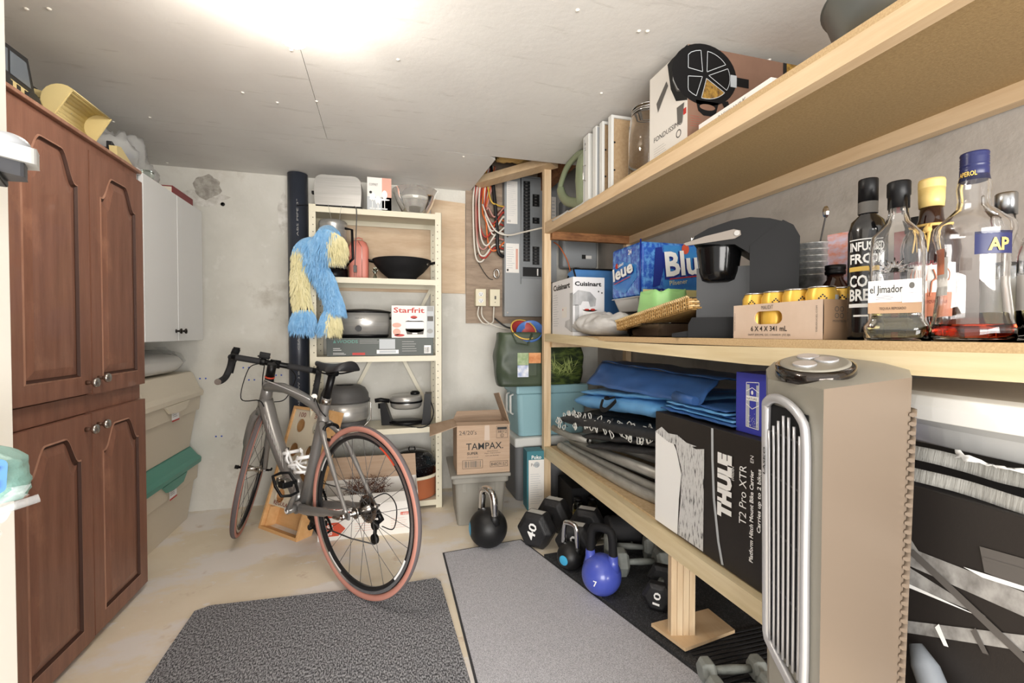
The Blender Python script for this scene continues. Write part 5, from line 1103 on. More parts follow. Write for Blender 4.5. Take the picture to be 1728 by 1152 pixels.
o = B().tube(spline([(1.02, 2.12, .014), (1.12, 2.06, .02), (1.18, 2.10, .05), (1.14, 2.18, .04), (1.10, 2.10, .02), (1.20, 2.0, .014), (1.40, 2.05, .014)]), .006, 8).build('tan_hose', 'wire_white'); o['label'] = 'thin beige hose coiled on the floor behind the large dumbbells'; o['category'] = 'hose'
t = thing('corrugated_mat_roll', 'black ribbed foam roller lying deep under the lowest shelf', 'roller', (1.30, 1.98, .082), rz=80); b = B().lathe([(.07 + (.004 if i % 2 else 0), -.25 + i * .0125) for i in range(41)], 24); b.xf(Matrix.Rotation(pi / 2, 4, 'X')); b.build('roller_body', 'dark_rubber', t)
# ================================================================ UPPER DECK
UZ = ZU + .0005
def slab(b, pts, z0, z1, m=0): return b.prism(pts, 'z', z0, z1, m)
t = thing('plastic_sheet', 'thin white plastic sheet hanging over the far end of the top shelf', 'sheet', (.94, 2.3, UZ))
B().grid(lambda u, v: (-.018 + .25 * v, -.34 + .50 * u, .0035 + (.012 * (1 - v * 4) * (u > .5) - .0 if v < .25 else 0) + .003 * nz(u * 12, v * 6) ** 2 * 4), 30, 8).build('sheet', 'white_plastic', t, solid=.0015)
mat('sage', '#8f9a7c', .45); mat('frame_board', '#b89a76', .7, h2='#c4a884', vs=80)
t = thing('watering_can', 'sage green watering can with a loop handle on the far end of the top shelf', 'watering can', (1.0, 2.16, 1.690))
b = B(); loft(b, [rr3(-.035, -.05, .035, .03, 0, .025), rr3(-.045, -.055, .045, .05, .06, .03), rr3(-.048, -.058, .048, .062, .16, .035), rr3(-.045, -.058, .045, .055, .235, .03), rr3(-.04, -.05, .04, .035, .275, .025), rr3(-.025, -.04, .025, .02, .290, .02)]); b.build('body', 'sage', t)
B().tube(spline([(0, -.03, .285), (0, .10, .322), (0, .24, .314), (0, .32, .275), (0, .358, .215), (0, .26, .12), (0, .04, .045)]), [.014] * 12 + [.015] * 12 + [.022] * 13, 14, sq=1.3).build('handle', 'sage', t)
def stand(name, label, cat, y0, y1, x1, h, m_, group=None, x0=.95):
    t = thing(name, label, cat, (x0, y0, UZ + .004), group=group); return t
t = stand('paper_organiser', 'white box file with a wire handle and tiny black print beside the watering can', 'box file', 2.03, 2.10, 0, 0, '')
B().box((0, 0, 0), (.30, .062, .335)).build('case', 'white_plastic', t, bevel=.002); B().tube([(-.001, .031, .19), (-.014, .031, .185), (-.014, .031, .12), (-.001, .031, .115)], .0022).build('wire_handle', 'nickel', t)
f = Face((0, .062, 0), (0, -1, 0), (0, 0, 1)).text('SS', .02, .29, .010, 'ink', bold=.02).lines(.02, .26, .04, .28, 2, 'ink_soft').rect(.012, .01, .020, .32, 'print_grey'); f.build('print', t)
t = stand('art_panel', 'thin white framed print with a small black mark beside the box file', 'picture frame', 1.95, 2.0, 0, 0, ''); B().box((0, 0, 0), (.30, .035, .335)).build('frame', 'white_plastic', t, bevel=.002)
f = Face((0, -.0, 0), (1, 0, 0), (0, 0, 1)).rect(.006, .006, .294, .329, 'print_grey').rect(.02, .30, .035, .315, 'ink', 2); f.build('print', t)
for i, (y, h, lb) in enumerate(((1.885, .328, 'white picture frame showing its brown hardboard back, farther from the glass jar'), (1.80, .318, 'white picture frame showing its brown hardboard back, against the glass jar'))):
    t = thing('picture_frame', lb, 'picture frame', (.95, y, UZ + .0035), group='white picture frames turned to show their backs')
    for a, c in (((0, 0, 0), (.012, .03, h)), ((.348, 0, 0), (.36, .03, h)), ((.012, 0, 0), (.348, .03, .012)), ((.012, 0, h - .012), (.348, .03, h))): B().box(a, c).build('rail', 'white_plastic', t, bevel=.001)
    B().box((.012, .010, .012), (.348, .016, h - .012)).build('backing_board', 'frame_board', t)
    b = B()
    for z in (.08, .2): b.box((.010, .004, z), (.022, .009, z + .006))
    b.build('clips', 'ink', t)['kind'] = 'stuff'
t = thing('glass_jar', 'tall clear glass jar with a wire rim beside the fondue carton', 'jar', (1.022, 1.625, UZ)); B().lathe([(0, 0), (.07, 0), (.078, .01), (.078, .20), (.070, .235), (.062, .245), (.062, .275), (.057, .275), (.057, .245), (.072, .20), (.073, .014), (0, .008)], 40).build('jar', 'glass', t)
b = B(); 
for z in (.250, .258, .27): b.tube([(.064 * cos(2 * pi * i / 28), .064 * sin(2 * pi * i / 28), z) for i in range(28)], .0028, 6, closed=True)
b.build('wire_rim', 'chrome', t)
mat('fond_white', '#d9d4cc', .6); mat('fond_brown', '#8a6a58', .6, h2='#7a5c4c', vs=4); mat('food', '#b08a3c', .6, h2='#5f4322', vs=70); mat('skin', '#c99a84', .6)
t = carton('raclette_box', 'large white and brown carton picturing a black segmented grill pan on the top shelf', 'box', (.955, 1.29, UZ), .52, .22, .315, 'fond_white')
f = Face((0, .22, 0), (0, -1, 0), (0, 0, 1)); X_ = .22
f.rect(0, 0, .22, .315, 'fond_white', 1)
f.poly([(.11, .31), (.13, .215), (.16, .16), (.22, .135), (.22, .315), (.135, .315)], 'black_plastic', 2).poly([(.15, .30), (.14, .24), (.165, .19), (.22, .165), (.22, .30)], 'ink_soft', 3).line([(.15, .29), (.145, .24), (.17, .195), (.22, .17)], .003, 'print_grey', 4).line([(.175, .22), (.22, .25)], .003, 'print_grey', 4).line([(.16, .285), (.22, .27)], .003, 'print_grey', 4)
f.poly([(.045, .205), (.105, .255), (.115, .235), (.055, .17)], 'ink_soft', 3).poly([(.165, .135), (.205, .135), (.195, .075), (.17, .075)], 'ink_soft', 3).text('FONDUSSIMO', .03, .07, .018, 'ink', w=.165).ring(.175, .045, .014, .004, 'ink_soft', 2).rect(.20, .095, .215, .115, 'red_print', 2).lines(.03, .015, .12, .05, 4, 'ink_soft', .08)
f.frame((0, 0, 0), (1, 0, 0), (0, 0, 1)).rect(0, 0, .52, .315, 'fond_brown').disc(.065, .225, .125, .10, 'black_plastic', 2, 40)
f.rect(.19, .205, .24, .235, 'black_plastic', 3).rect(.165, .20, .19, .24, 'print_grey', 4).poly([(.03, .14), (.12, .14), (.11, .105), (.09, .092), (.06, .092), (.04, .105)], 'black_plastic', 2).disc(.075, .12, .03, .010, 'fond_brown', 3)
for a0, a1, m_ in ((100, 170, 'ink_soft'), (35, 85, 'ink_soft'), (-30, 25, 'ink_soft'), (190, 250, 'ink_soft'), (262, 322, 'food')):
    am = R_((a0 + a1) / 2); cx, cy = .065 + .014 * cos(am), .225 + .012 * sin(am); pts = [(cx, cy)] + [(.065 + .098 * cos(R_(a0 + (a1 - a0) * i / 6)), .225 + .078 * sin(R_(a0 + (a1 - a0) * i / 6))) for i in range(7)]
    pts = [(max(.0, x), y) for x, y in pts]; f.line(pts + [pts[0]], .0022, 'print_grey', 4)
    if m_ == 'food': f.poly(pts, 'food', 3)
f.poly([(.13, .145), (.155, .15), (.19, .075), (.175, .07)], 'black_plastic', 5).disc(.165, .09, .018, .026, 'skin', 4).disc(.19, .10, .010, .02, 'skin', 4)
f.text('Rethink the', .255, .125, .016, 'ink', w=.10, bold=.02).text('you do', .262, .098, .016, 'ink', w=.06, bold=.02).text('REDISCOVER', .25, .082, .008, 'ink_soft', w=.09).rect(.40, 0, .52, .315, 'food', 3).rect(.385, .0, .40, .315, 'ink', 2).lines(.01, .05, .06, .09, 5, 'red_print', .08); f.P(0, 0)
f.build('print', t)
t = carton('flat_white_box', 'flat white box with tiny grey script lying in front of the brown carton', 'box', (.955, .955, UZ), .20, .28, .030, 'paper'); Face((0, .28, 0), (0, -1, 0), (0, 0, 1)).text('RADIOLANT', .09, .010, .008, 'ink_soft', w=.09).text('K', .185, .008, .014, 'ink_soft').build('print', t)
mat('dull_steel', '#8f9492', .38, .8)
t = thing('steel_bowl', 'wide dull steel mixing bowl at the near end of the top shelf', 'bowl', (1.112, .72, UZ)); B().lathe([(0, 0), (.08, 0), (.12, .02), (.155, .06), (.172, .115), (.178, .118), (.172, .120), (.15, .065), (.115, .025), (0, .006)], 56).build('bowl', 'dull_steel', t)
t = thing('saucepan', 'steel saucepan with a black handle nested in the mixing bowl', 'saucepan', (1.112, .73, UZ + .034)); B().lathe([(0, 0), (.085, 0), (.092, .01), (.094, .13), (.099, .133), (.092, .134), (.088, .012), (0, .006)], 44).build('pan', 'dull_steel', t); B().tube([(-.09, .01, .12), (-.11, .05, .125), (-.13, .11, .13)], .011).build('handle', 'black_plastic', t)
# ================================================================ MIDDLE DECK
MZ = ZM + .0005
mat('silver_print', '#8c8d8f', .4, h2='#c9cacb', vs=14, stretch=(1, 1, .4)); mat('white_card', '#e4e4e6', .55)
t = carton('mixer_box', 'white carton picturing a silver stand mixer beside the shelving post', 'box', (.965, 2.25, MZ), .185, .31, .315, 'white_card')
f = Face((0, .31, 0), (0, -1, 0), (0, 0, 1)).text('Cuisinart', .02, .262, .030, 'ink', w=.25, bold=.035).lines(.02, .05, .11, .24, 14, 'print_grey', .2).poly([(.20, .05), (.29, .02), (.31, .02), (.31, .23), (.27, .23), (.27, .09), (.21, .08)], 'silver_print', 2).rect(.16, .10, .23, .16, 'paper', 3).rect(.17, .14, .178, .15, 'red_print', 4)
f.frame((0, 0, 0), (1, 0, 0), (0, 0, 1)).text('Cuisinart', .01, .268, .022, 'ink', w=.155, bold=.035).poly([(.0, .22), (.03, .245), (.10, .235), (.135, .20), (.13, .16), (.10, .155), (.09, .185), (.055, .185), (.045, .165), (0, .16)], 'silver_print', 2).poly([(.012, .165), (.035, .165), (.035, .07), (.06, .05), (.06, .02), (-.0, .02), (0, .05), (.012, .08)], 'silver_print', 2)
f.poly([(.055, .14), (.14, .14), (.135, .06), (.062, .06)], 'white_print', 3).disc(.098, .14, .042, .010, 'white_print', 3).disc(.08, .141, .014, .005, 'red_print', 4).disc(.115, .141, .014, .006, 'red_print', 4).disc(.155, .11, .014, .012, 'print_pink', 3).rect(.145, .235, .152, .243, 'ink', 3).rect(.165, .228, .172, .236, 'ink', 3); f.build('print', t)
mat('cloth_silver', '#c9c8c6', .8, h2='#b7b5b2', vs=10, bump=.3, bs=40)
t = thing('cloth_bag', 'soft pale grey cloth bag slumped at the front edge of the middle shelf', 'bag', (1.04, 2.02, MZ), rz=6)
b = B(); b.grid(lambda u, v: crum(u, v, .105, .25, .052, 4, .05), 72, 30, cu=True); b.build('bag', 'cloth_silver', t, sub=1)
mat('cooler_bag', '#5790cf', .5, h2='#4a80bf', vs=5); mat('bag_grey', '#6c6d70', .6)
t = thing('blue_cooler_bag', 'blue soft sided cooler bag with black piping leaning behind the beer case', 'bag', (1.16, 2.40, MZ), ry=0, rx=-10)
b = B().hexa([(-.02, 0, .0), (.22, 0, .0), (.22, .10, .0), (-.02, .10, .0), (-.10, 0, .40), (.22, 0, .40), (.22, .10, .40), (-.10, .10, .40)]); b.build('bag_body', 'cooler_bag', t, bevel=.012, seg=3)
B().tube([(-.02, -.003, .005), (-.10, -.003, .395), (.21, -.003, .398)], .006).tube([(-.12, .03, .36), (-.135, .04, .30), (-.10, .04, .22)], .006).build('piping', 'black_matte', t)
t = carton('grey_case', 'low dark grey case under the foil trays on the middle shelf', 'case', (1.20, 1.88, MZ), .28, .32, .118, 'bag_grey', bev=.008)
mat('foil', '#d9d8d4', .28, .75)
def tray(x, y, z, lx, ly, lab):
    t = thing('foil_tray', lab, 'tray', (x, y, z), group='foil trays under the beer case'); b = B(); n = 96
    def ring(ex, z_, amp): 
        P = rrect(-lx / 2 - ex, -ly / 2 - ex, lx / 2 + ex, ly / 2 + ex, .03, 23); return [(p[0] * (1 + amp * (i % 2)), p[1] * (1 + amp * (i % 2)), z_) for i, p in enumerate(P)]
    loft(b, [ring(-.02, 0, 0), ring(-.018, .004, .012), ring(0, .060, .012), ring(.002, .064, 0), ring(.012, .064, 0), ring(.012, .068, 0), ring(.0, .068, 0)], sm=False, close=False); b.f.append(tuple(range(96))[::-1]); b.m.append(0); b.s.append(False); b.build('tray', 'foil', t); return t
tray(1.30, 2.01, 1.165, .31, .27, 'deep crimped foil tray under the narrow end of the beer case')
# beer case in shrink wrap
mat('beer_blue', '#2356b8', .25, h2='#5f9fe0', vs=34, vlo=.45, vhi=.62, coat=.5, bump=.25, bs=20); mat('beer_deep', '#1d2f86', .3); mat('beer_sky', '#3f8fd0', .3, h2='#2f6fc0', vs=8); mat('pale_yellow', '#e3da9a', .4)
t = thing('beer_case', 'blue shrink wrapped case of beer cans with big white lettering on the foil tray', 'beer case', (1.145, 1.88, 1.2345))
b = B().box((0, 0, 0), (.40, .28, .255)); b.build('wrapped_case', 'beer_blue', t, bevel=.016, seg=3)
b = B().grid(lambda u, v: (-.003 - .004 * nz(u * 9, v * 9), .29 - .30 * u, .25 * v), 12, 8).tube([(-.002, -.002, .0), (-.006, -.004, .13), (-.002, -.002, .265)], .004); b.build('seam', 'beer_deep', t) if False else B().tube([(-.001, -.001, .01), (-.004, -.003, .13), (-.001, -.001, .262)], .004).build('seam', 'beer_deep', t)
f = Face((0, .28, 0), (0, -1, 0), (0, 0, 1), .002).poly([(.02, .06), (.14, .02), (.25, .09), (.24, .15), (.08, .19), (.03, .15)], 'beer_sky').text('leue', .03, .085, .062, 'beer_deep', w=.20, rot=9, bold=.05, k=2).text('leue', .036, .090, .060, 'white_print', w=.195, rot=9, bold=.035, k=4).text('24', .18, .205, .022, 'white_print', bold=.03, k=3).disc(.065, .165, .014, .014, 'red_print', 3).text('Labatt', .08, .155, .016, 'white_print', rot=9, k=3, bold=.02).line([(.04, .075), (.20, .098)], .004, 'red_print', 4)
f.frame((0, 0, 0), (1, 0, 0), (0, 0, 1)).rect(.12, .02, .39, .24, 'beer_sky').rect(.01, .0, .12, .03, 'pale_yellow', 2).rect(.12, .0, .39, .032, 'pale_yellow', 2).poly([(.062, .04), (.075, .225), (.11, .23), (.125, .15), (.10, .05)], 'beer_deep', 2).poly([(.06, .035), (.115, .035), (.20, .0), (.13, .0), (.105, .03), (.09, 0), (.065, 0)], 'beer_deep', 3)
f.text('Blue', .125, .085, .115, 'beer_deep', w=.27, rot=6, bold=.05, k=2).text('Blue', .130, .095, .110, 'white_print', w=.26, rot=6, bold=.03, k=4).disc(.235, .225, .020, .024, 'arrow_red', 4).text('Pilsener', .15, .05, .022, 'pale_yellow', rot=8, k=4).line([(.15, .08), (.38, .11)], .005, 'red_print', 4)
f.build('print', t)
t = thing('plastic_egg_box', 'lime green moulded plastic lid in front of the foil tray', 'lid', (1.115, 1.66, MZ + .092), rz=0); mat('lime', '#9fd68a', .4)
b = B()
def lidf(u, v):
    a = 2 * pi * u; q = .5 - .5 * cos(a * 8); r = (1 - .16 * v) * (1 + .05 * q * v); return (.085 * r * (abs(cos(a)) ** .7) * (1 if cos(a) > 0 else -1), .115 * r * (abs(sin(a)) ** .7) * (1 if sin(a) > 0 else -1), .085 * v + .014 * q * v)
b.grid(lidf, 64, 8, cu=True); b.f.append(tuple(range(64 * 8, 64 * 9))); b.m.append(0); b.s.append(False); b.build('lid_body', 'lime', t); B().prism(rrect(-.098, -.13, .098, .13, .03, 5), 'z', -.006, 0).build('flange', 'lime', t, bevel=.002)
t = carton('brown_board', 'folded brown cardboard piece under the green lid', 'box', (1.03, 1.56, MZ), .18, .22, .084, 'cardboard')
t = thing('glass_dish', 'shallow rectangular glass baking dish at the front edge of the middle shelf', 'baking dish', (1.05, 1.575, MZ))
b = B(); loft(b, [rr3(-.07, -.14, .07, .14, 0, .03), rr3(-.085, -.16, .085, .16, .048, .035), rr3(-.092, -.175, .092, .175, .052, .035), rr3(-.08, -.155, .08, .155, .050, .033), rr3(-.066, -.135, .066, .135, .006, .028)], close=True); 
b.xf(Matrix.Translation((0, 0, 0))); b.build('dish', 'glass', t)
mat('wicker', '#b38f58', .7, h2='#8f6a38', vs=90, stretch=(1, 1, 3)); mat('wicker_light', '#d9bd8c', .7)
# baking dish sits under the tray
t = thing('wicker_tray', 'woven wicker tray tilted over the glass baking dish', 'tray', (1.055, 1.52, MZ + .058), rx=-8)
n0 = None
b = B().box((-.085, -.24, .0), (.085, .24, .006)); b.build('base_panel', 'wicker', t)
for k in range(5):
    b = B()
    for side in range(4):
        pts = []
        L_ = .49 if side % 2 == 0 else .18; n = int(L_ / .009)
        for i in range(n + 1):
            q = -L_ / 2 + L_ * i / n; w_ = .0035 * (1 if (i + k) % 2 else -1)
            pts.append({0: (-.09 + w_, q, .006 + k * .0068), 2: (.09 + w_, -q, .006 + k * .0068), 1: (q, .245 + w_, .006 + k * .0068), 3: (-q, -.245 + w_, .006 + k * .0068)}[side])
        b.tube(pts, .0036, 6)
    b.build('woven_strand', 'wicker_light' if k % 2 else 'wicker', t)
b = B()
for i in range(44): y = -.24 + i * .0112; b.tube([(-.092, y, .038), (-.096, y + .006, .045), (-.088, y + .012, .040)], .0042, 5)
b.build('braided_rim', 'wicker_light', t)
b = B()
for i in range(40):
    y = -.24 + i * .0123; b.tube([(-.0955, y, .002), (-.0955, y, .042)], .0022, 5)
b.build('stakes', 'wicker', t)['kind'] = 'stuff'
# coffee machine: profile in (s, z), s along the depth from drip tray to back
t = thing('pod_coffee_maker', 'black single serve coffee maker with a silver lever on the middle shelf', 'coffee maker', (1.081, 1.224, MZ), rz=0)
e1 = Vector((.72, -.69, 0)).normalized(); e2 = Vector((.69, .72, 0)).normalized()
Mx = Matrix(((e1.x, e2.x, 0, 0), (e1.y, e2.y, 0, 0), (0, 0, 1, 0), (0, 0, 0, 1)))
def K(b): return b.xf(Mx)
def kp(pts): return [((u - 1236) / 540, (574 - v) / 525) for u, v in pts]
mat('smoke_plastic', '#3f4042', .15, coat=.25); mat('silver_plastic', '#857d75', .35, .3)
K(B().prism(kp([(1330, 505), (1331, 420), (1322, 402), (1308, 393), (1262, 428), (1262, 574), (1322, 574)]), 'y', -.085, .10)).build('housing', 'black_plastic', t, bevel=.008, seg=3)
K(B().prism(kp([(1172, 418), (1178, 405), (1200, 394), (1235, 385), (1262, 383), (1290, 388), (1312, 396), (1326, 410), (1331, 430), (1262, 440), (1240, 424)]), 'y', -.080, .09)).build('lid', 'black_plastic', t, bevel=.012, seg=3)
q = kp([(1213, 481)])[0]; K(B().lathe([(0, 0), (.035, .0), (.052, .008), (.060, .035), (.068, .105), (.070, .135), (0, .135)], 36, (q[0], 0, q[1]))).build('brew_head', 'black_gloss', t)
K(B().prism(kp([(1178, 455), (1262, 455), (1262, 550), (1178, 550)]), 'y', -.02, .085)).build('column', 'smoke_plastic', t, bevel=.01, seg=3)
K(B().prism(kp([(1174, 540), (1262, 540), (1262, 574), (1168, 574), (1168, 552)]), 'y', -.075, .095)).build('base', 'black_plastic', t, bevel=.008, seg=3)
K(B().prism(kp([(1140, 567), (1175, 561), (1175, 573), (1140, 573)]), 'y', -.06, .06)).build('drip_tray', 'black_plastic', t, bevel=.003)
K(B().prism(kp([(1160, 416), (1195, 407), (1238, 400), (1248, 403), (1249, 410), (1240, 415), (1165, 420)]), 'y', -.084, -.076)).build('lever', 'silver_plastic', t, bevel=.002)
b = B(); q = kp([(1243, 407)])[0]; b.cyl((q[0], -.088, q[1]), (q[0], -.080, q[1]), .008, n=16); K(b).build('pivot', 'nickel', t)
q0, q1 = kp([(1262, 422)])[0], kp([(1306, 396)])[0]
b = B().hexa([(q0[0], -.06, q0[1]), (q1[0], -.06, q1[1]), (q1[0], .05, q1[1]), (q0[0], .05, q0[1]), (q0[0], -.06, q0[1] + .006), (q1[0], -.06, q1[1] + .006), (q1[0], .05, q1[1] + .006), (q0[0], .05, q0[1] + .006)]); K(b).build('button_strip', 'smoke_plastic', t, bevel=.002)
q = kp([(1172, 413)])[0]; o_ = e1 * q[0] + e2 * -.071; f = Face((o_.x, o_.y, q[1] - .0), e1, (0, 0, 1), .0015); f.text('KEURIG', -.0, .004, .008, 'white_print', w=.055, bold=.02); f.build('lettering', t)
# carton of yellow cans
mat('can_yellow', '#dcb04a', .3, .35); mat('can_top', '#c9c9c9', .25, 1); mat('kraft_pink', '#cbb5a2', .7, h2='#c2ab97', vs=8); mat('kraft_side', '#a58669', .7)
t = thing('can_carton', 'low kraft carton with a cut out handle holding yellow drink cans', 'carton', (.958, .806, MZ))
CW, CD, CH = .275, .19, .092
w1 = [(0, 0), (CW, 0), (CW, CH), (0, CH)]
hole = rrect(.075, .038, .165, .072, .0165, 5); n = len(hole); V = []
for x in (0, .003):
    V += [(x, CW - p[0], p[1]) for p in hole]
    for p in hole:
        dx, dz = p[0] - .12, p[1] - .055; q = min(((CW - .12) if dx > 0 else .12) / max(abs(dx), 1e-6), ((CH - .055) if dz > 0 else .055) / max(abs(dz), 1e-6)); V.append((x, CW - (.12 + dx * q), .055 + dz * q))
F = []
for i in range(n):
    j = (i + 1) % n; F += [(i, n + i, n + j, j), (2 * n + i, 2 * n + j, 3 * n + j, 3 * n + i), (i, j, 2 * n + j, 2 * n + i)]
b = B().add(V, F)
for cx, cz in ((0, 0), (CW, 0), (CW, CH), (0, CH)):
    ds = sorted(range(n), key=lambda i: (V[n + i][1] - (CW - cx)) ** 2 + (V[n + i][2] - cz) ** 2)[:2]; b.add([V[n + ds[0]], V[n + ds[1]], (0, CW - cx, cz)], [(0, 1, 2)]); 
b.box((.003, 0, 0), (CD, .003, CH), 1).box((.003, CW - .003, 0), (CD, CW, CH), 1).box((CD - .003, .003, 0), (CD, CW - .003, CH), 1).box((.003, .003, 0), (CD - .003, CW - .003, .003), 1)
b.build('carton', ['kraft_pink', 'kraft_side'], t)
f = Face((0, CW, 0), (0, -1, 0), (0, 0, 1)).text('6 X 4 X 341 mL', .065, .020, .013, 'ink', w=.115, bold=.01).text('SAINT-JEROME, QC, CANADA  J7Z 0J6', .055, .008, .005, 'ink_soft', w=.135)
f.text('MAUDIT', .10, .077, .010, 'ink_soft', w=.038).text('WWW.MAU', .008, .02, .004, 'ink_soft', rot=90, w=.05).text('DIEUDUCIEL.COM', .262, .018, .004, 'ink_soft', rot=90, w=.06); f.frame((0, 0, 0), (1, 0, 0), (0, 0, 1))
for x, z in ((.04, .070), (.055, .070), (.04, .055), (.055, .055)): f.ring(x, z, .006, .0015, 'ink_soft')
f.text('MONTREAL', .028, .040, .005, 'ink_soft', w=.04); f.build('print', t)
proto = None
for i in range(2):
    for j in range(4):
        x, y = .958 + .040 + i * .068, .806 + .038 + j * .0665
        if proto is None:
            c = thing('drink_can', 'yellow drink can in the kraft carton', 'can', (x, y, MZ + .0035), group='yellow drink cans in the kraft carton')
            B().lathe([(.026, 0), (.032, .006), (.033, .012), (.033, .104), (.0275, .116), (.0275, .118)], 28).build('can_body', 'can_yellow', c)
            B().lathe([(.0285, .117), (.0285, .121), (.026, .121), (.025, .117), (0, .117)], 28).box((-.004, -.010, .1175), (.004, .010, .120)).build('can_top', 'can_top', c)
            f = Face((-.0325, .0, 0), (0, -1, 0), (0, 0, 1), .0012); proto = c
            b = B(); b.grid(lambda u, v: (.0333 * cos(pi + 1.6 + .9 * u), .0333 * sin(pi + 1.6 + .9 * u), .02 + .08 * v), 8, 1); b.build('label_panel', 'print_grey', c)
            b = B()
            for q in range(5): a = pi + .55 + q * .11; b.cyl((.0334 * cos(a), .0334 * sin(a), .094 + .004 * abs(2 - q) * -1 + .006), (.0338 * cos(a), .0338 * sin(a), .094 + .006 - .004 * abs(2 - q)), .0022, n=6)
            b.build('emblem', 'ink', c)
        else: copy_tree(proto, None, (x, y, MZ + .0035), rz=rg.uniform(-40, 30))
cans = [o for o in COL.objects if o.name.startswith('drink_can')]
for k, o in enumerate(cans): o['label'] = 'yellow drink can in the kraft carton, %s row, %s' % (('front', 'back')[k // 4], ('at the end by the black bottle', 'second from the black bottle', 'third from the black bottle', 'at the coffee maker end')[k % 4])
# metal cups, spoon, growler, magazine, book
mat('galv', '#d0d2d1', .3, .6, h2='#9fa1a1', vs=40, vlo=.4, vhi=.6)
for k in range(6):
    t = thing('metal_cup', 'tapered metal cup in the nested stack, %s' % ('lowest of six', 'second from the bottom', 'third from the bottom', 'third from the top', 'second from the top', 'topmost of six')[k], 'cup', (1.335, 1.165, MZ + k * .020), group='nested metal cups behind the can carton')
    B().lathe([(0, 0), (.042, 0), (.044, .003), (.0605, .195), (.063, .197), (.063, .200), (.0595, .199), (.043, .006), (0, .003)], 36).build('cup', 'galv', t)
t = thing('crystal_stirrer', 'metal stirrer with a faceted crystal end standing in the metal cups', 'stirrer', (1.34, 1.16, MZ + .11)); B().tube([(0, 0, .0), (.012, -.01, .20), (.02, -.02, .275)], .0025).build('rod', 'dark_grey', t); B().sph((.021, -.021, .292), (.010, .010, .020), 8).build('crystal', 'chrome', t, smooth=False)
mat('brown_glass', '#2a1712', .08, coat=.6)
t = thing('brown_growler', 'dark brown glass jug with a rounded shoulder behind the metal cups', 'bottle', (1.445, 1.145, MZ)); B().lathe([(0, 0), (.06, 0), (.062, .02), (.062, .20), (.045, .255), (.03, .275), (.0, .28)], 36).build('bottle', 'brown_glass', t)
t = thing('black_growler', 'short black bottle with a ridged lid between the metal cups and the black bottle', 'bottle', (1.268, 1.03, MZ)); B().lathe([(0, 0), (.045, 0), (.047, .02), (.047, .10), (.035, .15), (.021, .17), (.021, .19), (.0, .19)], 32).build('bottle', 'brown_glass', t); B().lathe([(.025, .185), (.026, .19), (.026, .195), (.024, .197), (.026, .20), (.026, .212), (0, .214)], 28).build('lid', 'black_plastic', t); B().tube([(.03, -.03, .16), (.05, -.045, .15), (.048, -.043, .12)], .004).build('lug', 'black_plastic', t)
mat('mag_orange', '#d98a6a', .5, h2='#c9c2d6', vs=26, stretch=(1, 1, 2))
t = carton('colourful_book', 'tall pink and orange puzzle box behind the tall black bottle', 'book', (1.348, 1.02, MZ), .03, .09, .32, 'mag_orange', rz=12)
t = carton('dark_red_book', 'dark red upright book behind the tequila bottle', 'book', (1.38, .915, MZ), .14, .03, .295, 'book_red', rz=14); Face((0, 0, 0), (1, 0, 0), (0, 0, 1)).text('FOUR', .10, .22, .014, 'print_pink', rot=90).build('lettering', t)
# ---- bottles
def bottle(name, label, loc, prof, mglass, rz=0, sup=2.0, n=40, liquid=None, group='spirit bottles on the middle shelf', shell=.003):
    t = thing(name, label, 'bottle', loc, rz, group)
    inner = [(max(0, r - shell), z + (.004 if i == 0 else 0)) for i, (r, z) in enumerate(prof)]
    b = B()
    if shell: b.lathe([(0, 0)] + prof + inner[::-1][:-1] + [(inner[0][0], .006), (0, .006)], n, sup=sup)
    else: b.lathe([(0, 0)] + prof + [(0, prof[-1][1])], n, sup=sup)
    b.build('glass', mglass, t)
    if liquid:
        m_, h = liquid; lp = [(0, .0065)] + [(max(.002, r - shell - .0004), max(.0065, z)) for r, z in prof if z < h]
        r_ = poly_z(-h, [(-z, r) for r, z in prof][:]) if False else lp[-1][0]
        lp += [(lp[-1][0], h), (0, h)]; B().lathe(lp, n, sup=sup).build('liquid', m_, t)
    return t
def curve_print(t, r, z0, z1, a0, a1, m_, name='label', off=.0006, sup=2.0, n=14):
    b = B()
    def fn(u, v):
        a = R_(a0 + (a1 - a0) * u); ca, sa = cos(a), sin(a)
        q = 1 if sup == 2 else (abs(ca) ** sup + abs(sa) ** sup) ** (-1 / sup)
        return ((r + off) * ca * q, (r + off) * sa * q, z0 + (z1 - z0) * v)
    return b.grid(fn, n, 1).build(name, m_, t)
def curve_text(t, s, r, z, h, a0, a1, m_, off=.0014, bold=.0):
    V, F = glyphs(s, bold); x0 = min(v[0] for v in V); x1 = max(v[0] for v in V); out = []
    for v in V:
        a = R_(a0 + (a1 - a0) * (v[0] - x0) / (x1 - x0)); out.append(((r + off) * cos(a), (r + off) * sin(a), z + v[1] * h / .7))
    return B().add(out, F).build('lettering', m_, t)
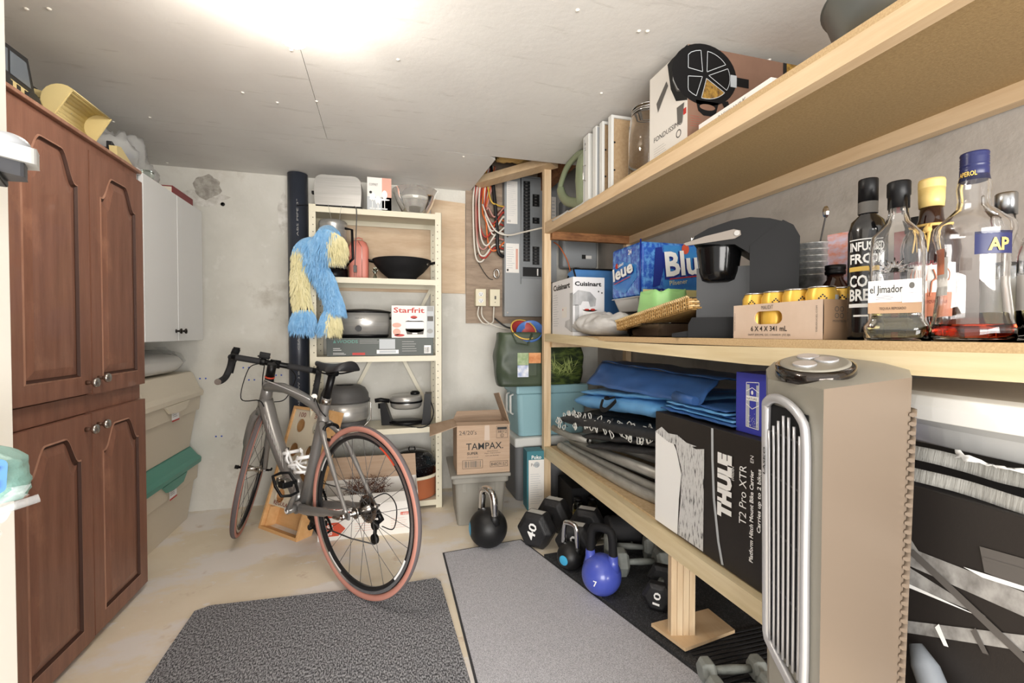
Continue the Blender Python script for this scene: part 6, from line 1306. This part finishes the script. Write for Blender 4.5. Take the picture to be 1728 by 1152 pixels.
# angle towards the camera from a thing at (x, y)
def face_ang(x, y): return math.degrees(math.atan2(-y, -x))
mat('bottle_black', '#141416', .12, coat=.7); mat('tequila', '#f0e6b8', .0, trans=1, ior=1.36); mat('aperol', '#e2502a', .0, trans=1, ior=1.36); mat('wine_pale', '#efe3b0', .0, trans=1, ior=1.36)
x, y = 1.020, .755
t = bottle('black_bottle', 'slim tall black bottle with a white stencilled label beside the can carton', (x, y, MZ), [(.033, 0), (.035, .006), (.035, .235), (.030, .258), (.0165, .272), (.0155, .30), (.0155, .33)], 'bottle_black', shell=0)
B().lathe([(.018, .300), (.018, .348), (.017, .350), (0, .350)], 28).build('cap', 'black_plastic', t); curve_print(t, .0175, .275, .30, 0, 360, 'ink_soft', 'neck_band')
a = face_ang(x, y)
for s_, z, h in (('INFUSED', .192, .018), ('FROM', .165, .020), ('COLD', .115, .024), ('BREW', .085, .024)): curve_text(t, s_, .035, z, h, a - 54, a + 48, 'white_print', bold=.03)
curve_print(t, .035, .148, .158, a - 60, a + 30, 'yellow_rim', 'label'); curve_print(t, .035, .205 + .01, .217, a - 60, a + 40, 'white_print', 'label'); curve_print(t, .035, .070, .078, a - 60, a + 40, 'white_print', 'label'); curve_print(t, .035, .050, .054, a - 40, a + 20, 'white_print', 'label')
x, y = .986, .670
t = bottle('tequila_bottle', 'square shouldered clear tequila bottle with a white and gold label and black cap', (x, y, MZ), [(.047, 0), (.050, .006), (.050, .028), (.044, .038), (.043, .05), (.043, .17), (.040, .205), (.020, .232), (.0155, .25), (.0150, .285)], 'glass', rz=face_ang(x, y) + 84, sup=5.0, n=56, liquid=('tequila', .085), shell=.004)
B().lathe([(.0175, .262), (.0175, .285), (.019, .287), (.019, .312), (.0175, .3145), (0, .3145)], 32).build('cap', 'black_plastic', t)
f = Face((-.040, -.0435, .055), (1, 0, 0), (0, 0, 1), .0012); f.rect(0, .02, .080, .062, 'paper').rect(0, -.002, .080, .02, 'kraft_side').rect(.052, .018, .080, .062, 'white_print', 2).text('el Jimador', .003, .038, .015, 'ink', w=.050, bold=.01).lines(.012, .024, .045, .033, 3, 'ink_soft').text('TEQUILA REPOSADO', .018, .005, .005, 'ink', w=.04).disc(.066, .050, .004, .006, 'ink_soft', 3).lines(.056, .034, .076, .042, 2, 'ink_soft')
f.build('label', t)
# moulded agave relief
b = B()
for k in range(15):
    a = R_(-10 + 200 * k / 14); l = .020 + .008 * (k % 2); b.tube([(0, -.0435, .135), (l * cos(a), -.0455, .135 + l * .9 * sin(a))], [.003, .0008], 6)
b.build('relief', 'glass', t)
x, y = 1.31, .84
t = bottle('small_black_bottle', 'small dark bottle with a plain black cap half hidden behind the tequila bottle', (x, y, MZ), [(.036, 0), (.037, .01), (.037, .235), (.030, .26), (.021, .27), (.021, .28)], 'bottle_black', shell=0); B().lathe([(.0265, .27), (.0265, .307), (0, .308)], 28).build('cap', 'black_matte', t)
x, y = 1.138, .708
t = bottle('cream_liqueur_bottle', 'dark brown liqueur bottle with a cream cap, gold cord and elephant label', (x, y, MZ), [(.036, 0), (.038, .01), (.038, .10), (.041, .16), (.046, .195), (.044, .215), (.028, .240), (.021, .26), (.018, .30)], 'brown_glass', shell=0)
mat('cream_cap', '#d9bd78', .35); mat('amar_orange', '#cc7f5f', .5); mat('cord_gold', '#d9b56a', .7)
b = B().lathe([(.021, .285), (.022, .30), (.0225, .325)] + [(.0225 + (.0006 if i % 2 else 0), .325 + i * .002) for i in range(8)] + [(.0215, .345), (0, .346)], 32); b.build('cap', 'cream_cap', t)
a = face_ang(x, y); curve_print(t, .0405, .088, .185, a - 62, a + 55, 'paper'); curve_print(t, .0405, .05, .10, a - 60, a + 45, 'amar_orange', off=.001); curve_text(t, 'AMARULA', .0405, .158, .014, a - 62, a + 25, 'book_red', bold=.02); curve_text(t, 'CREAM LIQUEUR', .0405, .078, .006, a - 40, a + 25, 'book_red', off=.002)
bb = B()
def onc(u, v, r=.0425): aa = R_(a + u); return (r * cos(aa), r * sin(aa), v)
for pts in ([(-18, .148), (-22, .13), (-12, .122), (-6, .105), (-3, .092)], [(6, .148), (12, .13), (4, .122), (2, .105), (0, .092)], [(-30, .15), (-40, .14), (-36, .125), (-24, .128)], [(18, .15), (30, .14), (26, .125), (14, .128)]): bb.tube(spline([onc(*p) for p in pts]), .0014, 6)
bb.build('elephant_emblem', 'amar_orange', t)
b = B().tube([(.026 * cos(i * .35), .026 * sin(i * .35), .245) for i in range(18)], .0035, 8, closed=True)
for s_ in (-1, 1): b.tube(spline([onc(-6 + 4 * s_, .245, .028), onc(-10 + 6 * s_, .222, .046), onc(-14 + 8 * s_, .20, .050), onc(-18 + 10 * s_, .185, .050)]), .003, 8)
b.sph(onc(-8, .232, .040), .008, 10); b.build('cord', 'cord_gold', t)
x, y = 1.008, .562
t = bottle('aperitif_bottle', 'large clear bottle with a dark blue cap and a little red orange aperitif left', (x, y, MZ), [(.053, 0), (.056, .006), (.056, .02), (.052, .04), (.046, .10), (.047, .16), (.054, .19), (.053, .205), (.036, .222), (.023, .236), (.021, .25), (.023, .272), (.020, .290), (.018, .30)], 'glass', liquid=('aperol', .030), shell=.0035)
mat('cap_blue', '#1f2450', .3)
B().lathe([(.0195, .283), (.0195, .305), (.0185, .307), (.0195, .309)] + [(.0195 - (.001 if i % 2 else 0), .311 + i * .002) for i in range(8)] + [(.0195, .330), (.0185, .333), (0, .3335)], 32).build('cap', 'cap_blue', t)
a = face_ang(x, y); curve_text(t, 'APEROL', .0195, .290, .008, a - 60, a + 10, 'yellow_rim', bold=.02)
b = B(); curve_print(t, .0515, .148, .186, a + 2, a + 62, 'cap_blue'); curve_text(t, 'AP', .052, .154, .020, a + 20, a + 52, 'yellow_rim', bold=.03)
curve_print(t, .0455, .082, .15, a - 78, a - 42, 'paper'); curve_print(t, .0455, .120, .166, a - 82, a - 50, 'amar_orange', off=.001)
for (x, y, lb, r_) in ((1.30, .668, 'clear bottle of pale liquor with a silver cap nearest the aperitif bottle', .034), (1.26, .585, 'clear bottle of pale liquor with a silver cap at the picture edge', .038)):
    t = bottle('liquor_bottle', lb, (x, y, MZ), [(r_, 0), (r_ + .002, .006), (r_ + .002, .17), (r_ - .006, .205), (.018, .225), (.015, .25), (.015, .30)], 'glass', liquid=('wine_pale', .165 if r_ < .036 else .12)); B().lathe([(.018, .27), (.018, .315), (.016, .318), (0, .318)], 28).build('cap', 'alu', t)
    a = face_ang(x, y); curve_print(t, r_ + .0025, .06, .13, a - 70, a + 60, 'paper')
# ================================================================ LOWEST DECK
BZ = ZB + .0005
mat('galv_pipe', '#b3b1ab', .42, .45, h2='#9c9a93', vs=12, stretch=(3, 1, 3))
pipes = [([(.995, 2.50, .396), (1.0, 2.30, .394), (1.01, 1.95, .394), (1.03, 1.70, .394), (1.08, 1.48, .394)], 'bent galvanised pipe nearest the front edge of the lowest shelf', .021),
 ([(1.04, 2.52, .396), (1.05, 2.30, .396), (1.07, 1.95, .400), (1.09, 1.70, .404), (1.14, 1.48, .404)], 'bent galvanised pipe second from the front edge of the lowest shelf', .021),
 ([(1.09, 2.54, .396), (1.11, 2.30, .400), (1.14, 1.95, .420), (1.17, 1.70, .425), (1.22, 1.48, .425)], 'galvanised pipe third from the front edge, lying on the shelf', .021),
 ([(1.19, 2.40, .395), (1.19, 1.95, .392), (1.23, 1.72, .392), (1.28, 1.50, .392)], 'galvanised pipe fourth from the front edge, under the folded black net', .021),
 ([(1.04, 2.42, .440), (1.07, 2.0, .455), (1.10, 1.58, .475)], 'straight galvanised pipe with an open end facing the bicycle carrier carton', .022),
 ([(1.10, 2.42, .460), (1.14, 2.0, .490), (1.20, 1.55, .505)], 'straight galvanised pipe resting on the others, farthest from the shelf edge', .021),
 ([(.975, 2.56, .49), (1.01, 2.40, .475), (1.06, 2.25, .48)], 'short flattened pipe end jutting past the shelving post', .018)]
for pts, lb, r_ in pipes:
    t = thing('metal_pipe', lb, 'pipe', pts[0], group='galvanised pipes on the lowest shelf'); p0 = Vector(pts[0]); P_ = [Vector(p) - p0 for p in pts]
    b = B().tube(spline(P_, 6) if len(P_) > 3 else P_, r_, 18, cap=False); b.build('pipe', 'galv_pipe', t, solid=.003); d = (P_[-1] - P_[-2]).normalized(); B().cyl(P_[-1] - d * .02, P_[-1] - d * .016, r_ * .93, n=18).build('pipe_bore', 'dark_void', t)
mat('net_black', '#2a2a2c', .5, h2='#343436', vs=60, bump=.4, bs=300); mat('ring_metal', '#e2e2dc', .35, .3)
t = thing('folded_net', 'folded black trampoline net edged with white triangular rings on the pipes', 'trampoline net', (1.125, 1.95, .478), rz=7)
def fold(z0, z1, x0, x1, y0, y1, sd, slope):
    """a soft folded layer: rounded front edge, slight sag, rises towards the camera"""
    b = B()
    def fn(u, v):
        a = 2 * pi * u; cx = abs(cos(a)) ** .35 * (1 if cos(a) > 0 else -1); cz = abs(sin(a)) ** .9 * (1 if sin(a) > 0 else -1); yy = y1 + (y0 - y1) * v
        e = min(1, min(v, 1 - v) * 9) ** .5
        return ((x0 + x1) / 2 + (x1 - x0) / 2 * cx + .010 * nz(v * 7 + sd, 1) , yy, (z0 + z1) / 2 + (z1 - z0) / 2 * cz * (.4 + .6 * e) + slope * v + .006 * nz(v * 9 + sd, cx))
    b.grid(fn, 26, 28, cu=True); b.f.append(tuple(reversed(range(26)))); b.m.append(0); b.s.append(True); b.f.append(tuple(28 * 26 + i for i in range(26))); b.m.append(0); b.s.append(True); return b
fold(-.022, .018, -.10, .30, -.42, .22, 1, .115).build('net_fold', 'net_black', t); fold(.020, .064, -.10, .30, -.42, .26, 4, .105).build('net_fold', 'net_black', t)
b = fold(.066, .135, -.125, .30, -.44, .46, 9, .075); b.build('net_fold', 'net_black', t)
fold(.12, .165, -.02, .30, -.40, .36, 12, .04).build('net_fold', 'net_black', t)
rg = random.Random(21)
for k in range(58):
    q = rg.random(); y = .44 - .86 * q; z = .075 + .075 * q + rg.uniform(-.01, .075) * (1 - .5 * q); x = -.132 - .006 - (.0 if z < .11 else -.03 - (z - .11) * .4)
    s_ = rg.uniform(.019, .026); a = rg.uniform(0, 6.28); tri = [(0, 1.25), (-.62, -.7), (.62, -.7)]; P_ = []
    for i in range(3):
        (u0, v0), (u1, v1) = tri[i], tri[(i + 1) % 3]
        for w_ in (.18, .5, .82): P_.append((u0 + (u1 - u0) * w_, v0 + (v1 - v0) * w_))
    tl = rg.uniform(-.5, .5)
    pts = [(x - .010 - .35 * s_ * abs(v) * (.2 + abs(tl)), y + s_ * (u * cos(a) - v * sin(a)), z + s_ * (u * sin(a) + v * cos(a))) for u, v in P_]
    B().tube(pts, .0025, 6, closed=True).build('ring', 'ring_metal', t)
    if k % 2: B().tube([(x + .01, y, z), (x - .008, y + .012 * cos(a), z + .012 * sin(a)), (x - .004, y + .03 * cos(a), z + .03 * sin(a))], .0045, 6, sq=.5).build('loop', 'net_black', t)
mat('tarp_dark', '#2f558e', .4, h2='#3a64a0', vs=5, bump=.3, bs=10); mat('tarp_light', '#5c9ad0', .4, h2='#6ca8da', vs=5, bump=.3, bs=12)
t = thing('blue_tarp', 'large folded bright blue tarpaulin cover with a black strap on the folded net', 'tarpaulin', (1.10, 1.85, .68))
b = fold(-.025, .055, -.11, .36, -.33, .44, 3, .07); b.build('tarp_fold', 'tarp_light', t); b = fold(.050, .085, -.10, .36, -.36, .38, 6, .07); b.build('tarp_fold', 'tarp_light', t); fold(.068, .10, -.07, .36, -.50, .30, 8, .06).build('tarp_fold', 'tarp_light', t)
# the stiff dark flap that leans over the folds
b = B(); b.grid(lambda u, v: (-.115 + .10 * v + .01 * nz(u * 5, v * 3), .27 - .86 * u + .03 * v, .125 + .02 * u + (.105 - .03 * u) * v + .006 * nz(u * 8, v * 4, 4)), 30, 8); b.grid(lambda u, v: (-.015 + .34 * v, .30 - .86 * u, .235 - .012 * u + .010 * nz(u * 6, v * 4) - .02 * v), 26, 8); b.build('stiff_flap', 'tarp_dark', t, solid=.004)
B().tube(spline([(-.135, .05, .075), (-.15, .04, .04), (-.15, .0, .035), (-.14, -.03, .055), (-.135, -.07, .085)]), .011, 8, sq=.35).tube(spline([(-.13, .02, .09), (-.145, -.01, .085), (-.14, -.06, .10)]), .012, 8, sq=.35).build('strap', 'black_matte', t)
t = thing('small_blue_tarp', 'smaller folded blue sheet lying on the far end of the black carton', 'tarpaulin', (1.10, 1.28, .7795))
def sheet_fold(z, x0, x1, y0, y1, sd, th=.007):
    return B().grid(lambda u, v: (x0 + (x1 - x0) * v + .006 * nz(u * 9 + sd, 0), y1 + (y0 - y1) * u, z + .004 * nz(u * 8 + sd, v * 6) + .004), 22, 10)
for k in range(5):
    sheet_fold(.004 + k * .009, -.128 + .012 * (k % 3), .20, -.18 + .01 * k, .175 - .012 * k, k * 3).build('layer', 'tarp_light' if k % 2 else 'tarp_dark', t, solid=.004)
B().tube([(-.115, .10, .058), (-.13, -.02, .060)], [.020, .014], 12).build('rolled_edge', 'tarp_dark', t)
# bicycle carrier carton
mat('carton_black', '#262220', .45, bump=.1, bs=120, bstretch=(1, 8, 1)); mat('streak', '#cfcfce', .5, h2='#3b3b3c', vs=30, stretch=(1, 5, 1), vlo=.52, vhi=.66, detail=8)
TX, TY0, TY1, TZ = .955, .22, 1.462, .402
t = thing('carrier_carton', 'long black carton with white lettering and a hitch rack picture on the lowest shelf', 'box', (TX, TY0, BZ))
B().box((0, 0, 0), (.40, TY1 - TY0, TZ)).build('carton', 'carton_black', t, bevel=.003)
f = Face((0, TY1 - TY0, 0), (0, -1, 0), (0, 0, 1), .0007); yz = lambda y, z: (TY1 - y, z - BZ)
f.poly([yz(*p) for p in [(1.460, .70), (1.36, .69), (1.335, .66), (1.308, .587), (1.32, .50), (1.328, .376), (1.460, .376)]], 'white_print').poly([yz(*p) for p in [(1.341, .685), (1.30, .70), (1.234, .69), (1.195, .70), (1.197, .378), (1.325, .378), (1.31, .50), (1.305, .60)]], 'streak', 2).poly([yz(*p) for p in [(1.460, .70), (1.42, .725), (1.38, .71), (1.33, .715), (1.28, .70), (1.23, .70), (1.30, .68), (1.38, .68)]], 'streak', 3)
f.line([yz(1.160, .772), yz(1.158, .68), yz(1.150, .56), yz(1.130, .44), yz(1.112, .378)], .010, 'print_grey', 2)
f.frame((0, TY1 - TY0, 0), (0, 0, 1), (0, 1, 0)); g = lambda y: y - TY1
f.text('THULE', .520 - BZ, g(1.082), .048, 'white_print', w=.188, bold=.08, k=3, shear=-.0).text('SWEDEN', .640 - BZ, g(1.068), .009, 'white_print', w=.04, k=3).text('T2 Pro XTR', .530 - BZ, g(1.022), .026, 'white_print', w=.165, k=3).text('Platform Hitch Mount Bike Carrier', .44 - BZ, g(.997), .013, 'white_print', w=.25, bold=.02, k=3).text('EN', .71 - BZ, g(.997), .012, 'white_print', k=3).text('Carries up to 2 bikes', .53 - BZ, g(.972), .012, 'white_print', w=.17, bold=.02, k=3)
# text runs upwards: letters face away from the near end
f.frame((0, TY1 - TY0, 0), (0, -1, 0), (0, 0, 1)); mat('rack_grey', '#a6a4a1', .5, h2='#6f6c69', vs=20, stretch=(1, 1.5, 1)); mat('rack_dark', '#5a5653', .5)
for m_, pts, k in (('rack_grey', [(.64, .70), (.605, .655), (.36, .66), (.36, .62), (.64, .62)], 2), ('rack_grey', [(.66, .625), (.515, .596), (.505, .592), (.65, .58)], 2), ('white_print', [(.66, .585), (.507, .588), (.66, .575)], 3), ('rack_dark', [(.612, .655), (.40, .53), (.40, .515), (.622, .645)], 4), ('rack_grey', [(.64, .505), (.44, .60), (.44, .575), (.64, .482)], 2), ('white_print', [(.570, .540), (.555, .508), (.562, .506), (.576, .53)], 4), ('rack_dark', [(.518, .566), (.500, .532), (.508, .530), (.524, .556)], 4), ('rack_dark', [(.515, .705), (.36, .72), (.36, .665), (.508, .665)], 3), ('white_print', [(.536, .660), (.36, .678), (.36, .672), (.510, .655)], 4), ('rack_dark', [(.51, .69), (.36, .705), (.36, .70), (.51, .685)], 4)):
    f.poly([yz(*p) for p in pts][::1], m_, k)
f.build('print', t)
mat('cooler_indigo', '#3c41a8', .35)
t = carton('seltzer_box', 'indigo blue carton with a white outlined can standing on the black carton', 'box', (.99, .80, BZ + TZ + .001), .13, .305, .172, 'cooler_indigo')
f = Face((0, .305, 0), (0, -1, 0), (0, 0, 1)); f.line([(.04, .02), (.04, .145), (.085, .148), (.085, .018), (.04, .02)], .002, 'white_print').rect(.042, .02, .052, .14, 'print_grey').rect(.076, .02, .083, .14, 'print_grey').line([(.04, .12), (.062, .132), (.086, .12)], .002, 'white_print', 2).line([(.04, .085), (.062, .072), (.086, .085)], .002, 'white_print', 2).rect(.041, .095, .084, .108, 'white_print', 2).text('NATURE', .044, .098, .006, 'ink_soft', w=.036, k=3).disc(.062, .118, .004, .006, 'white_print', 2).line([(.14, .125), (.115, .115), (.115, .055), (.14, .042)], .003, 'white_print').text('MOUNTAIN', .13, .07, .030, 'white_print', w=.15, bold=.03)
rg = random.Random(2)
for k in range(60): f.disc(rg.uniform(.045, .082), .022 + abs(rg.gauss(0, .016)), .0009, .0009, 'white_print', 2, 6)
f.build('print', t)
# white plastic bin and webbing at the near end
mat('bin_white', '#e6e6e4', .35); mat('bin_grey', '#cfcfcd', .4)
t = thing('plastic_bin', 'big white plastic bin with a thick curved rim lying on the black carton', 'bin', (.955, .45, BZ + TZ + .001))
def outl(e, z): return [(x + (e if x < .3 else 0), y, z) for x, y in [(.42, .36)] + [tuple(p)[:2] for p in spline([(.18, .36, 0), (.06, .30, 0), (.015, .20, 0), (.0, .08, 0), (.0, -.05, 0), (.02, -.15, 0), (.08, -.24, 0)], 4)] + [(.42, -.24)]]
b = B(); loft(b, [outl(.085, .062), outl(.075, .10), outl(.055, .118), outl(.030, .121)], sm=False, close=True); b.build('wall', 'bin_grey', t, bevel=.004)
b = B(); loft(b, [outl(.030, .121), outl(.004, .123), outl(-.0, .150), outl(.006, .168), outl(.02, .174)], sm=False, close=True); b.build('rim', 'bin_white', t, bevel=.004, seg=3)
mat('webbing', '#aaa9a4', .8, h2='#94938e', vs=140, stretch=(.1, 1, .1), bump=.5, bs=200)
t = thing('webbing_strap', 'folded pale ribbed webbing strap tucked under the white bin', 'strap', (.965, .45, BZ + TZ + .001))
for k, (x, z, h, sd) in enumerate(((.005, .002, .024, 1), (.03, .030, .026, 4))):
    B().grid(lambda u, v: (x + .012 * nz(u * 4 + sd, 0) + .006 * v, .22 - .45 * u * (.72 if k else 1), z + h * v + .008 * nz(u * 3 + sd, 2) + .006 * k), 40, 3).build('band', 'webbing', t, solid=.003)
B().grid(lambda u, v: (.02 + .01 * nz(u * 9, v * 4), .12 - .12 * u, .060 + .016 * v * abs(1 - 2 * u) + .006 * nz(u * 12, v)), 16, 3).build('tissue', 'white_print', t, solid=.001)
# grey tube leaning in front of the carton at the near end
t = thing('grey_tube', 'smooth grey plastic tube with a slanted tip leaning against the black carton', 'tube', (.90, .56, .30)); mat('tube_grey', '#7f848a', .35)
B().tube([(.035, .035, .19), (.028, .015, .165), (.0, -.05, .08), (-.08, -.20, -.295)], [.010, .021, .024, .026], 20).build('tube', 'tube_grey', t)
# ================================================================ TOWER FAN
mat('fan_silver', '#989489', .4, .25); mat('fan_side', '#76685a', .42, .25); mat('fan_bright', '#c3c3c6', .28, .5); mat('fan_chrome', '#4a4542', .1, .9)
t = thing('tower_fan', 'tall silver tower fan with a vertical grille and round control panel standing on the floor', 'fan', (.76, .65, .0))
Cc = Vector((.76, .65, 0)); PL = [Vector(p) - Cc.xy.to_3d() for p in [(.632, .529, .976), (.849, .552, .986), (.893, .585, .995), (.912, .64, 1.003), (.90, .70, 1.008), (.855, .755, 1.008), (.78, .765, 1.0), (.73, .735, .988), (.690, .690, .974)]]
PL = [Vector((p.x, p.y, p.z)) for p in PL]
def at_h(z):
    k = max(0, min(1, (.98 - z) / .9)); s_ = 1 - .14 * k; return [Vector((p.x * s_, p.y * s_, z if z < .96 else p.z)) for p in PL]
b = B(); rings = [at_h(.10), at_h(.4), at_h(.7), at_h(.9), [Vector((p.x, p.y, p.z)) for p in PL]]
loft(b, rings, sm=False, close=False)
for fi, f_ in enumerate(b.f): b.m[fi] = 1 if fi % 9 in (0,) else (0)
b.build('housing', ['fan_silver', 'fan_side'], t)
top = [Vector((p.x, p.y, p.z)) for p in PL]; ctr = Vector((sum(p.x for p in top) / 9, sum(p.y for p in top) / 9, 1.004)); n = len(top); V = [tuple(p) for p in top] + [tuple(p.lerp(ctr, .25) + Vector((0, 0, .004))) for p in top] + [tuple(ctr + Vector((0, 0, .0)))]
B().add(V, [(i, (i + 1) % n, n + (i + 1) % n, n + i) for i in range(n)] + [(n + i, n + (i + 1) % n, 2 * n) for i in range(n)], 0, True).build('top_cap', 'fan_silver', t)
# control panel: an ellipse tilted with the top
pc = Vector((-.020, -.012, .999)); ux = Vector((.075, .068, .012)); uy = Vector((-.040, .046, -.002))
def ell(s_, dz, n=40): return [tuple(pc + ux * (s_ * cos(2 * pi * i / n)) + uy * (s_ * sin(2 * pi * i / n)) + Vector((0, 0, dz))) for i in range(n)]
b = B(); loft(b, [ell(1.0, -.012), ell(1.0, .006), ell(.90, .008)], close=True); b.build('control_ring', 'fan_chrome', t); b = B(); loft(b, [ell(.88, .0), ell(.88, .009), ell(.8, .0105)], close=True); cp_ = b.build('control_panel', 'fan_silver', t)
for (a, c) in ((-.35, .25), (.1, -.3), (.45, .15)):
    b = B(); o = pc + ux * a + uy * c; q = [tuple(o + ux * (.26 * cos(2 * pi * i / 16)) + uy * (.30 * sin(2 * pi * i / 16)) + Vector((0, 0, .010))) for i in range(16)]; q2 = [(p[0], p[1], p[2] + .004) for p in q]; loft(b, [q, q2]); b.build('button', 'fan_bright', cp_, bevel=.001)
# front grille between the two front corners
def fr(u, z, off=0):
    A = at_h(z)[8]; Cn = at_h(z)[0]; A = Vector((A.x, A.y, z)); Cn = Vector((Cn.x, Cn.y, z)); d = (Cn - A); nn = Vector((d.y, -d.x, 0)).normalized(); nn = -nn if nn.dot(Vector((-1, -.6, 0))) < 0 else nn
    return A + d * u + nn * off
b = B().grid(lambda u, v: tuple(fr(.05 + .74 * u, .49 + .44 * v, .0015)), 1, 8); b.build('grille_recess', 'black_matte', t)
for k in range(7):
    u = .12 + k * .100; b = B().tube([tuple(fr(u + .004 * sin(pi * q / 8), .492 + (.432 - (.012 * abs(k - 3.5))) * q / 8, .008)) for q in range(9)], .0028, 8, sq=.8); b.build('slat', 'fan_bright', t)
for z in (.60, .70, .80, .88): B().tube([tuple(fr(.08, z, .002)), tuple(fr(.76, z, .002))], .002, 6).build('cross_bar', 'dark_grey', t)
P_ = spline([tuple(fr(.035, .50, .006)), tuple(fr(.035, .70, .006)), tuple(fr(.035, .90, .006)), tuple(fr(.10, .935, .008)), tuple(fr(.40, .945, .010)), tuple(fr(.72, .925, .008)), tuple(fr(.80, .88, .006)), tuple(fr(.80, .70, .006)), tuple(fr(.80, .50, .006)), tuple(fr(.70, .465, .006)), tuple(fr(.35, .475, .006)), tuple(fr(.06, .49, .006))], 5)
B().tube(P_, .009, 12, closed=True, sq=.8).build('grille_frame', 'fan_bright', t)
f = Face((0, 0, 0), (1, 0, 0), (0, 0, 1)); a_ = fr(.10, .80, .012); b_ = fr(.10, .86, .012); d_ = (fr(.5, .8) - fr(.1, .8)).normalized(); Face(tuple(a_), (0, 0, 1), tuple(-d_), .001).text('LASKO', 0, 0, .008, 'ink', w=.05, bold=.02).build('lettering', t)
for k in range(46):
    z = .24 + k * .0152; A = at_h(z); P_ = [A[1], A[2] * 1.0, A[3], A[4], A[5]]; P_ = [Vector((p.x * 1.06, p.y * 1.06, z)) for p in P_]; P_[0] = Vector((A[1].x - .004, A[1].y - .006, z))
    B().tube([tuple(p) for p in P_], .0055, 6, sq=.7).build('louvre', 'fan_side', t)
B().lathe([(.15, 0), (.155, .008), (.14, .03), (.07, .05), (.06, .11)], 40).build('base', 'fan_silver', t)
